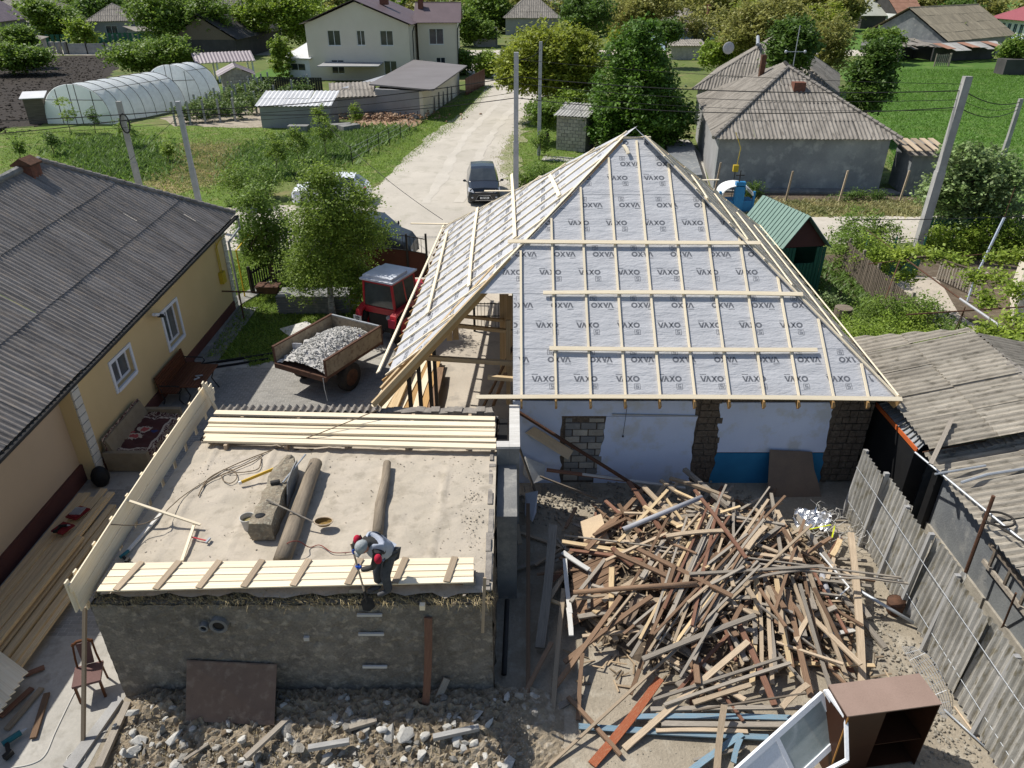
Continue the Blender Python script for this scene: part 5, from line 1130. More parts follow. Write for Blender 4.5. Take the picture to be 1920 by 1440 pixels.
# ================================================================ DEMOLITION WOODPILE
rr=random.Random(99)
def H_(x,y):
 a=((x-4.1)/3.05)**2+((y-11.6)/2.45)**2;h=(.85+.12*(y-11.6))*max(0,1-a)**.62
 return h
LM=[ # px0,py0,z0, px1,py1,z1, width, height, material, label
(1283,880,.9,1425,1003,.75,.10,.09,'grey_wood','squared grey beam end sticking up highest at the back of the woodpile'),(1256,897,.85,1375,938,.9,.09,.07,'tan_wood','tan beam with a bright sawn end at the back of the woodpile'),(1242,925,.95,1312,1020,.7,.06,.03,'new_wood2','pale yellow lath crossing over the grey plastic pipe'),(1160,945,.8,1208,1012,.7,.08,.03,'brown_wood','brown board crossing the lower end of the grey plastic pipe'),(1080,952,.5,1060,990,.4,.07,.04,'brown_wood','short brown board standing up alone at the left edge of the woodpile'),(1058,1004,.7,1690,1083,1.0,.04,.025,'grey_wood','very long grey lath spanning the whole woodpile, the rear one of two'),(1235,1033,.8,1703,1094,.9,.045,.03,'grey_wood','very long grey lath spanning the woodpile, the front one of two'),(1068,1032,.55,1265,1063,.7,.08,.05,'red_wood','long red brown beam lying behind the round peeled pole'),(1055,1035,.65,1104,1068,.6,.11,.03,'white_wood','short white painted board at the left of the woodpile'),(1059,1048,.6,1069,1150,.5,.09,.03,'white_wood','white painted board standing upright at the left of the woodpile'),(1066,1140,.5,1071,1192,.45,.09,.03,'white_wood','lower short piece of white painted board in the woodpile'),(1164,1118,.75,1040,1288,.1,.09,.05,'brown_wood','brown board propped from the peeled pole down to the left'),(1222,1118,.8,1058,1242,.25,.09,.05,'brown_wood','bowed brown board running beneath the propped brown board'),(1265,1060,.95,1182,1302,.12,.075,.05,'brown_wood','long dark brown lath reaching down from the red brown beam end'),(1057,1105,.5,1037,1328,.05,.09,.06,'tan_wood','tan timber standing along the left edge of the woodpile'),(1092,1225,.35,1084,1350,.05,.08,.04,'brown_wood','short brown timber standing just left of the bare ground'),(1522,984,1.1,1025,1440,.03,.05,.035,'tan_wood','longest tan lath running diagonally down to the bottom edge'),(1472,930,1.15,1225,1190,.75,.05,.035,'brown_wood','brown lath of the diagonal trio, the middle one'),(1443,913,1.2,1216,1235,.5,.032,.03,'grey_wood','thin grey lath of the diagonal trio, the rear one'),(1238,1272,.25,1110,1434,.05,.15,.03,'red_paint_wood','wide orange red painted plank lying at the front'),(1416,1154,.75,1205,1236,.6,.10,.05,'grey_wood','stout grey beam across the middle of the woodpile front'),(1403,1203,.6,1170,1404,.06,.11,.04,'tan_wood','broad pale tan plank running down over the blue boards'),(1065,1307,.12,1164,1416,.1,.07,.05,'brown_wood','brown batten crossing under the orange red plank'),(1456,958,.8,1492,1048,.8,.11,.07,'tan_wood','orange tan squared beam near the silver foil'),(1492,965,.7,1630,1158,.3,.11,.05,'grey_wood','wide grey board sloping from the foil towards the fence'),(1595,1000,.75,1617,1292,.05,.13,.07,'tan_wood','tall tan beam standing free at the right of the woodpile'),(1535,1060,.5,1660,1215,.05,.12,.05,'grey_wood','grey board lying beneath the tall tan beam'),(1420,1132,.8,1605,1272,.03,.04,.03,'grey_wood','thin grey lath reaching out to the wardrobe'),(1492,1204,.2,1606,1181,.2,.08,.03,'white_wood','white painted board lying on the bare ground behind the wardrobe'),(1385,1170,.6,1452,1322,.3,.11,.03,'red_wood','dull red board in the fan at the front of the woodpile'),(1307,1200,.4,1298,1325,.15,.10,.03,'red_wood','upright dull red board left of the fan'),(1466,1233,.5,1225,1312,.3,.055,.04,'grey_wood','grey lath of the crossing pair, the rear one'),(1482,1243,.5,1245,1322,.3,.06,.04,'grey_wood','grey lath of the crossing pair, the front one'),(1408,1284,.4,1300,1318,.3,.09,.04,'tan_wood','short pale board just in front of the crossing pair'),(1220,1330,.2,1505,1327,.25,.08,.04,'grey_wood','grey board rearmost of the flat boards at the front'),(1180,1344,.16,1485,1346,.2,.10,.03,'blue_wood','long blue painted board in the flat stack at the front, the rear one'),(1240,1357,.15,1490,1359,.16,.10,.04,'grey_wood','grey board between the two long blue boards'),(1230,1370,.14,1402,1372,.15,.07,.03,'tan_wood','pale lath lying against the front blue board'),(1085,1362,.08,1442,1383,.12,.11,.03,'blue_wood','longest blue painted board at the front of the woodpile'),(1358,1322,.5,1344,1445,.1,.11,.03,'tan_wood','pointed tan stake standing in front of the blue boards'),(1295,1445,.1,1392,1376,.15,.10,.03,'blue_wood','short blue and bare wood board at the bottom edge'),(1375,1430,.1,1388,1385,.2,.09,.03,'blue_wood','stubby light blue board standing at the bottom edge'),(1515,1283,.5,1466,1326,.45,.10,.03,'tan_wood','tan board end just left of the wardrobe top'),(1512,1300,.5,1298,1333,.35,.03,.03,'old_wood','splintered dark lath lying over the blue boards'),(1300,1425,.1,1400,1400,.1,.05,.03,'grey_wood','short grey lath at the bottom edge beside the stake'),(1558,1083,.9,1690,1084,.9,.04,.02,'grey_wood','tip piece of grey lath lying on the two long laths'),(990,945,.8,990,1355,.05,.08,.05,'brown_wood','long brown timber standing in the shade beside the mud building'),(1037,985,.8,1012,1215,.15,.19,.06,'grey_wood','broad weathered split post in the shade at the left'),(1034,1205,.3,962,1350,.05,.08,.04,'brown_wood','brown board lying in the shade left of the pile'),(905,1442,.02,987,1346,.1,.09,.04,'tan_wood','tan board running to the bottom edge left of the bare ground'),(960,905,.9,975,1020,.4,.1,.04,'tan_wood','tan board in the shade against the masonry shaft'),(1475,985,.9,1440,1010,.8,.08,.03,'brown_wood','short brown board near the middle of the laths'),(1558,1008,.7,1500,1045,.6,.07,.05,'brown_wood','brown offcut pointing at the tangled wires'),(1575,1012,.6,1560,1042,.55,.11,.05,'new_wood2','bright pale offcut right of the brown offcut'),(1440,1100,.8,1478,1170,.6,.10,.03,'tan_wood','short wide board hanging over the dark hollow'),(1482,1130,.6,1512,1182,.4,.09,.06,'brown_wood','brown squared offcut over the dark hollow'),(1333,1095,.9,1395,1062,1.0,.06,.03,'grey_wood','small grey batten over the trio of laths'),(1425,1060,1.05,1250,1235,.5,.05,.03,'grey_wood','grey lath running beside the diagonal trio'),(1345,1150,.9,1275,1270,.4,.05,.03,'grey_wood','bent grey lath ending above the dark hollow of the front'),(1090,1300,.03,1010,1345,.03,.12,.02,'grey_wood','flat grey board lying in the left shade'),]
W('red_paint_wood',(.36,.10,.045),(.28,.085,.04),c3=(.40,.24,.14),sc=3,st=(.6,5,5),bump=.3,rnd=.05)
for i,q in enumerate(LM):
 board('plank',G(q[0],q[1],q[2]),G(q[3],q[4],q[5]),q[6],q[7],MT[q[8]],kind=1+i%6,label=q[9],cat='plank')
MB().tube([G(1075,1111,.75),G(1200,1101,.85),G(1307,1095,.92)],[.05,.052,.058],10).build('pole',MT['brown_wood'],smooth=True,label='round peeled brown pole lying across the woodpile',cat='pole')
W('grey_pipe',(.38,.38,.40),(.34,.34,.36),rough=.4,bump=.02)
def pipe(name,label,a,c,r,m,hole=True,cat='pipe'):
 t=thing(name,label,cat,a);MB().tube([a,c],r,14).build('tube',m,t,smooth=True);d=(a-c).normalized()
 if hole:MB().tube([a+d*.001,a+d*.004],r*.85,14).build('dark_end_disc',MT['black_plastic'],t)  # black cap over the closed tube end, its inner shade painted on
 return t
pipe('plastic_pipe','light grey plastic pipe lying slantwise on the back of the woodpile',G(1168,993,1.0),G(1316,932,1.2),.055,MT['grey_pipe'])
pipe('plastic_pipe','short wide black pipe stub with its open mouth facing out of the pile',G(1364,978,.95),G(1405,998,.6),.085,MT['black_plastic'])
pipe('plastic_pipe','thin silvery pipe lying towards the corrugated fence',G(1722,1173,.12),G(1612,1108,.45),.035,MT['galv'])
pipe('plastic_pipe','fat grey pipe piece half buried at the right of the pile',G(1555,1120,.35),G(1540,1075,.45),.06,MT['grey_pipe'])
pipe('plastic_pipe','dark pipe lying in the shade along the mud building',G(945,1265,.1),G(951,1125,.5),.05,MT['steel_dark'])
pipe('metal_pipe','thin shiny pipe lying on the ground right of the wardrobe',G(1770,1330,.08),G(1860,1412,.06),.018,MT['galv'])
MB().beam(G(1537,1037,.6),G(1592,1101,.5),.025,.025).beam(G(1592,1101,.5),G(1567,1123,.4),.025,.025).build('window_bar',MT['white_paint'],label='bent white plastic profile lying near the fat grey pipe',cat='profile')
MB().tube([G(1790,1325,.03)+V3((.0,.0,0)),G(1838,1390,.03)],.02,5).build('stick',MT['tan_wood'],label='thin stick lying along the corrugated fence',cat='stick')
# fan of boards at the front right of the pile
fan=[((1405+i*9+rr.uniform(-8,8)),(1085+rr.uniform(-12,25)),(1398+i*15+rr.uniform(-14,14)),(1250+rr.uniform(-20,60)))for i in range(15)]
for i,(a,c,e,f)in enumerate(fan):board('plank',G(a,c,.75+rr.uniform(-.1,.1)),G(e,f,.15+rr.uniform(0,.15)),rr.uniform(.06,.11),.03,MT[rr.choice(['tan_wood','grey_wood','tan_wood','brown_wood','new_wood2'])],kind=rr.randint(1,6),label='board in the downward fan of the woodpile, '+ORD[i]+' from its left side',cat='plank',group='boards of the woodpile fan')
# the tangle underneath
PG=[('grey_wood','weathered grey lath tangled in the heap of demolition timber','grey laths in the woodpile'),('tan_wood','bleached tan board tangled in the heap of demolition timber','tan boards in the woodpile'),('brown_wood','dark brown board tangled in the heap of demolition timber','brown boards in the woodpile'),('red_wood','dull red board tangled in the heap of demolition timber','red boards in the woodpile'),('new_wood2','bright yellowish offcut tangled in the heap of demolition timber','yellowish offcuts in the woodpile')]
for i in range(222):
 while True:
  x,y=rr.uniform(.9,7.1),rr.uniform(8.9,14.0);a=((x-4.1)/3.1)**2+((y-11.6)/2.55)**2
  if a<1 and not(x<2.6 and y<10.2):break
 h=H_(x,y);z=h*rr.uniform(.6,1.25)+.06;L=rr.choice([.6,.9,1.3,1.6,2.1,2.8]);fan_=i<34*rr.uniform(.8,1.2)*(1-.35*a)
 an=rr.choice([rr.gauss(.85,.25),rr.gauss(2.9,.3),rr.gauss(1.9,.35),rr.uniform(0,pi)]);tl=rr.gauss(0,.13)*min(1,1/L)
 d=V3((cos(an),sin(an),tl))*(L/2);p=V3((x,y,z))
 if fan_:
  an=rr.gauss(.88,.16);L=rr.uniform(2.4,3.7);p=V3((rr.uniform(2.9,4.9),rr.uniform(10.4,12.2),0));p.z=H_(p.x,p.y)*1.0+.12;d=V3((cos(an),sin(an),.12))*(L/2)
 m,lb,gr=PG[rr.choices(range(5),(34,30,22,7,7))[0]]
 board('plank',p-d,p+d,rr.uniform(.04,.065)if fan_ else rr.uniform(.05,.115),rr.uniform(.025,.045),MT[m],kind=rr.randint(1,6),label=lb,cat='plank',group=gr)
 # dark litter heap under the timbers
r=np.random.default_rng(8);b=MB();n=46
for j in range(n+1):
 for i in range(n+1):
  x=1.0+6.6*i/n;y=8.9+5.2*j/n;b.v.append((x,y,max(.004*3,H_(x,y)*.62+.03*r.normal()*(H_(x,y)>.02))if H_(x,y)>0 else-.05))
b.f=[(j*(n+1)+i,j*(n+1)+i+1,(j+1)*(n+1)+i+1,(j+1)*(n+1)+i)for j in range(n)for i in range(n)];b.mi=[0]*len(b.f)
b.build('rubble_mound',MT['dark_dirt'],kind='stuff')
b=MB()
for i in range(1500):
 x,y=rr.uniform(1.1,7.2),rr.uniform(9.0,13.9);h=H_(x,y)
 if h<.02 and rr.random()<.75:continue
 an=rr.uniform(0,pi);l=rr.uniform(.05,.22);b.beam((x-cos(an)*l,y-sin(an)*l,h*.75+rr.uniform(0,.12)),(x+cos(an)*l,y+sin(an)*l,h*.75+rr.uniform(0,.12)),rr.uniform(.015,.05),.012)
W('splinters',(.36,.27,.17),(.22,.17,.12),sc=2,island=.45,bump=.1);b.build('splinters',MT['splinters'],kind='stuff')
# floor panel of narrow boards lying in the pile
FPN=thing('floor_panel','broken panel of narrow brown floorboards lying flat at the left of the woodpile','panel',G(1110,1120,.3));a0,a1,a2=G(1062,1175,.25),G(1150,1128,.45),G(1075,1060,.45)
for i in range(14):t=i/14;o_=(a2-a0)*t;board('slat',a0+o_,a1+o_*.95+V3((rr.uniform(-.06,.06),0,0)),.085,.02,MT['brown_wood'],FPN)
FP2=thing('floor_panel','small broken panel of grey boards between the laths in the pile centre','panel',G(1285,1030,.6))
for i in range(5):board('slat',G(1262+14*i,1018+4*i,.72),G(1283+14*i,1040+3*i,.68),.10,.02,MT['old_wood'],FP2)
# sheets
W('chipboard',(.20,.15,.11),(.17,.13,.10),sc=3,bump=.1);W('beige_board',(.60,.46,.30),(.55,.42,.28),sc=3,bump=.1);W('plaster_bit',(.48,.48,.50),(.4,.4,.42),sc=3,bump=.2)
def sheet(name,label,P,m,t=.02,cat='sheet'):n_=(V3(P[1])-V3(P[0])).cross(V3(P[2])-V3(P[0])).normalized()*t;return MB().prism(P,n_).build(name,m,label=label,cat=cat)
wy=15.1
sheet('chipboard_sheet','brown chipboard sheet with a torn edge leaning on the blue wall band',[GY(1443,843,15.1),GY(1438,930,14.6),GY(1540,934,14.6),GY(1534,905,14.76),GY(1526,880,14.9),GY(1522,847,15.1)],MT['chipboard'])
sheet('beige_sheet','beige hardboard drawer side standing tilted at the back left of the pile',[G(1088,978,.55),G(1127,963,.62),G(1142,1010,.56),G(1095,1018,.48)],MT['beige_board'])
sheet('beige_sheet','torn pale beige board lying flat behind the red brown beam',[G(1096,1036,.5),G(1098,1022,.52),G(1135,1025,.52),G(1146,1040,.5)],MT['beige_board'])
sheet('beige_sheet','pinkish smooth panel piece hanging among the brown boards',[G(1195,1112,.7),G(1207,1118,.7),G(1185,1175,.45),G(1168,1168,.4),G(1180,1130,.6)],MT['chipboard'])
sheet('plasterboard','long beige plasterboard strip slanting under the rusty beam by the wall',[GY(1002,800,wy),GY(1075,845,14.9),GY(1065,862,14.8),GY(985,812,wy)],MT['beige_board'])
sheet('plasterboard','chunk of white plaster leaning at the foot of the wall by the shaft',[GY(985,856,15),GY(1022,872,15),GY(1020,898,14.8),GY(1000,907,14.7),GY(982,890,14.9)],MT['white_wood'],.05)
sheet('cloth','crumpled grey plastic sheet lying in the shade beside the shaft',[G(985,925,.6),G(1008,920,.7),G(1005,960,.4),G(998,978,.3),G(984,965,.3)],MT['plaster_bit'],.03)
board('leaning_beam',GY(968,770,15.0),G(1228,934,.25),.07,.06,MT['rust'],label='long rusty beam leaning from the wall top down into the pile',cat='beam',kind=0)
board('leaning_beam',GY(1025,881,14.9),GY(1172,900,14.6),.09,.05,MT['red_wood'],label='dark red board lying along the foot of the white wall',cat='beam',kind=0)
board('leaning_beam',GY(1092,889,14.6),GY(1285,915,14.5),.07,.03,MT['white_wood'],label='white lath lying along the foot of the white wall',cat='lath',kind=0)
board('leaning_beam',GY(972,835,14.9),G(1005,925,.3),.05,.04,MT['old_wood'],label='dark lath leaning beside the masonry shaft',cat='lath',kind=0)
board('leaning_beam',G(1012,893,.6),G(1120,935,.2),.04,.04,MT['old_wood'],label='dark lath lying in the shade before the wall',cat='lath',kind=0)
# foil, wires
r=np.random.default_rng(4);b=MB();nx=16;a0,a1,a2=G(1488,985,.42),G(1555,995,.4),G(1492,952,.5)
for j in range(nx+1):
 for i in range(nx+1):q=a0+(a1-a0)*(i/nx)+(a2-a0)*(j/nx);b.v.append((q.x+.02*r.normal(),q.y+.02*r.normal(),q.z+.035*r.normal()))
b.f=[(j*(nx+1)+i,j*(nx+1)+i+1,(j+1)*(nx+1)+i+1,(j+1)*(nx+1)+i)for j in range(nx)for i in range(nx)];b.mi=[0]*len(b.f)
W('foil',(.75,.76,.78),(.7,.7,.72),rough=.28,metal=.9,bump=.2);b.build('foil',MT['foil'],label='crumpled silver foil sheet gleaming at the back right of the pile',cat='foil')
b=MB();rr2=random.Random(6)
for k in range(26):
 c=G(rr2.uniform(1510,1612),rr2.uniform(955,1035),.35);ra=rr2.uniform(.1,.35);t_=rr2.uniform(0,6)
 b.tube([c+V3((ra*cos(t_+s*.45),ra*.8*sin(t_+s*.45),.1*sin(s+k)+.1))for s in range(rr2.randint(5,11))],.006,4)
b.build('wire_tangle',MT['cable_white'],label='tangle of pale electric wires beside the foil',cat='wires')
W('hi_yellow',(.55,.60,.03),(.5,.55,.03),bump=0)
MB().beam(G(1515,993,.5),G(1558,984,.5),.03,.01).beam(G(1565,986,.5),G(1560,1008,.45),.03,.01).build('yellow_strap',MT['hi_yellow'],label='bright yellow strap among the tangled wires',cat='strap')
BK=thing('rusty_bucket','rusty brown bucket lying at the foot of the corrugated fence','bucket',G(1678,1150));q=G(1676,1150)
b=MB();b.tube([q+V3((0,.02,.05)),q+V3((-.03,-.0,.34))],.15,16,.18,caps=False);b.tube([q+V3((-.03,0,.34)),q+V3((0,.02,.07))],.17,16,.14);b.build('shell',MT['rust'],BK,smooth=True)
# ---- wardrobe and plastic balcony door
W('wardrobe_top',(.31,.22,.175),(.27,.19,.15),sc=1.5,rough=.45,bump=.03,mottle=.08);W('wardrobe_shaded',(.045,.02,.011),(.035,.016,.009),sc=2,rough=.4,bump=.03);W('wardrobe_edge',(.50,.25,.07),(.45,.22,.06),rough=.5,bump=0)  # front, sides and inside darker than the top: shade put into the colour
zt=1.55;q0,q1,q2,q3=G(1590,1342,zt),G(1765,1319,zt),G(1725,1258,zt),G(1552,1284,zt)
Wm=frame(q0,q1,0);ww=(q1-q0).length;wd=(q3-q0).length
WR=thing('wardrobe','brown lacquered wardrobe with open front standing in the yard at the bottom right','wardrobe',M=Wm)
MB().bb(-.01,-.01,zt-.022,ww+.01,wd,zt).build('top_panel',MT['wardrobe_top'],WR,Wm)
for x in(0,ww-.018):MB().bb(x,0,.0,x+.018,wd,zt-.024).build('side_panel',MT['wardrobe_shaded'],WR,Wm)
MB().bb(-.004,-.012,0,.02,-.0015,zt-.024).build('edge_strip',MT['wardrobe_edge'],WR,Wm)
MB().bb(.02,wd-.02,.02,ww-.02,wd-.01,zt-.024).build('back_panel',MT['wardrobe_shaded'],WR,Wm);MB().bb(ww*.42,.02,.02,ww*.42+.016,wd-.022,zt-.026).build('divider',MT['wardrobe_edge'],WR,Wm)
MB().bb(.02,.03,.06,ww-.02,wd-.022,.08).build('bottom_panel',MT['wardrobe_shaded'],WR,Wm);MB().bb(.02,.0,.10,ww*.42-.004,.018,zt-.03).build('door',MT['wardrobe_shaded'],WR,Wm)
for z in(.62,):MB().bb(ww*.42+.02,.05,z,ww-.02,wd-.022,z+.016).build('shelf',MT['wardrobe_shaded'],WR,Wm)
W('pvc',(.80,.81,.83),(.78,.79,.81),rough=.3,bump=0);W('frost_glass',(.30,.36,.35),(.42,.47,.46),sc=1.6,st=(1,3,1),rough=.12,bump=0,spec=.8)
p0=G(1540,1297,1.30);pl_=G(1383,1437,.95);ul_=(pl_-p0).normalized();best=None
for k in range(60): # the width edge is square to the long edge
 z_=.6+k*.015;q_=G(1572,1390,z_)-p0;e_=abs(q_.normalized().dot(ul_))
 if best is None or e_<best[0]:best=(e_,q_)
uw=best[1];wl_=uw.length;uw=(uw-ul_*uw.dot(ul_)).normalized();nn=ul_.cross(uw);Dm=axes(p0,ul_,uw,nn);Ld=2.0
DR=thing('balcony_door','white plastic balcony door with grey glass leaning on the wardrobe','door',M=Dm);f=.09
MB().bb(0,0,-.03,Ld,f,.03).bb(0,wl_-f,-.03,Ld,wl_,.03).bb(0,f,-.03,f,wl_-f,.03).bb(Ld-f,f,-.03,Ld,wl_-f,.03).bb(1.08,f,-.03,1.16,wl_-f,.03).build('frame',MT['pvc'],DR,Dm)
MB().bb(f,f,-.008,1.08,wl_-f,.008).build('pane',MT['frost_glass'],DR,Dm);MB().bb(1.16,f,-.012,Ld-f,wl_-f,.012).build('panel',MT['pvc'],DR,Dm)
MB().beam((.75,wl_-.045,-.07),(.75,wl_-.045,-.035),.03,.12).build('handle',MT['galv'],DR,Dm)
FM=thing('window_frame','narrow white plastic window frame standing ajar between door and wardrobe','window frame',G(1580,1420,.5))
pa,pb,pc,pd=G(1549,1294,1.45),G(1586,1345,1.42),G(1567,1330,1.2),G(1588,1425,.95)
MB().beam(pa,pb,.06,.05).build('rail',MT['pvc'],FM);MB().beam(pb,pd,.05,.05).build('rail',MT['pvc'],FM);MB().beam(pd,G(1540,1450,.8),.05,.05).build('rail',MT['pvc'],FM);MB().beam(pa+V3((-.02,0,0)),pc,.05,.05).build('rail',MT['pvc'],FM)
# ================================================================ RUBBLE IN FRONT OF THE MUD BUILDING
rr=random.Random(77)
def zr(x,y): # rubble bank against the wall
 return max(0,.30*(1-abs(y-8.45)/1.2))*(1 if x<-.2 else max(0,1+(x+.2)))
r=np.random.default_rng(9);b=MB();nx,ny=120,36
for j in range(ny+1):
 for i in range(nx+1):
  x=-7.0+8.0*i/nx;y=6.9+1.98*j/ny;e=min(1,(i/nx)*12,(1-i/nx)*6,(j/ny)*5);b.v.append((x,y,-.03+(zr(x,y)+.04*r.normal()+.05)*e))
b.f=[(j*(nx+1)+i,j*(nx+1)+i+1,(j+1)*(nx+1)+i+1,(j+1)*(nx+1)+i)for j in range(ny)for i in range(nx)];b.mi=[0]*len(b.f)
W('clay_heap',(.33,.27,.19),(.23,.185,.13),c3=(.40,.345,.27),sc=3,bump=1.,bsc=20,fine=.2);b.build('rubble_bank',MT['clay_heap'],kind='stuff')
W('stone_white',(.58,.56,.51),(.46,.44,.40),sc=5,bump=.5,bsc=25,rnd=.12);W('stone_grey',(.36,.34,.30),(.27,.25,.22),sc=5,bump=.5,bsc=25,rnd=.25);W('stone_clay',(.28,.21,.14),(.20,.155,.105),sc=5,bump=.7,bsc=25,rnd=.15)
BIG=[(250,1378,.11,.08,'stone_white','white angular stone at the left of the rubble'),(232,1412,.09,.07,'stone_white','white stone at the lower left of the rubble'),(305,1368,.09,.15,'cement','dark squared concrete lump standing in the rubble'),(630,1350,.20,.06,'stone_white','flat long white stone in the middle of the rubble'),(760,1382,.20,.10,'stone_white','large white boulder in the rubble front'),(797,1382,.11,.10,'stone_white','rounded white stone right of the large white boulder'),(765,1402,.07,.09,'stone_white','small white stone below the large white boulder'),(893,1342,.20,.07,'stone_white','long pale block in the rubble near the corner'),(677,1380,.09,.09,'stone_clay','brown rounded stone beside the white rag'),(455,1385,.09,.08,'stone_white','white stone near the centre left of the rubble'),(540,1382,.08,.08,'stone_white','white stone left of the long grey post'),(560,1405,.17,.07,'stone_grey','grey flat slab in the rubble front'),(1006,1345,.05,.07,'stone_white','lone white stone beside the tan board'),(1000,1404,.07,.06,'stone_white','lone white stone at the bottom centre')]
for x,y,a,h,m,lb in BIG:
 o=link('stone',rockmesh(MT[m],8+rr.randint(0,3)),None,rockM(G(x,y,.25 if x<950 else .04),(a*1.05,a*.75,h*.9),rr),label=lb,cat='stone')
for i in range(240):
 x=rr.uniform(-6.8,.5);y=rr.uniform(6.95,8.6)
 if x<-6.2 and rr.random()<.5:continue
 s=rr.choice([.045,.06,.07,.085,.11])*rr.uniform(.8,1.2);z=zr(x,y)*.95+.03+s*.2;k=rr.choices(('stone_white','stone_grey','stone_clay'),(5,4,3))[0]
 nm={'stone_white':('small whitish stone lying in the rubble before the mud wall','whitish stones in the rubble'),'stone_grey':('small grey stone lying in the rubble before the mud wall','grey stones in the rubble'),'stone_clay':('brown clay lump lying in the rubble before the mud wall','clay lumps in the rubble')}[k]
 link('stone',rockmesh(MT[k],rr.randint(0,7)),None,rockM((x,y,z),(s*rr.uniform(.8,1.6),s*rr.uniform(.6,1),s*rr.uniform(.5,.9)),rr),label=nm[0],cat='stone',group=nm[1])
for i in range(34):
 x=rr.uniform(-6.4,.4);y=rr.uniform(7.0,8.2);s=rr.uniform(.10,.17);link('stone',rockmesh(MT['stone_white' if i%3 else 'stone_grey'],rr.randint(0,7)),None,rockM((x,y,zr(x,y)*.95+.06),(s*1.3,s*.8,s*.6),rr),label='broken pale block lying in the rubble before the mud wall',cat='stone',group='broken blocks in the rubble')
W('gravel_mix',(.30,.27,.215),(.24,.215,.175),sc=1.5,island=.25,bump=.2)
pts=[(x,y,zr(x,y)*.95+rr.uniform(0,.05),rr.uniform(.010,.03))for x,y in((rr.uniform(-6.6,.3),rr.uniform(6.7,8.7))for _ in range(5200))]
pts+=[(x,y,rr.uniform(0,.02),rr.uniform(.008,.022))for x,y in((rr.uniform(1.4,7.9),rr.uniform(6.5,15))for _ in range(2200))]
pts+=[(x,y,rr.uniform(0,.05),rr.uniform(.015,.05))for x,y in((rr.gauss(7.3,.3),rr.uniform(7.5,11.5))for _ in range(700))]
pts+=[(x,y,rr.uniform(0,.1),rr.uniform(.02,.06))for x,y in((rr.uniform(.2,6),rr.gauss(14.3,.35))for _ in range(900))]
rubble('gravel',pts,MT['gravel_mix'],5)
b=MB()
for i in range(3000):
 x,y=rr.uniform(-6.6,-.2),rr.uniform(7.2,8.75);z=zr(x,y)*.95+.03;d=V3((rr.gauss(0,1),rr.gauss(0,1),rr.uniform(0,.9))).normalized()*rr.uniform(.04,.12);s=V3((.004,.002,0));b.add([V3((x,y,z))-s,V3((x,y,z))+s,V3((x,y,z))+d],[(0,1,2)])
b.build('straw_litter',MT['straw_bits'],kind='stuff')
for a,c,z,w,h,lb in(((460,1422),(540,1348),.3,.09,.07,'weathered grey post lying slantwise in the rubble at the left'),((578,1403),(655,1390),.3,.09,.08,'short grey concrete post in the rubble beside the white stones'),((655,1365),(706,1350),.3,.09,.07,'stubby grey post end just above the white rag'),((812,1383),(898,1364),.3,.09,.08,'grey concrete post at the right of the rubble'),((185,1440),(240,1318),.15,.12,.08,'grey timber lying along the left edge of the rubble'),((345,1425),(390,1395),.2,.05,.03,'thin lath stuck in the rubble front')):
 board('post',G(*a,z),G(*c,z),w,h,MT['concrete']if 'concrete' in lb else MT['grey_wood'],kind=0,label=lb,cat='post')
b=MB();q=G(716,1368,.33);b.ell(q,(.10,.06,.05),14,8);b.v=[(x+.012*sin(y*90),y+.012*sin(x*80),z+.012*sin(x*70+y*60))for x,y,z in b.v];b.build('rag',MT['white_wood'],smooth=True,label='crumpled white rag lying on the rubble',cat='rag')
MB().tube([G(786,1312,.25),G(790,1300,.32)],.05,12).build('pipe_stub',MT['rubber'],label='short dark pipe stub at the foot of the red beam',cat='pipe')
MB().prism([G(120,1440),G(215,1318),G(224,1310),G(232,1316),G(140,1450)],(0,0,.08)).build('slab_kerb',MT['concrete'],kind='structure')
# ================================================================ TRAILER, TRACTOR, CARS
def wheel(parent,M,c,r,w,rim_m,name='wheel',ax='x',ribs=0):
 c=V3(c);a=V3((1,0,0))if ax=='x' else V3((0,1,0));b=MB()
 b.tube([c-a*w/2,c-a*w*.38,c+a*w*.38,c+a*w/2],[r*.86,r,r,r*.86],24)
 if ribs:
  for i in range(ribs):
   t=2*pi*i/ribs;q=(V3((0,cos(t),sin(t)))if ax=='x' else V3((cos(t),0,sin(t))))*r
   for s_ in(-1,1):b.beam(c+q+a*(s_*w*.45),c+q*1.02+a*(s_*.02),.05,.05)
 o=b.build(name,MT['rubber'],parent,M)
 b=MB()
 for s_ in(-1,1):b.tube([c+a*(s_*w*.5),c+a*(s_*w*.515)],[r*.6,r*.52],18);b.tube([c+a*(s_*w*.51),c+a*(s_*w*.56)],r*.16,10)
 b.build('rim',rim_m,o,M);return o
q0,q1=G(612,707,1.0),G(515,679,1.0)
Tm=frame(q1,q0,0);TW,TL=(q0-q1).length,2.75
TR=thing('tipper_trailer','rusty farm trailer with lowered tailgate loaded with broken masonry','trailer',M=Tm)
W('trailer_side',(.34,.29,.21),(.26,.215,.155),c3=(.19,.14,.10),sc=2.5,bump=.2,fine=.1);W('trailer_rust',(.12,.065,.045),(.09,.05,.035),sc=6,bump=.3)
MB().bb(0,0,.90,TW,TL,.99).build('floor',MT['trailer_rust'],TR,Tm)
for x0,x1 in((0,.035),(TW-.035,TW)):
 sd=MB().bb(x0,.04,.993,x1,TL-.04,1.50).build('side_panel',MT['trailer_side'],TR,Tm)
 MB().bb(x0-.02,.0,1.503,x1+.02,TL,1.545).bb(x0-.015,0,.86,x1+.015,.037,1.50).bb(x0-.015,TL-.037,.86,x1+.015,TL,1.50).build('side_rail',MT['trailer_rust'],sd,Tm)
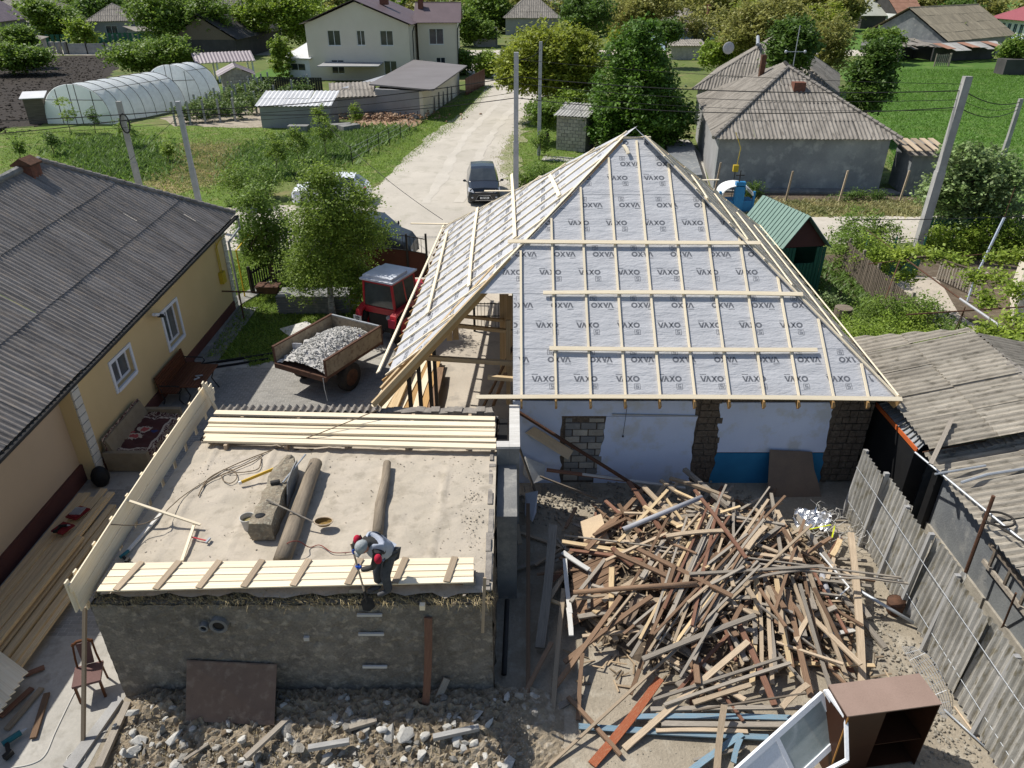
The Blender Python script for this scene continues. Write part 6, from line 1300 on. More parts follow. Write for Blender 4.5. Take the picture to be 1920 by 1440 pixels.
fp=MB().bb(.05,TL-.06,.993,TW-.05,TL-.02,1.50).build('front_panel',MT['trailer_side'],TR,Tm);MB().bb(.03,TL-.07,1.503,TW-.03,TL-.01,1.54).build('front_rail',MT['galv'],fp,Tm)
MB().bb(0,-.03,.82,TW,0,.985).build('tail_beam',MT['trailer_rust'],TR,Tm)
b=MB()
for x in(.6,TW-.6):b.bb(x-.05,.1,.72,x+.05,TL,.897)
b.beam((TW/2-.4,TL,.75),(TW/2,TL+1.3,.55),.08,.1).beam((TW/2+.4,TL,.75),(TW/2,TL+1.3,.55),.08,.1).bb(.15,1.05,.42,TW-.15,1.17,.54).build('chassis',MT['trailer_rust'],TR,Tm)
for x in(.12,TW-.12):wheel(TR,Tm,(x,1.1,.46),.46,.26,MT['rust'])
MB().tube([(.95*TW,-.04,.95),(.96*TW,-.06,.6),(.98*TW,-.05,.2)],.012,5).build('hanging_cable',MT['galv'],TR,Tm)
rr=random.Random(55)
W('rubble_pale',(.50,.49,.46),(.38,.37,.34),sc=2,island=.25,bump=.3);W('stone_pale',(.55,.53,.50),(.45,.43,.40),sc=4,bump=.3,rnd=.12)
r=np.random.default_rng(2);b=MB();nx,ny=24,30
hz=lambda x,y:1.0+.56*max(0,1-((x-TW*.55)/(TW*.52))**2)*max(0,1-((y-1.35)/1.5)**2)**.6
for j in range(ny+1):
 for i in range(nx+1):x,y=.05+(TW-.1)*i/nx,.02+(TL-.12)*j/ny;b.v.append((x,y,hz(x,y)+.02*r.normal()))
b.f=[(j*(nx+1)+i,j*(nx+1)+i+1,(j+1)*(nx+1)+i+1,(j+1)*(nx+1)+i)for j in range(ny)for i in range(nx)];b.mi=[0]*len(b.f)
b.build('rubble_load',MT['stone_pale'],None,Tm,kind='stuff')
pts=[]
for i in range(1500):
 x,y=rr.uniform(.08,TW-.08),rr.uniform(.02,TL-.12)
 if x<.5 and y<1.2 and rr.random()<.8:continue
 p=Tm@V3((x,y,hz(x,y)+rr.uniform(0,.05)));pts.append((p.x,p.y,p.z,rr.uniform(.02,.055)))
rubble('masonry_rubble',pts,MT['rubble_pale'],6)
for x,y,s,lb in((.55,.9,.16,'large pale block with cut corners in the trailer load'),(.62,1.35,.15,'pale block behind the cut block in the trailer load'),(.95,.35,.11,'pale block near the tailgate of the trailer'),(1.75,.3,.13,'pale chunk at the tailgate corner of the trailer'),(1.95,.8,.14,'smooth grey wedge against the side panel of the trailer'),(1.8,1.9,.17,'flat white slab near the front of the trailer')):
 link('block',rockmesh(MT['stone_pale'],rr.randint(0,5)),None,Tm@rockM((min(x,TW-.2),y,hz(x,y)+.06),(s,s*.75,s*.6),rr),label=lb,cat='block')
b=MB()
MB().box((0,0,0),(.30,.03,.36)).build('tile',MT['plaster_bit'],None,Tm@Matrix.Translation((.28,.75,1.2))@Matrix.Rotation(.4,4,'Z'),label='pale panel leaning on the inner side of the trailer',cat='panel')
W('cloth_blue',(.05,.07,.2),(.04,.05,.15),bump=.2);MB().ell((1.55,2.1,1.33),(.16,.10,.05),10,6).build('blue_rag',MT['cloth_blue'],None,Tm,smooth=True,label='dark blue rag on the rubble in the trailer',cat='rag')
b=MB()
for i in range(500):p=V3((1.35+rr.gauss(0,.22),2.0+rr.gauss(0,.2),1.33+rr.uniform(0,.08)));d=V3((rr.gauss(0,1),rr.gauss(0,1),rr.gauss(.3,.5))).normalized()*.1;b.add([p,p+V3((.006,0,.004)),p+d],[(0,1,2)])
b.build('straw_on_load',MT['straw_bits'],None,Tm,kind='stuff')
# tractor, seen from behind; local x to its right, y forward
c0,c1=G(678,520,2.38),G(730,530,2.38)
Km=frame(c0,c1,0);Km=Km@Matrix.Translation((-.02,.12,0))
TK=thing('tractor','small red tractor with white-topped glass cab hitched before the trailer','tractor',M=Km)
W('cab_roof',(.60,.62,.66),(.50,.52,.56),rough=.4,bump=.02);cw,cd=1.12,1.35
W('tint_glass',(.05,.06,.055),(.08,.09,.08),rough=.08,bump=0,spec=.8)
b=MB();pr=[(0,0),(cw,0),(cw,cd),(0,cd)]
for(x,y)in pr:b.beam((x*1.12-cw*.06,y*1.05,1.25),(x,y,2.25),.07,.07)
b.bb(-.03,-.04,2.2,cw+.03,.04,2.28).bb(-.03,cd-.04,2.2,cw+.03,cd+.04,2.28).bb(-.04,.043,2.2,.03,cd-.043,2.28).bb(cw-.03,.043,2.2,cw+.04,cd-.043,2.28)
b.bb(-.1,-.06,1.12,cw+.1,.0,1.34).bb(-.1,.003,1.12,-.03,cd,1.3).bb(cw+.03,.003,1.12,cw+.1,cd,1.3).beam((-.08,cd*.55,1.3),(0,cd*.5,2.2),.05,.05).beam((cw+.08,cd*.55,1.3),(cw,cd*.5,2.2),.05,.05)
b.build('cab_frame',MT['red_paint'],TK,Km)
def pane(P,par=TK,M=Km,m=None,name='window'):n=(V3(P[1])-V3(P[0])).cross(V3(P[2])-V3(P[0])).normalized()*.008;return MB().prism(P,n).build(name,m or MT['tint_glass'],par,M)
pane([(-.03,-.01,1.36),(cw+.03,-.01,1.36),(cw-.04,.0,2.19),(.04,0,2.19)]);pane([(-.03,cd,1.3),(cw+.03,cd,1.3),(cw-.03,cd,2.2),(.03,cd,2.2)],name='windscreen')
for x,s_ in((0,-1),(cw,1)):pane([(x+s_*.055,.06,1.32),(x+s_*.055,cd-.06,1.32),(x,cd-.06,2.19),(x,.06,2.19)])
b=MB();b.bb(-.10,-.10,2.282,cw+.10,cd+.12,2.34).prism([(-.02,-.02,2.343),(cw+.02,-.02,2.343),(cw+.02,cd*.72,2.343),(-.02,cd*.72,2.343)],(0,0,.10));b.build('cab_roof',MT['cab_roof'],TK,Km)
MB().tube([(.35,.95,1.1),(.45,.9,1.62),(.75,.9,1.62),(.85,.95,1.1)],.03,6).ell((.56,.5,1.3),(.22,.2,.12)).ell((.56,.3,1.55),(.22,.06,.22)).build('seat',MT['black_plastic'],TK,Km)
MB().bb(.12,-.05,.45,cw-.12,.6,1.1).bb(.35,.6,.5,.8,2.3,.95).build('gearbox',MT['steel_dark'],TK,Km)
MB().prism([(.22,1.36,.9),(.9,1.36,.9),(.9,1.36,1.42),(.56,1.36,1.5),(.22,1.36,1.42)],(0,1.35,-.08)).build('hood',MT['red_paint'],TK,Km)
for x in(-.26,cw+.02):
 b=MB();P=[(x,y_,z_)for y_,z_ in((-.36,.92),(-.25,1.22),(.1,1.34),(.75,1.34),(1.05,1.1),(1.0,1.06),(.7,1.27),(.1,1.27),(-.2,1.16),(-.3,.9))]
 b.prism(P,(.24,0,0)).build('fender',MT['red_paint'],TK,Km)
W('fender_pink',(.50,.05,.08),(.42,.04,.07),rough=.4,bump=0);MB().bb(cw+.02,-.40,.84,cw+.28,-.365,1.14).build('rear_panel',MT['fender_pink'],TK,Km)
pl=MB().bb(-.28,-.41,.86,.04,-.385,1.06).build('number_plate',MT['white_paint'],TK,Km)
PM=Km@Matrix.Translation((-.12,-.414,.96))@Matrix.Rotation(pi/2,4,'X')
link('characters',text_mesh('DZA',.095,MT['black_plastic'],.001,.003),pl,PM@Matrix.Translation((0,.045,0)));link('characters',text_mesh('548',.095,MT['black_plastic'],.001,.003),pl,PM@Matrix.Translation((0,-.045,0)))
MB().tube([(cw-.16,-.14,1.05),(cw-.16,-.06,1.05)],.075,14).build('work_lamp',MT['galv'],TK,Km)
for x in(-.14,cw+.14):wheel(TK,Km,(x,.3,.62),.62,.30,MT['red_paint'],ribs=20)
for x in(.05,cw-.05):wheel(TK,Km,(x,2.2,.34),.34,.2,MT['red_paint'])
MB().tube([(.3,-.1,.6),(.3,-.55,.45)],.03,6).tube([(.8,-.1,.6),(.8,-.55,.45)],.03,6).bb(.3,-.6,.40,.8,-.54,.46).build('hitch',MT['steel_dark'],TK,Km)
def car(name,label,M,st,paint,glass_f,L,wheels,cat='car',rim='galv',wsp=(0,0),wr=.33,W_=.9):
 """st: stations (y, zb, zm, zbelt, zroof, w, wbelt, wroof); glass_f: {(station, ring face)} of the loft that are glass"""
 t=thing(name,label,cat,M=M);V=[]
 for(y,zb,zm,zl,zr_,w,wl2,wr_)in st:
  V+=[(-w*.96,y,zb),(-w,y,zm),(-wl2,y,zl),(-wr_,y,zr_),(0,y,zr_+.035),(wr_,y,zr_),(wl2,y,zl),(w,y,zm),(w*.96,y,zb)]
 n=9;body=MB();gl={}
 body.v=list(V)
 for i in range(len(st)-1):
  for k in range(n-1):
   f=(i*n+k,(i+1)*n+k,(i+1)*n+k+1,i*n+k+1)
   kind=glass_f.get((i,k))
   if kind:gl.setdefault(kind,[]).append(f)
   else:body.f.append(f);body.mi.append(0)
 body.f+=[tuple(range(n-1,-1,-1)),tuple(range((len(st)-1)*n,len(st)*n))];body.mi+=[0,0]
 body.f.append(tuple([0]+[i*n for i in range(1,len(st))]+[i*n+8 for i in range(len(st)-1,-1,-1)]));body.mi.append(0)
 bd=body.build('body',paint,t,M,smooth=False)
 md=bd.modifiers.new('bevel','BEVEL');md.width=.035;md.segments=2;md.limit_method='ANGLE';md.angle_limit=radians(22)
 for nm,fs in gl.items():
  for grp in([fs]if nm in('windscreen','rear_window')else[[f for f in fs if V[f[0]][0]<0],[f for f in fs if V[f[0]][0]>=0]]):
   if not grp:continue
   b=MB()
   for f in grp:b.add([V3(V[i])for i in f],[(0,1,2,3)])
   b.build(nm,MT['dark_glass'],t,M)
 for(x,y)in wheels:wheel(t,M,(x,y,wr),wr,.22,MT[rim])
 return t
def carst(L,H,W2,hood,belt,ws0,ws1,rf1,rear):
 """front at y=0 (facing -y)"""
 return[(0.0,.28,.45,.62,.66,W2*.80,W2*.72,W2*.6),(.12,.22,.5,hood-.16,hood-.1,W2*.96,W2*.86,W2*.74),(ws0-.05,.22,.55,belt,hood+.05,W2,W2*.93,W2*.80),(ws0,.22,.55,belt+.02,hood+.08,W2,W2*.94,W2*.82),(ws1,.22,.55,belt+.04,H-.05,W2,W2*.95,W2*.72),(ws1+.35,.22,.55,belt+.05,H,W2,W2*.95,W2*.72),((ws1+rf1)/2,.22,.55,belt+.06,H,W2,W2*.95,W2*.72),((ws1+rf1)/2+.08,.22,.55,belt+.06,H,W2,W2*.95,W2*.72),(rf1,.22,.55,belt+.08,H-.06,W2,W2*.94,W2*.70),(rear,.24,.55,belt+.06,belt+.12,W2*.98,W2*.90,W2*.74),(L,.32,.55,belt-.15,belt-.05,W2*.9,W2*.8,W2*.66)]
GLS={(3,3):'windscreen',(3,4):'windscreen',(4,2):'side_window',(4,5):'side_window',(5,2):'side_window',(5,5):'side_window',(7,2):'side_window',(7,5):'side_window',(8,3):'rear_window',(8,4):'rear_window',(3,2):'side_window',(3,5):'side_window'}
# black car facing the camera
W('grey_glass',(.03,.04,.05),(.04,.05,.06),rough=.05,bump=0,spec=1.)
BM=Matrix.Translation((-1.52,40.3,.01))@Matrix.Rotation(radians(4),4,'Z')
BC=car('parked_car','black hatchback crossover parked on the dirt road facing the camera',BM,carst(4.4,1.66,.92,1.05,1.02,1.1,1.85,3.7,4.15),MT['black_paint'],GLS,4.4,[(s_*.80,y)for s_ in(-1,1)for y in(.85,3.5)])
W('lamp_glass',(.55,.57,.6),(.5,.52,.55),rough=.15,bump=0,spec=.8);W('chrome',(.6,.6,.62),(.6,.6,.62),rough=.15,metal=.9,bump=0)
for s_ in(-1,1):
 MB().prism([(s_*.55,.02,.72),(s_*.88,.16,.76),(s_*.86,.34,.96),(s_*.62,.10,.86)],(0,-.03,.03)).build('headlight',MT['lamp_glass'],BC,BM)
 MB().ell((s_*.66,-.0,.48),(.06,.03,.05),10,6).build('fog_light',MT['lamp_glass'],BC,BM);MB().beam((s_*.88,1.35,1.0),(s_*1.02,1.3,1.08),.04,.04).ell((s_*1.05,1.3,1.1),(.10,.06,.07),10,6).build('mirror',MT['black_paint'],BC,BM)
MB().tube([(-.5,-.03,.33),(-.32,-.05,.60),(.32,-.05,.60),(.5,-.03,.33),(-.5,-.03,.33)],.018,6).build('grille_surround',MT['chrome'],BC,BM);MB().beam((-.5,.04,.76),(.5,.04,.76),.02,.03).build('grille_bar',MT['chrome'],BC,BM)
pl=MB().bb(-.24,-.075,.42,.26,-.06,.53).build('number_plate',MT['white_paint'],BC,BM);link('characters',text_mesh('BXP 306',.09,MT['black_plastic'],.001,.002),pl,BM@Matrix.Translation((.01,-.078,.475))@Matrix.Rotation(pi/2,4,'X'))
MB().bb(-.40,.0,.36,.40,.01,.58).build('grille',MT['black_plastic'],BC,BM)
# white car seen from its left side; front to the left
WM_=Matrix.Translation((-12.2,41.1,.01))@Matrix.Rotation(radians(-86),4,'Z')
WC=car('parked_car','white hatchback with orange and violet lettering parked behind the birch tree',WM_,carst(4.2,1.5,.88,.95,.92,1.0,1.75,3.5,4.0),MT['white_car'],GLS,4.2,[(s_*.78,y)for s_ in(-1,1)for y in(.8,3.4)])
W('logo_orange',(.75,.12,.02),(.7,.1,.02),rough=.3,bump=0);W('logo_violet',(.25,.22,.42),(.2,.18,.4),rough=.3,bump=0);W('tail_red',(.4,.02,.02),(.35,.02,.02),rough=.3,bump=0)
xs_=-.885;D2=lambda P,m:MB().prism([(xs_,y,z)for y,z in P],(-.006,0,0)).build('door_graphic',m,WC,WM_)
for sgn in(-1,):
 D2([(2.55,.50),(2.95,.98),(3.02,.98),(3.15,.42),(3.05,.42),(2.95,.82),(2.65,.46)],MT['logo_orange']);D2([(2.72,.45),(2.80,.55),(2.86,.55),(2.86,.3),(2.78,.3)],MT['logo_violet']);D2([(2.94,.6),(3.0,.6),(3.0,.3),(2.94,.3)],MT['logo_violet']);D2([(1.9,.5),(2.35,.5),(2.35,.56),(1.9,.56)],MT['logo_orange']);D2([(1.5,.62),(2.2,.62),(2.2,.72),(1.5,.72)],MT['logo_violet'])
for s_ in(-1,1):MB().bb(s_*.60,4.02,.80,s_*.86,4.10,.96).build('tail_light',MT['tail_red'],WC,WM_);MB().prism([(s_*.55,.02,.62),(s_*.84,.12,.66),(s_*.82,.30,.84),(s_*.62,.08,.74)],(0,-.03,.03)).build('headlight',MT['lamp_glass'],WC,WM_)
# dark minibus behind the gate, front to the right
W('van_paint',(.035,.045,.055),(.03,.04,.05),rough=.45,bump=0,spec=.3)
vst=[(0.0,.3,.5,.75,.85,.80,.74,.66),(.25,.25,.55,1.0,1.12,.93,.88,.78),(.75,.25,.6,1.12,1.30,.95,.90,.80),(1.45,.25,.6,1.15,1.92,.95,.92,.78),(1.9,.25,.6,1.15,1.98,.95,.92,.78),(2.7,.25,.6,1.15,1.99,.95,.92,.78),(2.8,.25,.6,1.15,1.99,.95,.92,.78),(4.6,.25,.6,1.15,1.95,.95,.92,.78),(4.85,.3,.6,1.1,1.3,.93,.88,.78)]
VM=Matrix.Translation((-4.35,31.6,.01))@Matrix.Rotation(radians(84),4,'Z')
VN=car('minibus','dark blue grey minibus parked behind the brown iron gate',VM,vst,MT['van_paint'],{(2,3):'windscreen',(2,4):'windscreen',(2,2):'side_window',(2,5):'side_window',(3,2):'side_window',(3,5):'side_window',(4,2):'side_window',(4,5):'side_window',(6,2):'side_window',(6,5):'side_window',(7,3):'rear_window',(7,4):'rear_window'},4.85,[(s_*.82,y)for s_ in(-1,1)for y in(.95,3.9)],cat='van')
for s_ in(-1,1):MB().beam((s_*.9,1.0,1.2),(s_*1.1,.95,1.3),.04,.04).ell((s_*1.13,.95,1.35),(.07,.05,.12),10,6).build('mirror',MT['black_plastic'],VN,VM);MB().prism([(s_*.5,-.01,.62),(s_*.82,.12,.66),(s_*.82,.2,.82),(s_*.5,.08,.80)],(0,-.03,.03)).build('headlight',MT['lamp_glass'],VN,VM)
# iron gate with arched top
GA=thing('iron_gate','brown sheet metal gate with an arched black railing in front of the minibus','gate',(-5.6,28.9,0))
W('gate_brown',(.10,.035,.025),(.085,.03,.022),rough=.5,bump=.05)
g0,g1=G(712,520,0),G(800,520,0);gx0,gx1,gy=-6.9,-3.6,29.3
arc=lambda t:1.15+.22*sin(pi*t)
b=MB();P=[(gx0,gy,.1)]+[(gx0+(gx1-gx0)*i/14,gy,arc(i/14))for i in range(15)]+[(gx1,gy,.1)]
b.prism(P,(0,.03,0)).build('sheet_panel',MT['gate_brown'],GA)
for k,o_ in((0,0),(1,.62)):MB().tube([(gx0+(gx1-gx0)*i/14,gy-.02,arc(i/14)+o_)for i in range(15)],.022,6).build('arched_rail',MT['steel_dark'],GA)
for i in range(1,22):t=i/22;x=gx0+(gx1-gx0)*t;MB().bb(x-.009,gy-.025,arc(t),x+.009,gy-.008,arc(t)+.62).build('bar',MT['steel_dark'],GA)
for x in(gx0-.05,gx1+.05,(gx0+gx1)/2+.9):MB().bb(x-.04,gy-.06,0,x+.04,gy+.04,2.0).build('post',MT['steel_dark'],GA)
# small black gate in the yard seen through the open roof corner
SG=thing('small_gate','small black wrought iron gate seen through the open corner of the roof','gate',G(905,625));q0=G(890,622);q1=q0+V3((1.25,0,0))
MB().bb(q0.x-.04,q0.y-.04,0,q0.x+.04,q0.y+.04,1.35).build('post',MT['steel_dark'],SG)
for z in(.15,.62,1.1):MB().beam(q0+V3((0,0,z)),q1+V3((0,0,z)),.03,.03).build('rail',MT['steel_dark'],SG)
for i in range(1,10):x=q0.x+1.25*i/10;MB().bb(x-.008,q0.y-.01,.1,x+.008,q0.y+.01,1.15).build('bar',MT['steel_dark'],SG)
# timber in the veranda
for k,(a,c,e,f,m)in enumerate(((700,765,782,640,'new_wood'),(716,768,790,645,'new_wood'),(732,768,800,650,'new_wood2'),(748,770,806,655,'new_wood'),(762,772,812,665,'rafter_wood'),(778,772,818,668,'new_wood'),(792,772,822,672,'rafter_wood'),(806,772,826,690,'brown_wood'))):
 board('timber',G(a,c,.3),G(e,f,.3),.20,.06,MT[m],kind=k%3,label='new timber in the veranda stack, '+ORD[k]+' from the courtyard side',cat='timber',group='timbers stacked on the veranda')
board('timber',G(740,766,.42),G(772,690,.42),.16,.1,MT['new_wood2'],label='thick square timber lying on the veranda stack',cat='timber')
sheet('white_sheet','white board lying on the grass beyond the trailer',[G(524,617,.05),G(548,636,.05),G(590,612,.15),G(575,603,.15)],MT['white_wood'])
b=MB();q=G(590,590);b.bb(q.x-1.35,q.y,0,q.x+1.35,q.y+.9,.75)
for i in range(7):b.bb(q.x-1.38,q.y-.03,.1+i*.1,q.x+1.1,q.y-.005,.16+i*.1)
b.build('crate_stack',MT['cement'],label='grey slatted crate standing in the shade under the birch',cat='crate')
q=G(655,520);SGN=thing('signboard','white board with red and yellow lettering standing behind the birch','sign',G(650,575));c=G(648,560,.5)
MB().box(c,(1.2,.04,.5)).build('board',MT['white_paint'],SGN);MB().bb(c.x-.5,c.y-.03,c.z+.0,c.x+.1,c.y-.022,c.z+.2).bb(c.x+.2,c.y-.03,c.z+.0,c.x+.55,c.y-.022,c.z+.2).build('red_print',MT['red_paint'],SGN);MB().bb(c.x-.55,c.y-.03,c.z-.22,c.x+.55,c.y-.022,c.z-.1).build('yellow_print',MT['hi_yellow'],SGN)
# wheelbarrow-like rusty seat under the small tree
WB=thing('wheelbarrow','rusty red wheelbarrow standing under the small tree at the fence','wheelbarrow',G(508,562));q=G(508,562)
MB().prism([q+V3((-.35,-.25,.35)),q+V3((.35,-.25,.35)),q+V3((.45,-.3,.65)),q+V3((-.45,-.3,.65))],(0,.55,0)).build('tray',MT['trailer_rust'],WB);MB().tube([q+V3((-.6,-.4,.5)),q+V3((.2,-.1,.3)),q+V3((.6,.0,.2))],.02,6).tube([q+V3((-.6,.2,.5)),q+V3((.2,.1,.3)),q+V3((.6,.0,.2))],.02,6).build('handles',MT['steel_dark'],WB)
wheel(WB,I4,q+V3((.6,0,.18)),.18,.06,MT['rust'],ax='y')
# ================================================================ FENCES
def picket_fence(name,label,p0,p1,h,sp,w,m,rails=(.3,.85),post_every=2.2,post_m=None,top=0,cat='fence',ph=.1):
 p0=V3(p0);p1=V3(p1);M=frame(p0,p1,0);L=(p1-p0).length;t=thing(name,label,cat,M=M);rr_=random.Random(label)
 for z in rails:board('rail',M@V3((0,.03,h*z)),M@V3((L,.03,h*z)),.04,.08,post_m or m,t)
 n=int(L/post_every)+1
 for i in range(n+1):x=min(L,i*post_every);MB().bb(x-.05,.06,0,x+.05,.16,h+ph).build('post',post_m or m,t,M)
 k=int(L/sp);cnt=0
 for i in range(k+1):
  x=i*sp;board('picket',M@V3((x+rr_.uniform(-.01,.01),0,.08)),M@V3((x+rr_.uniform(-.02,.02),0,h+rr_.uniform(-.03,.03))),w,.02,m,t,up=(M.to_3x3()@V3((0,-1,0))))
 return t
W('fence_dark',(.035,.035,.03),(.05,.048,.04),sc=4,bump=.2);W('picket_pale',(.24,.25,.21),(.18,.185,.155),sc=2,st=(.6,5,5),bump=.2,rnd=.2)
picket_fence('picket_fence','weathered pale picket fence between the courtyard lawn and the road',(-12.3,32.2,0),(-6.95,31.2,0),1.6,.19,.09,MT['picket_pale'],post_m=MT['fence_dark'])
picket_fence('picket_fence','short dark picket fence running towards the far corner of the ochre house',(-10.35,27.6,0),(-9.1,31.6,0),1.1,.16,.07,MT['fence_dark'])
picket_fence('picket_fence','old grey wooden picket fence with square posts in the right garden',G(1578,505),G(1728,652),1.25,.13,.09,MT['old_wood'],post_every=1.5,post_m=MT['grey_wood'],ph=.15)
picket_fence('picket_fence','short grey fence leaning at the vine trellis on the right',G(1755,525),G(1830,560),1.0,.14,.07,MT['grey_wood'])
picket_fence('picket_fence','dark green picket fence along the cross street on the right',G(1728,468),G(1925,470),1.5,.14,.10,MT['green_paint'],rails=(.25,.8))
GG=thing('green_gate','green metal gate with wire mesh upper half on the right','gate',G(1690,505));q0,q1=G(1612,515),G(1722,517)
M=frame(q0,q1,0);L=(q1-q0).length
MB().bb(0,0,.1,L*.95,.03,.72).build('sheet_panel',MT['green_paint'],GG,M)
for x in(0,L*.47,L*.95):MB().bb(x-.03,-.01,0,x+.03,.04,1.7).build('post',MT['green_paint'],GG,M)
for i in range(26):x=L*.95*i/26;MB().bb(x,.012,.75,x+.008,.02,1.55).build('wire',MT['green_paint'],GG,M)
MB().tube([(L*.95*i/12,.015,1.55+.08*abs(sin(i*pi/6)))for i in range(13)],.012,5).build('top_rail',MT['steel_dark'],GG,M)
# stake fence along the road verge, posts before the grey house
b0,b1=G(655,292),G(786,236)
WF=thing('wire_fence','low wire fence on thin dark stakes along the grass verge','fence',b0)
for(x,y)in((661,309),(691,290),(711,281),(731,273),(751,259),(768,246),(784,238),(561,364),(593,372)):q=G(x,y);board('stake',q,q+V3((rr.uniform(-.05,.05),0,1.25)),.05,.05,MT['fence_dark'],WF,up=(0,1,0))
for z in(.4,.8,1.1):MB().tube([G(661,309)+V3((0,0,z)),G(711,281)+V3((0,0,z)),G(751,259)+V3((0,0,z)),G(784,238)+V3((0,0,z))],.008,4).build('wire',MT['galv'],WF)
for(x,y,lb)in((1472,380,'thin wooden post before the grey house, left of three'),(1573,379,'thin wooden post before the grey house, middle of three'),(1686,379,'thin wooden post before the grey house, right of three'),(1340,362,'thin pale post at the left front of the grey house')):
 q=G(x,y);board('post',q,q+V3((.12,0,1.75)),.09,.08,MT['tan_wood'],up=(0,1,0),label=lb,cat='post')
 # blue ornamental well house and gas regulator
WL=thing('well_house','bright blue ornamental well canopy with a scalloped white roof beyond the new roof','well',G(1378,400));q=G(1378,402)
W('blue_bright',(.03,.20,.42),(.025,.17,.36),rough=.4,bump=0)
b=MB()
for i in range(12):
 a0,a1=pi*i/12,pi*(i+1)/12;P=lambda a,r_:q+V3((r_*cos(a)*.8,0,1.0+r_*.5*sin(a)))
 b.prism([P(a0,1.05),P(a1,1.05),P(a1,.98),P(a0,.98)],(0,1.2,0))
b.build('curved_roof',MT['white_paint'],WL)
MB().bb(q.x-.15,q.y,0,q.x+.35,q.y+.3,1.7).bb(q.x-.95,q.y+.05,0,q.x-.85,q.y+.2,1.2).bb(q.x+.85,q.y+.05,0,q.x+.95,q.y+.2,1.2).build('pillar',MT['blue_bright'],WL)
MB().bb(q.x-.9,q.y+.1,0,q.x+.9,q.y+.9,.7).build('well_box',MT['blue_bright'],WL)
MB().tube([q+V3((0,.1,1.7)),q+V3((0,.1,2.3))],.03,6).beam(q+V3((-.22,.1,2.05)),q+V3((.22,.1,2.05)),.05,.05).build('cross',MT['steel_dark'],WL)
GR=thing('gas_regulator','small orange yellow gas box on a thin pole with a bent pipe','gas box',G(1371,365));q=G(1371,372);c=G(1371,329,1.6)
MB().tube([q,q+V3((0,0,1.5))],.02,6).build('pole',MT['steel_dark'],GR);MB().box(q+V3((0,0,1.7)),(.28,.2,.36)).build('box',MT['gas_yellow'],GR);MB().tube([q+V3((.05,0,1.88)),q+V3((.12,0,2.8)),q+V3((-.2,.3,3.6))],.02,6).build('pipe',MT['gas_yellow'],GR)
# green roofed kiosk
KM=thing('green_kiosk','small garden kiosk with light green metal roof, brown gable and dark green walls','kiosk',G(1460,500))
ka,kb,kc=G(1468,468,2.1),G(1558,464,2.1),G(1510,428,3.1) # gable facing the camera
e0,e1,ap=ka,kb,(ka+kb)/2+V3((0,.3,1.15));bk=V3((-1.15,2.6,0));bk=V3((-.9,3.0,0))
for P in([ap,ap+bk,e0+bk,e0],[e1,e1+bk,ap+bk,ap]):
 O,U,Vv,poly=face_uv([P[0],P[1],P[2]]if False else P);n=(V3(P[1])-V3(P[0])).cross(V3(P[2])-V3(P[0])).normalized();n=n if n.z>0 else-n
 rf=MB().prism([p+n*0 for p in P],n*.03).build('roof',MT['green_roof'],KM)
 for i in range(1,14):t=i/14;MB().beam(P[0].lerp(P[1],t)+n*.045,P[3].lerp(P[2],t)+n*.045,.03,.03,up=n).build('seam',MT['green_roof'],rf)
kb_=V3((0,.25,0))
MB().prism([e0+kb_+V3((.1,0,-.02)),e1+kb_+V3((-.1,0,-.02)),ap+kb_+V3((0,0,-.12))],(0,.04,0)).build('gable',MT['gate_brown'],KM)
M=frame(e0+kb_,e1+kb_,0);L=(e1-e0).length
for i in range(int(L/.14)):MB().bb(.1+i*.14,0,0,.1+i*.14+.12,.03,2.05 if i<int(L/.14)*.3 or i>int(L/.14)*.7 else 1.4).build('wall_board',MT['green_paint'],KM,M)
MB().bb(.1,.2,0,.14,2.7,2.05).bb(L-.14,.2,0,L-.1,2.7,2.05).bb(.14,2.66,0,L-.14,2.7,2.05).build('wall',MT['green_paint'],KM,M)
# poles and lines
def pole(label,base,top,w=.26,arm=None,tag_='concrete'):
 base=V3(base);top=V3(top);t=thing('utility_pole',label,'utility pole',base);b=MB();M=I4
 d=(top-base);b.beam(base,base+d*.5,w,w*.85,up=(0,1,0));b.beam(base+d*.5,top,w*.86,w*.72,up=(0,1,0));b.build('shaft',MT[tag_],t)
 if arm:MB().beam(top-V3((arm,0,.35)),top+V3((arm,0,-.35)),.06,.06).build('crossarm',MT['steel_dark'],t);b=MB();[b.ell(top+V3((x,0,-.25)),(.05,.05,.08),8,6)for x in(-arm*.9,-arm*.3,arm*.3,arm*.9)];b.build('insulator',MT['white_paint'],t)
 return t
W('pole_pale',(.46,.46,.47),(.38,.38,.39),sc=3,bump=.1)
T1=GY(222,190,38);pole('concrete pole with a coil of black cable, left of the pair behind the ochre roof',(T1.x,38,0),T1,.26)
T2=GY(333,190,36);pole('pale blue grey concrete pole, right of the pair behind the ochre roof',(T2.x,36,0),T2,.24,tag_='pole_pale')
T3=GY(968,98,37.5);pole('straight concrete pole rising right behind the ridge of the new roof',(T3.x,37.5,0),T3,.26,tag_='pole_pale')
T4=GY(1014,78,53);pole('slimmer pale pole at the walnut tree beside the dirt road',(T4.x,53,0),T4,.24,tag_='pole_pale')
T5=GY(1815,143,32.4);B5=G(1716,480);pole('big leaning concrete pole in the right garden',B5,V3((18.65,32.4,7.63)),.36)
T6=V3((GY(1915,185,46).x,46,GY(1915,185,46).z));pole('concrete pole at the right edge behind the flowering tree',(T6.x,46,0),T6,.26)
T7=G(1880,410,4.6);B7=V3((T7.x-.2,T7.y,0));t_=thing('blue_pole','light blue steel pole holding up the vine trellis','pole',B7);MB().tube([G(1828,522,1.0),GX(1883,408,G(1828,522,1.0).x+.15)],.045,8).build('shaft',MT['blue_white_wall'],t_)
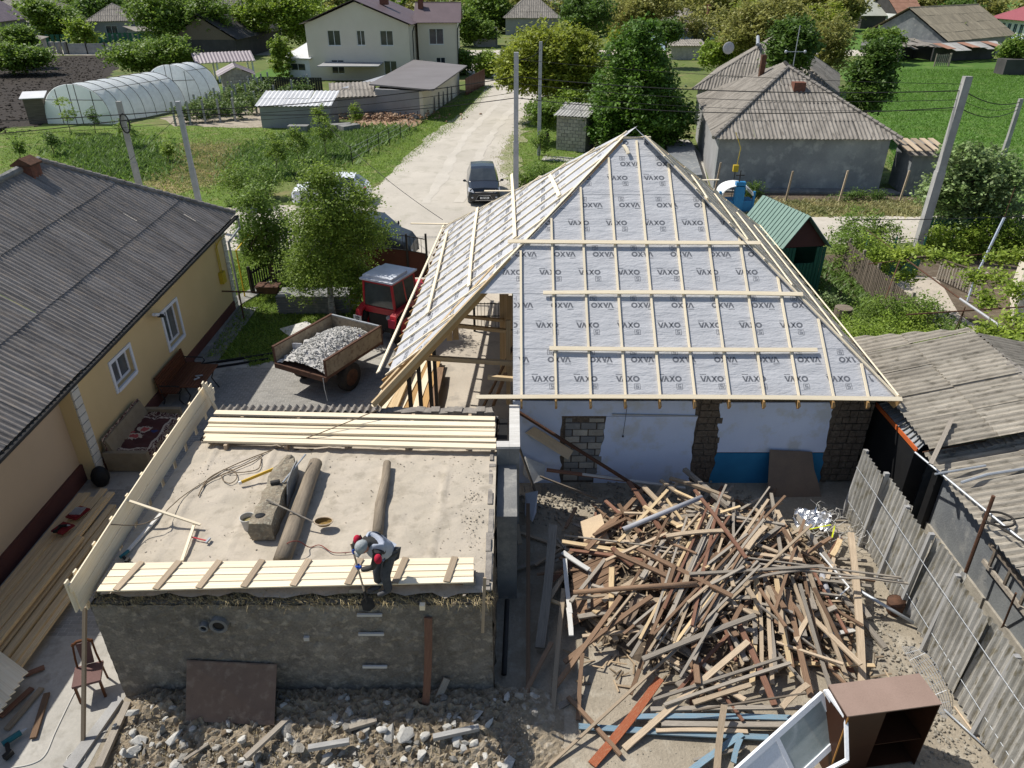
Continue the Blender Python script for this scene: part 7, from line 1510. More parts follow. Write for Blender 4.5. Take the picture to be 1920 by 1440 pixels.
MB().tube([GX(1883,408,G(1828,522,1.0).x+.15),GX(1903,352,G(1828,522,1.0).x+.2)],.015,6).build('rod',MT['rust'],t_)
MB().tube([G(1828,522,1.0),V3((G(1828,522,1.0).x,G(1828,522,1.0).y,0))],.045,8).build('foot',MT['blue_white_wall'],t_)
b=MB();b.tube([T1+V3((.15,-.2,-.6))+V3((.22*cos(t),0,.45*sin(t)-.4))for t in[2*pi*i/16 for i in range(17)]],.035,6);b.build('cable_coil',MT['cable_dark'],label='coil of black cable hanging on the left concrete pole',cat='cable coil')
def wire(label,pts,sag=.25,r=.014):
 o=[]
 for a,c in zip(pts[:-1],pts[1:]):
  a=V3(a);c=V3(c)
  for i in range(14):t=i/14;o.append(a.lerp(c,t)-V3((0,0,sag*4*t*(1-t)*(c-a).length/30)))
 o.append(V3(pts[-1]));return MB().tube(o,r,5).build('power_line',MT['cable_dark'],label=label,cat='power line',group='overhead lines crossing the picture')
dn=lambda p,z:V3(p)-V3((0,0,z))
LFT=V3((-46,36,5.6))
wire('topmost overhead line reaching the big leaning pole on the right',[dn(LFT,.1),dn(T2,.4),dn(T3,1.05),dn(V3((18.65,32.4,7.63)),.55),dn(T6,.2)],.5,.022)
wire('second overhead line, just under the topmost thick one',[dn(LFT,.5),dn(T2,.65),dn(T3,1.35),dn(V3((18.65,32.4,7.63)),.9),dn(T6,.4)],.55,.013)
wire('third thin overhead line between the pale poles',[dn(LFT,.9),dn(T2,.95),dn(T3,1.75),dn(V3((18.65,32.4,7.63)),1.3)],.5,.010)
wire('lowest heavy overhead line across the dirt road',[dn(LFT,1.25),dn(T2,.5),dn(T3,2.0),dn(V3((18.65,32.4,7.63)),1.2),dn(T6,.6)],.7,.020)
wire('overhead line from the straight pole over the dark chestnut to the right',[dn(T3,.3),dn(V3((18.65,32.4,7.63)),.3)],.3,.010)
wire('slack house line from the street to the left slope of the new roof',[V3((-9.5,40,4.2)),G(830,412,3.1)],.5,.012)
wire('thin stay wire from the left pole down to the ochre roof',[dn(T2,.6),G(210,330,4.3)],0,.010)
wire('far overhead line from the slim pole to the walnut tree',[dn(T3,.35),dn(T4,.5),V3((6,96,8))],.3,.012)
for i,(x0,y0,x1,y1,z)in enumerate(((1340+250,462-55,1920,405,4.2),)):wire('line over the cross street above the green gate',[G(1598,412,4.2),G(1925,405,4.2)],.2,.014)
# vine trellis frame on the right
TL_=thing('vine_trellis','rusty pipe trellis carrying grape vines over the right garden path','trellis',G(1850,620))
for a,c,r_ in(((1628,495,1.9),(1700,487,2.1),.02),((1700,487,2.3),(1800,560,2.2),.025),((1800,560,2.2),(1925,645,2.2),.04),((1780,483,2.3),(1925,468,2.4),.02),((1700,590,2.1),(1925,575,2.2),.025),((1850,618,2.2),(1925,612,2.3),.03),((1810,575,2.2),(1790,640,0),.015),((1810,575,2.2),(1760,690,0),.015),((1660,560,1.8),(1690,480,2.2),.02),((1625,430,2.4),(1700,487,2.1),.012)):
 MB().tube([G(*a),G(*c)],r_,6).build('bar',MT['rust']if r_<.035 else MT['pole_pale'],TL_)
MB().tube([G(1668,570,0),G(1675,540,.8),G(1688,500,1.7),G(1705,484,2.2),G(1745,480,2.3),G(1800,498,2.3),G(1838,510,2.3),G(1862,545,2.3)],[.06,.055,.05,.05,.045,.04,.04,.03],7).build('vine_stem',MT['bark'],TL_,smooth=True)
q=G(1578,595);MB().tube([q,q+V3((0,0,.4))],.32,16).build('stump',MT['old_wood'],label='grey tree stump beside the old picket fence',cat='stump')
house('annex_house','corner of a pale plastered house at the right edge behind the vines',G(1895,610),G(2060,640),4,2.4,.8,'gx',MT['cream_wall'],MT['asb_far'],over=.2)
# ================================================================ HOUSES BEYOND
FARK=dict(pitch=.36,amp=.035,row=1.9,sheet=2.2,seg=4,rnd=.03);NEARK=dict(pitch=.24,amp=.032,row=1.8,sheet=1.2,seg=5,rnd=.03)
W('roof_purple',(.14,.105,.11),(.12,.09,.095),sc=.6,rough=.55,bump=.1,wave=('X',2.2,0,1.5));W('roof_grey_membrane',(.20,.185,.18),(.17,.155,.15),sc=.3,rough=.6,bump=.05)
W('plaster_grey',(.34,.335,.33),(.28,.275,.27),sc=.5,bump=.15);W('roof_white',(.62,.62,.62),(.54,.54,.54),sc=.8,bump=.1,rnd=.05);W('barn_dark',(.085,.08,.078),(.06,.058,.055),sc=.8,bump=.2,rnd=.08)
W('blue_house',(.42,.55,.72),(.38,.5,.66),sc=.6,bump=.05);W('roof_red',(.30,.09,.10),(.27,.08,.09),sc=.6,rough=.5,bump=.05);W('roof_orange',(.36,.20,.14),(.28,.15,.10),sc=.8,bump=.2)
W('grey_house',(.36,.365,.355),(.25,.26,.26),c3=(.44,.44,.42),sc=.5,bump=.3,bsc=12,fine=.08,mottle=.22)
# cream two-storey house: gabled block plus a wing on its right
cH=house('cream_house','two-storey cream house with purple brown roof at the far end of the dirt road',G(584,150),G(772,152),11,5.9,2.5,'gy',MT['cream_wall'],MT['roof_purple'],over=.5,wins=[(2.5,3.7,1.5,1.6),(5.9,3.75,.95,1.55),(8.6,3.75,1.5,1.55),(2.6,.7,1.5,1.5),(8.8,.65,1.5,1.5)],chim=[(8.2,5,8.9,.9)])
p=XF[cH]@V3((12.3,3.4,0));house('','',p,p+(XF[cH].to_3x3()@V3((4.6,.5,0))),7.4,5.9,1.9,'gx',MT['cream_wall'],MT['roof_purple'],over=.45,wins=[(1.3,3.6,1.7,1.7),(2.0,.4,1.1,1.8)],chim=[(.3,2.6,8.2,.6)],root=cH)
for x,y in((12.35,-.08),(16.9,3.75)):q=XF[cH]@V3((x,y,0));MB().tube([q+V3((.3,-.3,5.8)),q+V3((.05,0,5.2)),q],.06,6).build('downpipe',MT['steel_dark'],cH)
vh=house('veranda','small white veranda with sloping pale roof at the left of the cream house',G(543,148),G(584,150),5,2.3,1.2,'mono',MT['white_paint'],MT['roof_white'],over=.4,wins=[(.35,.95,2.0,.8)],cat='veranda')
gg_=thing('garage','low grey building with one big flat roof slab beside the dirt road','garage',G(707,220));g0,g1,g2=G(707,219),G(795,223),G(862,176)
M=frame(g0,g1,0);w_=(g1-g0).length;d_=(g2-g1).length;sd=(g2-g1).normalized()
MB().prism([g0,g1,g1+V3((0,0,2.3)),g0+V3((0,0,2.3))],(0,.3,0)).build('wall',MT['plaster_grey'],gg_);MB().prism([g1,g2,g2+V3((0,0,2.3)),g1+V3((0,0,2.3))],(-.3,0,0)).build('wall',MT['cream_wall'],gg_)
MB().prism([g0+V3((.003,.3,0)),g0+sd*d_,g0+sd*d_+V3((0,0,2.3)),g0+V3((.003,.3,2.3))],(.3,0,0)).build('wall',MT['plaster_grey'],gg_)
rp=[G(692,160,2.45),G(812,171,2.45),G(876,125,2.45),G(776,114,2.45)];MB().prism(rp,(0,0,.12)).build('roof',MT['roof_grey_membrane'],gg_)
MB().prism([GY(761,214,g0.y-.06),GY(785,214,g0.y-.06),GY(785,175,g0.y-.06),GY(761,175,g0.y-.06)],(0,.05,0)).build('door',MT['cement_blue'],gg_)
MB().prism([GY(760,192,g0.y-.1),GY(783,192,g0.y-.1),GY(783,174,g0.y-.1),GY(760,174,g0.y-.1)],(0,.03,0)).build('curtain',MT['blue_house'],gg_)
for k in range(5):q=g1.lerp(g2,.25+.12*k)+V3((.1,0,0));board('leaning_slab',q,q+V3((-.05,.3,1.2+.2*(k%2))),.5,.06,MT['cement'],up=(1,0,0),label='grey slab leaning on the garage side wall, '+ORD[k]+' from the front',cat='slab',group='slabs leaning on the garage')
house('low_shed','low block shed with rubble on its corrugated roof between garage and white shed',G(628,222),G(707,219),3.6,1.7,.7,'mono',MT['plaster_grey'],MT['asb_far'],corrk=FARK,over=.2,cat='shed')
house('white_roof_shed','low boarded shed with bright corrugated roof at the meadow edge',G(492,240),G(622,240),3.0,1.7,.7,'mono',MT['plaster_grey'],MT['roof_white'],corrk=FARK,over=.25,cat='shed')
q=G(605,152);MB().bb(-3.2,0,1.9,3.6,5.0,2.0).build('carport_roof',MT['plaster_grey'],None,Matrix.Translation(G(652,160)),label='flat pale roof slab lying before the cream house',cat='roof')
pale=MB().prism([G(641,166,2.2),G(735,138,2.4),G(748,141,2.2),G(668,166,2.0)],(0,0,.06)).build('pale_roof',MT['roof_white'],label='long pale corrugated roof behind the garage',cat='roof')
DF=thing('dark_fence','dark board fence in front of the cream house','fence',G(540,165));f0,f1=G(490,168),G(606,170);n=26
for i in range(n):a=f0.lerp(f1,i/n);c=f0.lerp(f1,(i+.92)/n);MB().prism([a,c,c+V3((0,0,1.3)),a+V3((0,0,1.3))],(0,.03,0)).build('board',MT['fence_dark'],DF)
DF2=thing('brown_fence','brown sheet fence along the dirt road behind the garage','fence',G(880,178));f0,f1=G(873,180),G(909,160)
for i in range(7):a=f0.lerp(f1,i/7);c=f0.lerp(f1,(i+.95)/7);MB().prism([a,c,c+V3((0,0,1.7)),a+V3((0,0,1.7))],(.04,.0,0)).build('board',MT['gate_brown'],DF2)
# pavilion
pv=thing('pavilion','open garden pavilion with white posts and ribbed mauve roof','pavilion',G(430,150));a,c=G(379,156),G(478,150);M=frame(a,c,0);L=(c-a).length
W('roof_mauve',(.33,.28,.29),(.29,.245,.255),sc=1,rough=.5,bump=.05,rnd=.05)
for sgn,P in((0,[M@V3((-.4,-.4,2.1)),M@V3((L+.3,-.4,2.1)),M@V3((L+.3,1.6,3.0)),M@V3((-.4,1.6,3.0))]),(1,[M@V3((L+.3,3.6,2.1)),M@V3((-.4,3.6,2.1)),M@V3((-.4,1.6,3.0)),M@V3((L+.3,1.6,3.0))])):roof_face('roof_sheet',P,MT['roof_mauve'],pv,pitch=.38,amp=.04,row=3,sheet=1.2,seg=4,tilt=False)
for i in range(4):
 for y in(0,3.2):x=L*i/3;MB().bb(x-.09,y-.09,0,x+.09,y+.09,2.12).build('post',MT['white_paint'],pv,M)
MB().bb(0,-.05,2.0,L,.05,2.12).beam((L+.28,-.4,2.06),(L+.28,1.6,2.96),.08,.12).beam((L+.28,1.6,2.96),(L+.28,3.6,2.06),.08,.12).bb(L+.2,0,1.95,L+.28,3.2,2.07).build('truss',MT['white_paint'],pv,M)
# block outhouses: every block a part
def blockhouse(name,label,p0,p1,d,h,roofpts,rm,bl=.42,bh=.24,rk=None):
 M=frame(p0,p1,0);w=(V3(p1)-V3(p0)).length;t=thing(name,label,'outhouse',M=M);MB().bb(.03,.03,0,w-.03,d,h).build('wall_core',MT['cement'],t,M);rr_=random.Random(name)
 z=0;k=0
 while z<h-.05:
  x=-(bl/2)*(k%2)
  while x<w-.05:
   xa,xb=max(x,0),min(x+bl,w)
   if xb-xa>.1:MB().bb(xa+.018,-.0,z+.018,xb-.018,.029,min(h,z+bh)-.01).build('block',MT['limestone'],t,M)
   x+=bl
  z+=bh;k+=1
 for P in roofpts:roof_face('roof_sheet',[M@V3(q)for q in P],rm,t,**(rk or NEARK))
 return t,M,w
a,c=G(1042,281),G(1097,286);w=(c-a).length
t,M,w=blockhouse('block_outhouse','small square outhouse of pale blocks left of the dark chestnut tree',a,c,2.2,2.35,[[(-.2,-.25,2.38),(w+.2,-.25,2.38),(w+.2,2.4,2.9),(-.2,2.4,2.9)]],MT['asb_light'])
a,c=G(421,178),G(478,175);w=(c-a).length
t,M,w=blockhouse('block_outhouse','block-walled outhouse with a mauve gabled roof beside the pavilion',a,c,4.0,1.9,[[(w+.35,-.3,1.75),(w+.35,4.2,1.75),(w/2,4.2,2.6),(w/2,-.3,2.6)],[(-.35,4.2,1.75),(-.35,-.3,1.75),(w/2,-.3,2.6),(w/2,4.2,2.6)]],MT['roof_mauve'],bl=.5,bh=.28)
MB().prism([(0,0,1.9),(w,0,1.9),(w/2,0,2.5)],(0,.3,0)).build('gable',MT['limestone'],t,M)
# greenhouses: hoops under milky film
W('film',(.86,.88,.89),(.80,.83,.85),trans=.45,sc=.8,rough=.35,bump=.35,bsc=3);MT['film'].node_tree.nodes['Principled BSDF'].inputs['Alpha'].default_value=.95
W('film_green',(.76,.83,.82),(.70,.78,.77),trans=.4,sc=.8,rough=.35,bump=.1);MT['film_green'].node_tree.nodes['Principled BSDF'].inputs['Alpha'].default_value=.85
def tunnel(label,a,c,dirv,L,h,ribs,film=True,back=True,endfilm='film_green'):
 a=V3(a);c=V3(c);w=(c-a).length;M=frame(a,c,0);u=M.to_3x3().inverted()@dirv.normalized();t=thing('greenhouse',label,'greenhouse',M=M);n=18
 A=lambda y,i,r_=1.:V3((w/2+w/2*r_*cos(pi*(1-i/n))*(1),0,h*r_*sin(pi*i/n)**.72))+u*y
 if film:
  for k in range(ribs-1):
   b=MB();y0,y1=L*k/(ribs-1),L*(k+1)/(ribs-1)
   for yy,r_ in((y0,1.),((y0+y1)/2,.975),(y1,1.)):b.v+=[tuple(A(yy,i,r_))for i in range(n+1)]
   b.f=[(r0*(n+1)+i,r0*(n+1)+i+1,(r0+1)*(n+1)+i+1,(r0+1)*(n+1)+i)for r0 in(0,1)for i in range(n)];b.mi=[0]*len(b.f);b.build('film_bay',MT['film'],t,M,smooth=True)
 for k in range(ribs):MB().tube([A(L*k/(ribs-1),i,1.006)for i in range(n+1)],.02,5).build('hoop',MT['steel_dark'],t,M)
 b=MB();[b.tube([A(0,i,1.012),A(L,i,1.012)],.025,4)for i in(5,13)];[b.tube([A(0,0)+V3((w*f,0,0)),A(0,0)+V3((w*f,0,h*(1-(2*f-1)**2)**.5))],.03,4)for f in(.25,.45,.55,.78)];b.tube([A(0,3),A(0,n-3)],.03,4);b.build('end_frame',MT['steel_dark'],t,M)
 MB().face([A(.02,i,.99)for i in range(n+1)]).build('end_film',MT[endfilm],t,M)
 if back and film:MB().face([A(L-.02,i,.99)for i in range(n+1)]).build('end_film',MT['film'],t,M)
 return t
d_=V3((2.9,7.5,0));tunnel('long tunnel greenhouse of milky film with a greenish end, in the left garden',G(90,232),G(212,233),d_,8.6,3.15,8)
tunnel('shorter open-sided greenhouse with bare hoops behind the long one',G(276,200),G(380,195),V3((.5,1,0)),2.5,3.6,3,True,True,'film')
house('slat_shed','narrow grey board shed with broken roof left of the greenhouse',G(56,233),G(92,231),1.6,2.0,.3,'mono',MT['old_wood'],MT['roof_white'],over=.2,cat='shed')
# big dark barn
p0,p1=G(447,112),G(531,88);bt=house('barn','big dark barn with long grey roof and boarded gable behind the pavilion',p0,p1,9.5,2.6,3.2,'gx',MT['barn_dark'],MT['barn_dark'],corrk=FARK,over=.5,gable_m=MT['old_wood'],cat='barn')
house('side_house','house with white-edged hipped grey roof and white-framed windows behind the green fence',G(174,78),G(262,76),9,3.2,2.6,'hip',MT['plaster_grey'],MT['asb_far'],corrk=FARK,wins=[(2.6,1.0,1.9,1.5),(8.2,1.0,1.4,1.3)])
house('mauve_roof_house','house with large mauve tiled roof at the top left corner',G(-70,92),G(58,70),12,3.2,4.2,'gx',MT['plaster_grey'],MT['purple_tile'],over=.8)
house('grey_shed','grey shed roof between bushes at the left edge',G(64,108),G(92,96),5,2.0,.8,'mono',MT['plaster_grey'],MT['asb_far'],cat='shed')
house('long_outbuilding','long low outbuilding with sagging grey roof behind the vines at the upper left',G(62,72),G(168,68),5,2.0,.8,'mono',MT['plaster_grey'],MT['asb_far'],corrk=FARK,cat='outbuilding')
house('far_house','far house with broad grey roof at the top left behind the trees',G(30,42),G(145,36),12,2.6,3.2,'hip',MT['plaster_grey'],MT['asb_far'],corrk=FARK)
house('far_house','far house with steep striped grey roof right behind the dark barn',G(392,60),G(472,58),9,2.8,4,'gx',MT['plaster_grey'],MT['asb_far'],corrk=FARK)
house('lean_shed','low shed with orange grey roof at the right end of the green fence',G(262,80),G(292,78),4,1.8,.6,'mono',MT['plaster_grey'],MT['asb_far'],cat='shed')
house('far_house','grey hip-roofed house behind the walnut tree at the top',G(948,66),G(1046,66),10,3.0,4.2,'hip',MT['plaster_grey'],MT['asb_far'],corrk=FARK)
house('far_house','grey roofs with chimney just above the cream house',G(776,34),G(862,30),12,3,3,'hip',MT['plaster_grey'],MT['asb_far'],corrk=FARK,chim=[(8,4,7,1)])
house('far_house','small grey roof peeking behind the hip-roofed house at the top',G(1020,30),G(1062,30),8,3,3,'hip',MT['plaster_grey'],MT['asb_far'])
cp=thing('vine_carport','dark vine-covered carport across the far street','carport',G(905,88));q0,q1=G(889,88),G(932,88);M=frame(q0,q1,0);L=(q1-q0).length
MB().bb(0,0,2.6,L,4,2.75).bb(0,3.8,0,L,4,2.6).build('roof',MT['fence_dark'],cp,M);[MB().bb(x-.08,0,0,x+.08,.16,2.6).build('post',MT['plaster_grey'],cp,M)for x in(0,L/2,L)];MB().bb(.2,.1,0,L-.2,.2,1.2).build('wall',MT['plaster_grey'],cp,M)
house('blue_house','pale blue house with grey hipped roof and thin chimney at the top',G(1270,98),G(1338,95),9,2.6,3.2,'hip',MT['blue_house'],MT['asb_far'],corrk=FARK,wins=[(4.6,.8,.9,1.2)],chim=[(7,3,6.3,.4)])
house('small_hut','dark gabled hut at the very top behind the blue house',G(1274,34),G(1318,34),8,2.6,2.6,'gy',MT['barn_dark'],MT['asb_far'],cat='hut')
house('low_shed','low grey shed roofs just below the blue house',G(1257,112),G(1318,112),4,1.8,.5,'mono',MT['limestone'],MT['asb_far'],corrk=FARK,cat='shed')
# the two big houses on the right of the dirt road
a,c=G(1302,166,2.9),G(1440,172,2.9);a.z=c.z=0;c=a+(c-a)*1.85;hh=house('grey_farmhouse','house with pale grey corrugated hipped roof and satellite dish behind the big grey house',a+V3((.4,.5,0)),c,14,2.8,3.7,'hip',MT['plaster_grey'],MT['asb_far'],corrk=NEARK,over=.4)
q=G(1366,90,4.8);MB().ell(q,(.55,.12,.55),14,8).build('satellite_dish',MT['plaster_bit'],hh);MB().tube([G(1421,84,6),G(1421,69,6.2)],.14,8).build('flue_pipe',MT['galv'],hh)
bg=thing('grey_house','large house with blank grey rendered wall and old corrugated hipped roof','house',(12,43.7,0))
MB().prism([(11.95,43.8,0),(21.7,43.6,0),(21.7,43.6,2.95),(11.95,43.8,2.95)],(0,.35,0)).build('wall',MT['grey_house'],bg)
MB().prism([(11.95,44.16,0),(12.3,44.16,0),(14.6,59,0),(14.2,59,0)],(0,0,2.95)).build('wall',MT['plaster_grey'],bg);MB().prism([(21.3,44,0),(21.7,44,0),(22.6,58,0),(22.2,58,0)],(0,0,2.95)).build('wall',MT['grey_house'],bg)
E0_,E1_=V3((11.5,43.5,2.95)),V3((22.15,43.2,2.95));EB,EC=G(1306,180,2.95),V3((23.3,58.8,2.95));K0,K1=GY(1478,128,49.2),None
K1=V3((K0.x+.5,51.5,K0.z))
for P in([E0_,E1_,K0],[E1_,EC,K1,K0],[EB,E0_,K0,K1],[EC,EB,K1]):roof_face('roof_sheet',P,MT['asb_far'],bg,**NEARK)
for a,c in((E0_,K0),(E1_,K0),(K0,K1)):
 b=MB();[b.tube([a.lerp(c,i/20)+V3((0,0,.11)),a.lerp(c,(i+1.1)/20)+V3((0,0,.09))],.12,6,.10)for i in range(20)];b.build('hip_cap',MT['ridge_mortar'],bg)
q=GY(1495,172,47.4);MB().bb(q.x-.35,q.y-.3,q.z-.6,q.x+.35,q.y+.3,q.z+.55).build('chimney',MT['brick_red'],bg);MB().bb(K0.x-.9,K0.y+2.6,K0.z-1.,K0.x-.6,K0.y+2.9,K0.z+.5).build('chimney',MT['rust'],bg)
an=thing('antenna','thin television antenna mast on the big grey house roof','antenna',K0);MB().tube([K0+V3((.8,1.5,-.3)),K0+V3((.8,1.5,2.3))],.03,5).beam(K0+V3((.2,1.5,.8)),K0+V3((1.4,1.5,.8)),.04,.04).ell(K0+V3((.2,1.5,.8)),(.1,.1,.1),8,6).ell(K0+V3((1.4,1.5,.8)),(.1,.1,.1),8,6).build('mast',MT['galv'],an)
MB().prism([(11.0,43.2,0),(22.6,42.6,0),(22.4,43.6,0),(11.6,43.8,0)],(0,0,.12)).build('house_apron',MT['cement'],kind='structure')
MB().prism([(9.6,44.5,0),(11.4,44.5,0),(12.8,54,0),(11.0,54,0)],(0,0,.7)).bb(9.9,43.6,0,11.3,44.49,.35).build('entrance_steps',MT['cement_blue'],label='dark concrete entrance terrace beside the big grey house',cat='steps')
house('side_annex','grey annex with a rotten plank roof at the right of the big grey house',V3((22.6,42.4,0)),V3((24.5,42.1,0)),3,2.3,.2,'mono',MT['cement_blue'],MT['asb_far'],over=.25,cat='annex')
for i in range(5):board('plank',V3((22.2+.5*i,42.0,2.62)),V3((22.5+.5*i,44.6,2.8)),.3,.04,MT['tan_wood'],label='rotten plank on the annex roof of the grey house, '+ORD[i]+' from the left',cat='plank',group='planks on the annex roof')
# far right
house('ruined_house','long derelict house with sagging tan corrugated roof and collapsed porch',G(1765,112),G(1888,98),13,2.4,4.0,'gx',MT['plaster_grey'],W('asb_tan',(.30,.26,.19),(.20,.175,.13),sc=.7,st=(3,.7,1),bump=.3,rnd=.1),corrk=FARK,gable_m=MT['cement_blue'])
rs=thing('collapsed_shed','collapsed shed with dark open front and buckled roof','shed',G(1700,118));q0,q1=G(1690,116),G(1748,112);M=frame(q0,q1,0);L=(q1-q0).length
MB().bb(0,3,0,L,3.2,1.8).bb(0,.5,0,.3,3,1.8).bb(L-.5,0,0,L,3,1.6).build('wall',MT['barn_dark'],rs,M);rr=random.Random(5)
for i in range(9):x=L*i/8;board('roof_board',M@V3((x,-.6,1.9+rr.uniform(-.3,.3))),M@V3((x+rr.uniform(-.6,.6),3.5,2.4+rr.uniform(-.2,.3))),1.1,.06,MT['asb_far'],rs)
MB().bb(-1.0,-.2,0,-.7,1.8,1.6).build('wall',MT['limestone'],rs,M)
ln=thing('porch_ruin','low porch with torn tan sheet roof before the derelict house','porch',G(1800,120));q0,q1=G(1762,118),G(1880,112);M=frame(q0,q1,0);L=(q1-q0).length
for i in range(8):x=L*i/8;board('roof_sheet',M@V3((x+.5,-1,1.7+rr.uniform(-.25,.2))),M@V3((x+.7,2,2.3)),1.3,.05,MT['roof_orange']if i%3==0 else MT['asb_light'],ln)
MB().bb(0,1.5,0,L,1.7,1.8).build('wall',MT['barn_dark'],ln,M)
picket_fence('picket_fence','few grey pickets standing before the derelict house',G(1752,125),G(1780,124),1.5,.3,.15,MT['grey_wood'])
house('orange_roof_house','white house with faded orange roof and bare rafters at the gable, far right',G(1676,56),G(1722,55),11,3,4.2,'gx',MT['white_paint'],MT['roof_orange'],corrk=FARK,gable_m=MT['barn_dark'])
house('pale_barn','far barn with pale greenish roof left of the orange roofed house',G(1612,54),G(1658,54),12,2.5,3.6,'gx',MT['barn_dark'],W('asb_green',(.42,.43,.37),(.36,.37,.31),sc=.5,bump=.1),cat='barn')
rh=house('red_roof_house','white villa with large dusty red roof and arched porch at the right edge',G(1862,76),G(1990,92),14,3.6,4.5,'hip',MT['white_paint'],MT['roof_red'],over=1.2,frame_m=MT['blue_house'],wins=[(1+1.5*i,.8,.9,2.2)for i in range(5)])
b=MB().box(G(1899,126,.8),(3.2,2,1.9)).build('dark_crate',MT['barn_dark'],label='dark upended box lying in the grass at the right edge',cat='box')
# green mesh fence, wall and old car at the upper left
picket_fence('green_fence','green mesh fence with the old car behind it at the upper left',G(92,86),G(300,80),1.7,.8,.5,MT['green_paint'],rails=(.1,.5,.95),post_every=4)
cw_=thing('concrete_wall','low whitish concrete panel wall in front of the green fence','wall',G(180,103));q0,q1=G(130,102),G(235,102);M=frame(q0,q1,0);L=(q1-q0).length
for i in range(3):MB().bb(L*i/3+.05,0,0,L*(i+1)/3-.05,.12,1.5).build('wall_panel',MT['concrete'],cw_,M)
for i in range(4):MB().bb(L*i/3-.08,-.05,0,L*i/3+.08,.18,1.7).build('post',MT['steel_dark'],cw_,M)
for k in range(3):MB().bb(*(G(96+12*k,102)),*(G(106+12*k,101)+V3((0,.1,1.7)))).build('fence_sheet',MT['plaster_grey'],label=['grey sheet panel in the yard fence, left of three','grey sheet panel in the yard fence, middle of three','grey sheet panel in the yard fence, right of three'][k],cat='panel')
OM=Matrix.Translation(G(150,82))@Matrix.Rotation(radians(-80),4,'Z');W('old_green',(.22,.40,.33),(.2,.36,.3),rough=.35,bump=0)
car('old_car','old pale green car with white roof behind the green fence',OM,carst(4.2,1.5,.9,.95,.9,1.2,1.7,2.9,3.4),MT['old_green'],GLS,4.2,[(s_*.75,y)for s_ in(-1,1)for y in(.8,3.3)])
# small poles, far away
for x,y0,y1,lb in((1590+134,35,72,'far pale pole right of the orange roofed house'),(1658,36,60,'thin far pole at the pale barn'),(1578+112,20,70,'far slanting pole left of the orange roofed house'),(1826,-20,60,'tall dark lattice pole at the red roofed villa'),(1838,12,62,'short thick white pole beside the villa'),(205//3+5,14,62,'pale pole at the mauve roof'),(1048,0,35,'slim pole above the walnut tree at the top')):
 q=G(x,y1);tp=GY(x+(4 if x>1500 else-4),y0,q.y);pole(lb,q,tp,.3)
pg_=[(G(*q).x,G(*q).y)for q in((-60,300),(-60,112),(120,108),(205,108),(195,150),(100,190),(84,232))];rubble('soil_clods',[(x,y,0,rr.uniform(.05,.22))for x,y in scatter_poly(pg_,2400,np.random.default_rng(3))],MT['soil'],9)
# rubbish heap and junk by the sheds
rubble('brick_heap',[(G(715,225).x+rr.gauss(0,2.2),G(715,222).y+rr.gauss(0,.9),rr.uniform(0,.5),rr.uniform(.08,.2))for _ in range(500)],MT['clay_ground'],8)
for i,(x,y)in enumerate(((560,241),(640,238),(655,240))):MB().box(G(x,y,.3),(1.6,.8,.5),.4*i).build('scrap',MT['cement'],label=['grey scrap pile before the white roofed shed','pale junk by the right end of the white roofed shed','blue grey junk right of the white roofed shed'][i],cat='scrap')
W('road_track',(.53,.485,.415),(.47,.43,.365),sc=.5,bump=.3,bsc=9,fine=.07);W('road_edge',(.34,.31,.22),(.24,.25,.12),sc=.9,bump=.5,bsc=9,fine=.2)
for k,o_ in enumerate((-1.0,.9)):
 L_=[(-3.9,41),(-3.4,46),(-3.2,52),(-2.6,60),(-1.5,68),(-.4,76),(.2,84),(-.9,92)];gpoly('wheel_track',[(x+o_-.3,y)for x,y in L_]+[(x+o_+.3,y)for x,y in L_[::-1]],MT['road_track'],5+k,px=False,jit=.16,step=.8)
gpoly('road_margin',[(.9,40.2),(.1,44),(-.9,52),(.1,60),(1.0,68),(1.5,68),(.9,60),(.2,52),(1.2,44),(2.0,40.2)],MT['road_edge'],7,px=False,jit=.5,step=.6);tufts('sparse_grass',[(.2,40),(-1.2,52),(-.1,60),(1.2,60),(.3,52),(1.8,40)],2600,.06,MT['blade_dry']if 'blade_dry' in MT else leafmat('blade_dry',(.42,.36,.17),(.24,.26,.09),.4,.4),21,jit=.4)
# vine rows
for k in range(7):
 a=G(388+4*k,238-8*k+2);c=G(500+6*k,205-7.5*k);a=G(330+28*k,236-2*k);c=G(470+12*k,180-3*k)if k<4 else G(560+5*k,176)
 n=7;bl=[(a.lerp(c,(i+.5)/n).x,a.lerp(c,(i+.5)/n).y,.8,.8,.6,.75)for i in range(n)]
 if k<5:
  me,_=crownmesh([(x-a.x,y-a.y,z,p,q,r_)for x,y,z,p,q,r_ in bl],2600,.22,leafmat('leaf_vine',(.17,.23,.06),(.12,.19,.05),.4),60+k,.4);t=thing('vine_row',['row of young vines, first from the meadow','row of young vines, second from the meadow','row of young vines, third from the meadow','row of young vines, fourth from the meadow','row of young vines behind the white roofed shed'][k],'vine row',a);link('foliage',me,t,Matrix.Translation(a))
  for i in range(5):q=a.lerp(c,i/4);MB().bb(q.x-.07,q.y-.07,0,q.x+.07,q.y+.07,1.9).build('stake',MT['concrete'],t)
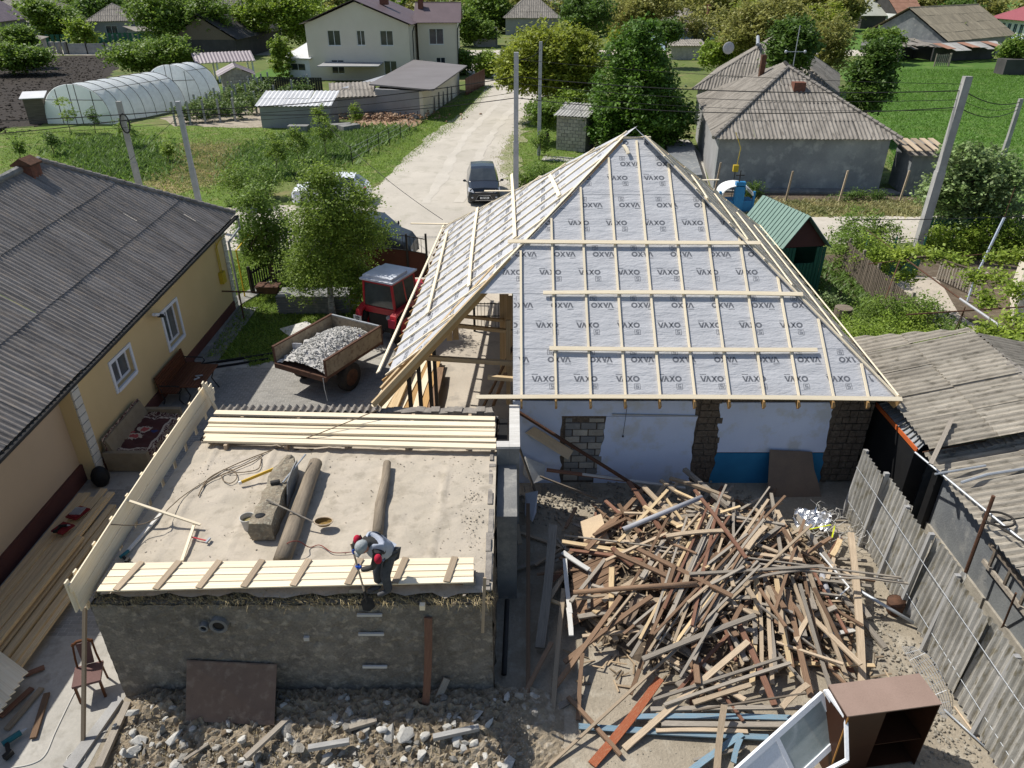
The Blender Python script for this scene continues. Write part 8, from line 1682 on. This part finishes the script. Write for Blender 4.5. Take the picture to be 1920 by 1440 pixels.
  # grass
leafmat('blade',(.24,.33,.055),(.18,.27,.045),.4,.4);leafmat('blade_dry',(.42,.36,.17),(.24,.26,.09),.4,.4);leafmat('blade_dark',(.16,.25,.05),(.12,.20,.04),.4,.4);leafmat('blade_field',(.14,.27,.035),(.11,.23,.03),.4,.35)
def wpoly(px):return[G(*p)for p in px]
tufts('meadow_grass',wpoly([(0,345),(0,246),(420,240),(640,247),(755,234),(560,328),(480,385),(300,380)]),30000,.09,MT['blade'],1)
tufts('meadow_weeds',wpoly([(470,335),(470,290),(560,255),(750,240),(560,328)]),20000,.26,MT['blade_dark'],2,jit=1.1);tufts('meadow_weeds',wpoly([(130,270),(230,262),(300,300),(290,330),(200,330)]),7000,.26,MT['blade_dark'],12,jit=1.3)
tufts('dry_grass',wpoly([(280,330),(345,270),(440,270),(490,320),(400,345),(320,355)]),16000,.10,MT['blade_dry'],3,jit=1.2)
tufts('verge_grass',[(v[0],v[1])for v in VERGE],20000,.08,MT['blade'],4,jit=.25);tufts('verge_grass',[(v[0],v[1])for v in VERGE2],20000,.08,MT['blade'],5,jit=.25)
tufts('field_grass',wpoly([(1690,390),(1640,200),(1690,130),(1920,130),(1925,400)]),50000,.11,MT['blade_field'],6);tufts('strip_grass',wpoly([(1340,400),(1340,380),(1720,380),(1720,402)]),9000,.14,MT['blade_dry'],7)
tufts('lawn_grass',[(v[0],v[1])for v in YLAWN],42000,.09,MT['blade'],8,jit=.05);tufts('garden_weeds',[(9.5,17.6),(13,17),(17,22),(14.5,31),(10,31)],12000,.16,MT['blade_dark'],9)
tufts('path_weeds',[(8.5,7),(8.75,7),(8.9,12.5),(8.4,12.5)],500,.12,MT['blade'],10,jit=.05)
# ================================================================ TREES
LM_=leafmat
lf_ch=LM_('leaf_chestnut',(.13,.235,.03),(.085,.175,.022),.38);lf_wal=LM_('leaf_walnut',(.30,.34,.04),(.24,.29,.035),.42);lf_bir=LM_('leaf_birch',(.23,.32,.045),(.18,.26,.035),.42)
lf_mid=LM_('leaf_green',(.20,.29,.045),(.14,.23,.035),.42);lf_dk=LM_('leaf_dark',(.12,.20,.035),(.09,.16,.028),.42);lf_ol=LM_('leaf_olive',(.33,.32,.09),(.26,.27,.07),.42);lf_fl=LM_('leaf_silver',(.27,.34,.15),(.16,.25,.06),.3,.55)
lf_vine=LM_('leaf_grape',(.32,.40,.05),(.25,.34,.045),.42);lf_fresh=LM_('leaf_fresh',(.27,.36,.045),(.20,.30,.035),.42)
tree_px('chestnut_tree','dense dark green chestnut tree behind the ridge of the new roof',[(1110,120,1270,270),(1095,160,1290,285),(1140,60,1250,170),(1165,36,1235,110),(1100,190,1200,290),(1200,180,1300,280),(1145,90,1265,200)],55.5,46000,.24,lf_ch,seed=11,tr=.28,clump=.55,base=(7.6,55.5,0))
tree_px('walnut_tree','broad yellow green walnut tree overhanging the dirt road',[(935,70,1060,170),(960,45,1110,130),(1010,60,1130,190),(925,100,1010,170),(1050,90,1130,200),(980,100,1090,190)],66,32000,.28,lf_wal,seed=12,tr=.3,clump=.6,base=(5.2,66,0),fill=.45)
tree_px('birch_tree','airy birch with drooping twigs standing before the red tractor',[(540,400,690,560),(560,320,680,470),(590,350,705,500),(520,440,620,570),(620,450,710,580),(575,300,650,380),(660,400,740,480),(530,370,620,460),(555,300,640,370),(640,330,715,420)],25.2,40000,.085,lf_bir,tm=MT['birch_bark'],seed=13,tr=.11,clump=.35,base=(-6.75,25.4,0),limbs=14,fill=.7)
tree_px('small_tree','slender cherry tree by the picket fence at the corner of the ochre house',[(440,340,520,430),(435,400,500,480),(480,390,560,470),(450,440,540,500)],28.5,12000,.10,lf_mid,seed=14,tr=.10,clump=.3,base=(-9.7,28.4,0),limbs=10,fill=.6)
tree_px('flowering_tree','pale-leaved whitebeam before the leaning concrete pole on the right',[(1740,290,1890,420),(1720,330,1800,400),(1800,280,1920,370),(1830,320,1925,440),(1740,370,1850,460),(1770,265,1860,330)],33.8,20000,.16,lf_fl,seed=15,tr=.14,clump=.35,base=(20.9,33.3,0),limbs=10,fill=.5)
tree_px('dark_tree','dark bushy tree just behind the left end of the big grey house roof',[(1450,40,1530,110),(1440,70,1520,135)],62,9000,.3,lf_dk,seed=16,base=None)
tree_px('dark_tree','dark rounded tree at the edge of the bright field',[(1600,90,1680,170),(1585,130,1670,205),(1625,75,1680,130)],58,11000,.26,lf_dk,seed=17)
for i,(bx,Y,lf,n,lb)in enumerate((([(1340,10,1460,90),(1380,40,1470,110),(1410,-10,1520,70)],85,lf_ol,12000,'tall olive green willow between the farmhouse roofs'),([(1500,30,1600,110),(1510,70,1590,150)],80,lf_ol,8000,'thin olive tree with bare limbs before the field'),([(1040,-10,1150,60)],120,lf_dk,7000,'dark tree crown at the top above the walnut'),([(1130,0,1230,50),(1180,-20,1280,40)],125,lf_ol,8000,'olive crown at the top above the chestnut'),([(1230,40,1275,75)],105,lf_dk,4000,'brownish dark shrub left of the blue house'),([(1330,70,1400,110),(1310,80,1370,125)],88,lf_fresh,6000,'fresh green bush at the satellite dish'),([(240,-20,360,60),(270,10,390,90),(350,-10,430,50)],118,lf_mid,18000,'big leafy tree at the upper left before the striped roof'),([(205,78,330,125),(290,70,365,120),(230,95,300,135)],92,lf_mid,13000,'broad round bush tree behind the long greenhouse'),([(-30,85,60,130),(30,90,95,125)],98,lf_mid,9000,'spreading fruit tree at the left edge'),([(8,50,62,90)],105,lf_mid,5000,'rounded fruit tree above the left edge tree'),([(430,-10,520,60),(500,-20,600,60),(530,20,590,80)],125,lf_fresh,13000,'fresh green tree left of the cream house roof'),([(40,0,110,35),(90,20,150,60)],140,lf_mid,7000,'tree cluster before the broad grey roof at the top left'),([(150,-10,230,40)],160,lf_dk,7000,'dark tree at the top left centre'),([(850,20,900,80),(880,40,930,75)],135,lf_mid,6000,'green tree right of the cream house wing'),([(860,-20,950,50),(900,0,960,50)],165,lf_mid,9000,'dark green mass of tree at the top centre'),([(935,95,985,140),(955,80,1000,130)],92,lf_mid,5000,'small garden tree at the bend of the dirt road'),([(850,95,890,135)],98,lf_mid,3000,'small fruit tree at the right of the cream house'),([(895,100,930,140)],95,lf_fresh,3000,'second small fruit tree behind the brown fence'),([(1560,-10,1620,40)],170,lf_ol,5000,'hazy olive tree at the top right'),([(1740,20,1790,45),(1770,0,1830,50)],150,lf_dk,6000,'dark green tree left of the dark lattice pole'),([(1690,40,1740,60),(1730,45,1790,65)],125,lf_fresh,6000,'bushes before the orange roofed house'),([(1880,70,1925,120)],100,lf_mid,4000,'bush at the right edge below the villa'),([(985,190,1075,215),(1000,200,1040,240)],57,lf_mid,7000,'leafy shrub mass left of the block outhouse'),([(1045,170,1100,205)],62,lf_fresh,4000,'fresh bushes behind the block outhouse'),([(1625,55,1690,85)],110,lf_mid,4000,'bush below the pale barn'),([(1655,-15,1720,25)],190,lf_ol,5000,'bare olive tree above the orange roof'))):
 tree_px('garden_tree',lb,bx,Y,n,.16*Y/45,lf,seed=30+i,tr=.16,clump=.5*Y/70,fill=.45)
def bush(label,boxes,Y,n,leaf,lf,seed,name='bush',cat='bush',**k):return tree_px(name,label,boxes,Y,n,leaf,lf,seed=seed,tr=.04,cat=cat,limbs=5,**k)
for i,(x,y,h,lf,lb)in enumerate(((131,250,3.0,lf_fresh,'thin young tree in front of the greenhouse end'),(180,250,2.2,lf_dk,'slim dark young fruit tree before the greenhouse'),(240,280,2.4,lf_mid,'young tree at the foot of the left concrete pole'),(40,300,1.6,lf_mid,'low sapling at the left meadow edge'),(100,290,1.8,lf_dk,'crooked sapling in the left meadow'),(318,305,1.5,lf_fresh,'small sapling between both concrete poles'),(520,330,3.0,lf_bir,'loose young tree behind the birch crown'),(610,295,3.0,lf_bir,'light young tree in the meadow weeds'),(560,310,2.6,lf_bir,'second light young tree in the meadow weeds'),(600,250,2.4,lf_fresh,'young tree at the white roofed shed'),(668,240,2.0,lf_fresh,'sapling growing beside the brick heap'),(1010,300,2.2,lf_mid,'small shrub tree at the foot of the slim pole'))):
 q=G(x,y);r_=h*.28;tree('young_tree',lb,q,[(q.x,q.y,h*.62,r_,r_,h*.38),(q.x+r_*.6,q.y,h*.5,r_*.7,r_,h*.25)],1500 if i>5 else 900,.12,lf,seed=70+i,tr=.03,clump=.25,fill=.8,limbs=8)
def gbush(x,y,rx,ry,rz,z=None):
 q=G(x,y,.0);return(q.x,q.y,(rz*.75 if z is None else z),rx,ry,rz)
def bushw(label,bl,n,leaf,lf,seed,name='bush',cat='bush'):return tree(name,label,(bl[0][0],bl[0][1],0),bl,n,leaf,lf,seed=seed,tr=.035,cat=cat,limbs=8,fill=.5,clump=.28)
bushw('dense green shrub behind the right slope of the new roof',[gbush(1640,700,1.4,1.2,.9),gbush(1720,690,1.3,1.1,.85),gbush(1600,670,.9,1.1,.8),gbush(1680,660,1.2,1,.9)],22000,.07,lf_fresh,90)
bushw('currant shrub beyond the old picket fence end',[gbush(1700,640,1.1,.9,1.0),gbush(1640,625,.9,.8,.9)],9000,.075,lf_mid,91)
bushw('airy rose bush beside the garden path',[gbush(1745,680,.6,.5,.8),gbush(1735,650,.5,.5,.9)],3500,.07,lf_mid,92)
bushw('leafy bush between the green kiosk and the green gate',[gbush(1590,500,1.1,1,1.1),gbush(1600,470,1.3,1,1.2),gbush(1650,480,.8,.8,1.0)],9000,.10,lf_mid,93)
bushw('tall loose bush at the left post of the green gate',[gbush(1625,525,.8,.7,1.2),gbush(1640,515,.6,.6,.9)],4500,.09,lf_fresh,94)
bushw('small silvery plant at the foot of the stump',[gbush(1545,575,.35,.35,.3),gbush(1562,580,.3,.3,.25)],1500,.07,lf_fl,95)
bushw('green hedge bush beside the straight concrete pole',[gbush(985,355,.9,.6,.7),gbush(1010,345,.8,.6,.8),gbush(1035,340,.8,.5,.6)],6000,.10,lf_mid,96)
bushw('low weeds clump before the grey house wall, left',[gbush(1410,368,.7,.5,.5)],1600,.09,lf_dk,97);bushw('low weeds clump before the grey house wall, right',[gbush(1600,376,1.3,.4,.35),gbush(1640,374,.9,.4,.3)],1800,.09,lf_dk,98)
bushw('overgrown bush row along the green fence at the right',[gbush(1800,480,1.3,.8,1.0),gbush(1860,482,1.4,.8,1.1),gbush(1915,485,1.4,.8,1.2),gbush(1740,478,.8,.6,.8)],13000,.10,lf_fresh,99)
bushw('round bush by the lawn corner at the dirt road',[gbush(455,385,1.2,1,1.4),gbush(500,372,1,.9,1.2)],7000,.11,lf_mid,100)
bushw('ivy-covered column beside the white veranda',[(*G(533,150)[:2],2.0,1.3,1.3,2.2),(*G(533,150)[:2],3.4,1.2,1.2,1.3)],5000,.25,lf_fresh,101)
bushw('weeds at the right edge of the veranda path',[gbush(1790,640,.5,.3,.25),gbush(1850,660,.5,.3,.2)],1200,.08,lf_fresh,102)
# grape leaves over the trellis
bl=[]
for x,y,z in((1720,470,2.3),(1760,476,2.4),(1800,490,2.3),(1830,520,2.3),(1850,560,2.3),(1900,600,2.3),(1860,625,2.3),(1905,625,2.3),(1895,650,2.2),(1870,520,2.4),(1905,545,2.4),(1880,480,2.4),(1915,480,2.5),(1690,480,2.2),(1700,520,1.4)):
 q=G(x,y,z);bl.append((q.x,q.y,q.z,.36,.30,.16))
me,_=crownmesh([(a-bl[0][0],b_-bl[0][1],c-2,d,e,f)for a,b_,c,d,e,f in bl],5200,.13,lf_vine,5,.35);t=thing('grape_vine','grape vine spreading fresh leaves over the rusty pipe trellis','vine',(bl[0][0],bl[0][1],0));link('foliage',me,t,Matrix.Translation((bl[0][0],bl[0][1],2)))
# distant belts of trees
for i,(x0,x1,y,Y,lf)in enumerate(((-300,400,6,230,lf_fresh),(380,900,4,215,lf_mid),(820,1480,6,205,lf_ol),(1200,1600,16,190,lf_ol))):
 a,c=G(x0,y),G(x1,y);rr_=random.Random(i);n=26;bl=[(a.x+(c.x-a.x)*j/n+rr_.uniform(-4,4),Y+rr_.uniform(-8,8),rr_.uniform(2,4.5),rr_.uniform(5,9),5,rr_.uniform(3,6))for j in range(n+1)]
 me,_=crownmesh(bl,26000,1.0,lf,40+i,1.4);link('distant_trees',me,None,I4,kind='stuff')
for i in range(44):
 while True:
  x,y=R.uniform(-130,110),R.uniform(125,215)
  if abs(x)<y*.62:break
 px=960+FPX*x/depth((x,y,0))
 if px>1500 and R.random()<.7:continue
 h=R.uniform(3,6);lf=R.choice([lf_mid,lf_ol,lf_fresh,lf_wal])
 tree('village_tree','leafy tree among the far village roofs',(x,y,0),[(x,y,h*.65,h*.5,h*.5,h*.45),(x+h*.3,y,h*.5,h*.35,h*.4,h*.3)],1600,.5,lf,seed=200+i,tr=.15,clump=.9,group='trees of the far village',limbs=3)
for i in range(14):
 px,py=R.uniform(0,1450),R.uniform(4,24);q=G(px,py)
 house('village_house','far grey-roofed village house among the trees',q,q+V3((R.uniform(9,13),R.uniform(-2,2),0)),8,2.8,3.2,'hip',R.choice([MT['plaster_grey'],MT['white_paint'],MT['blue_house']]),MT['asb_far'],group='houses of the far village')
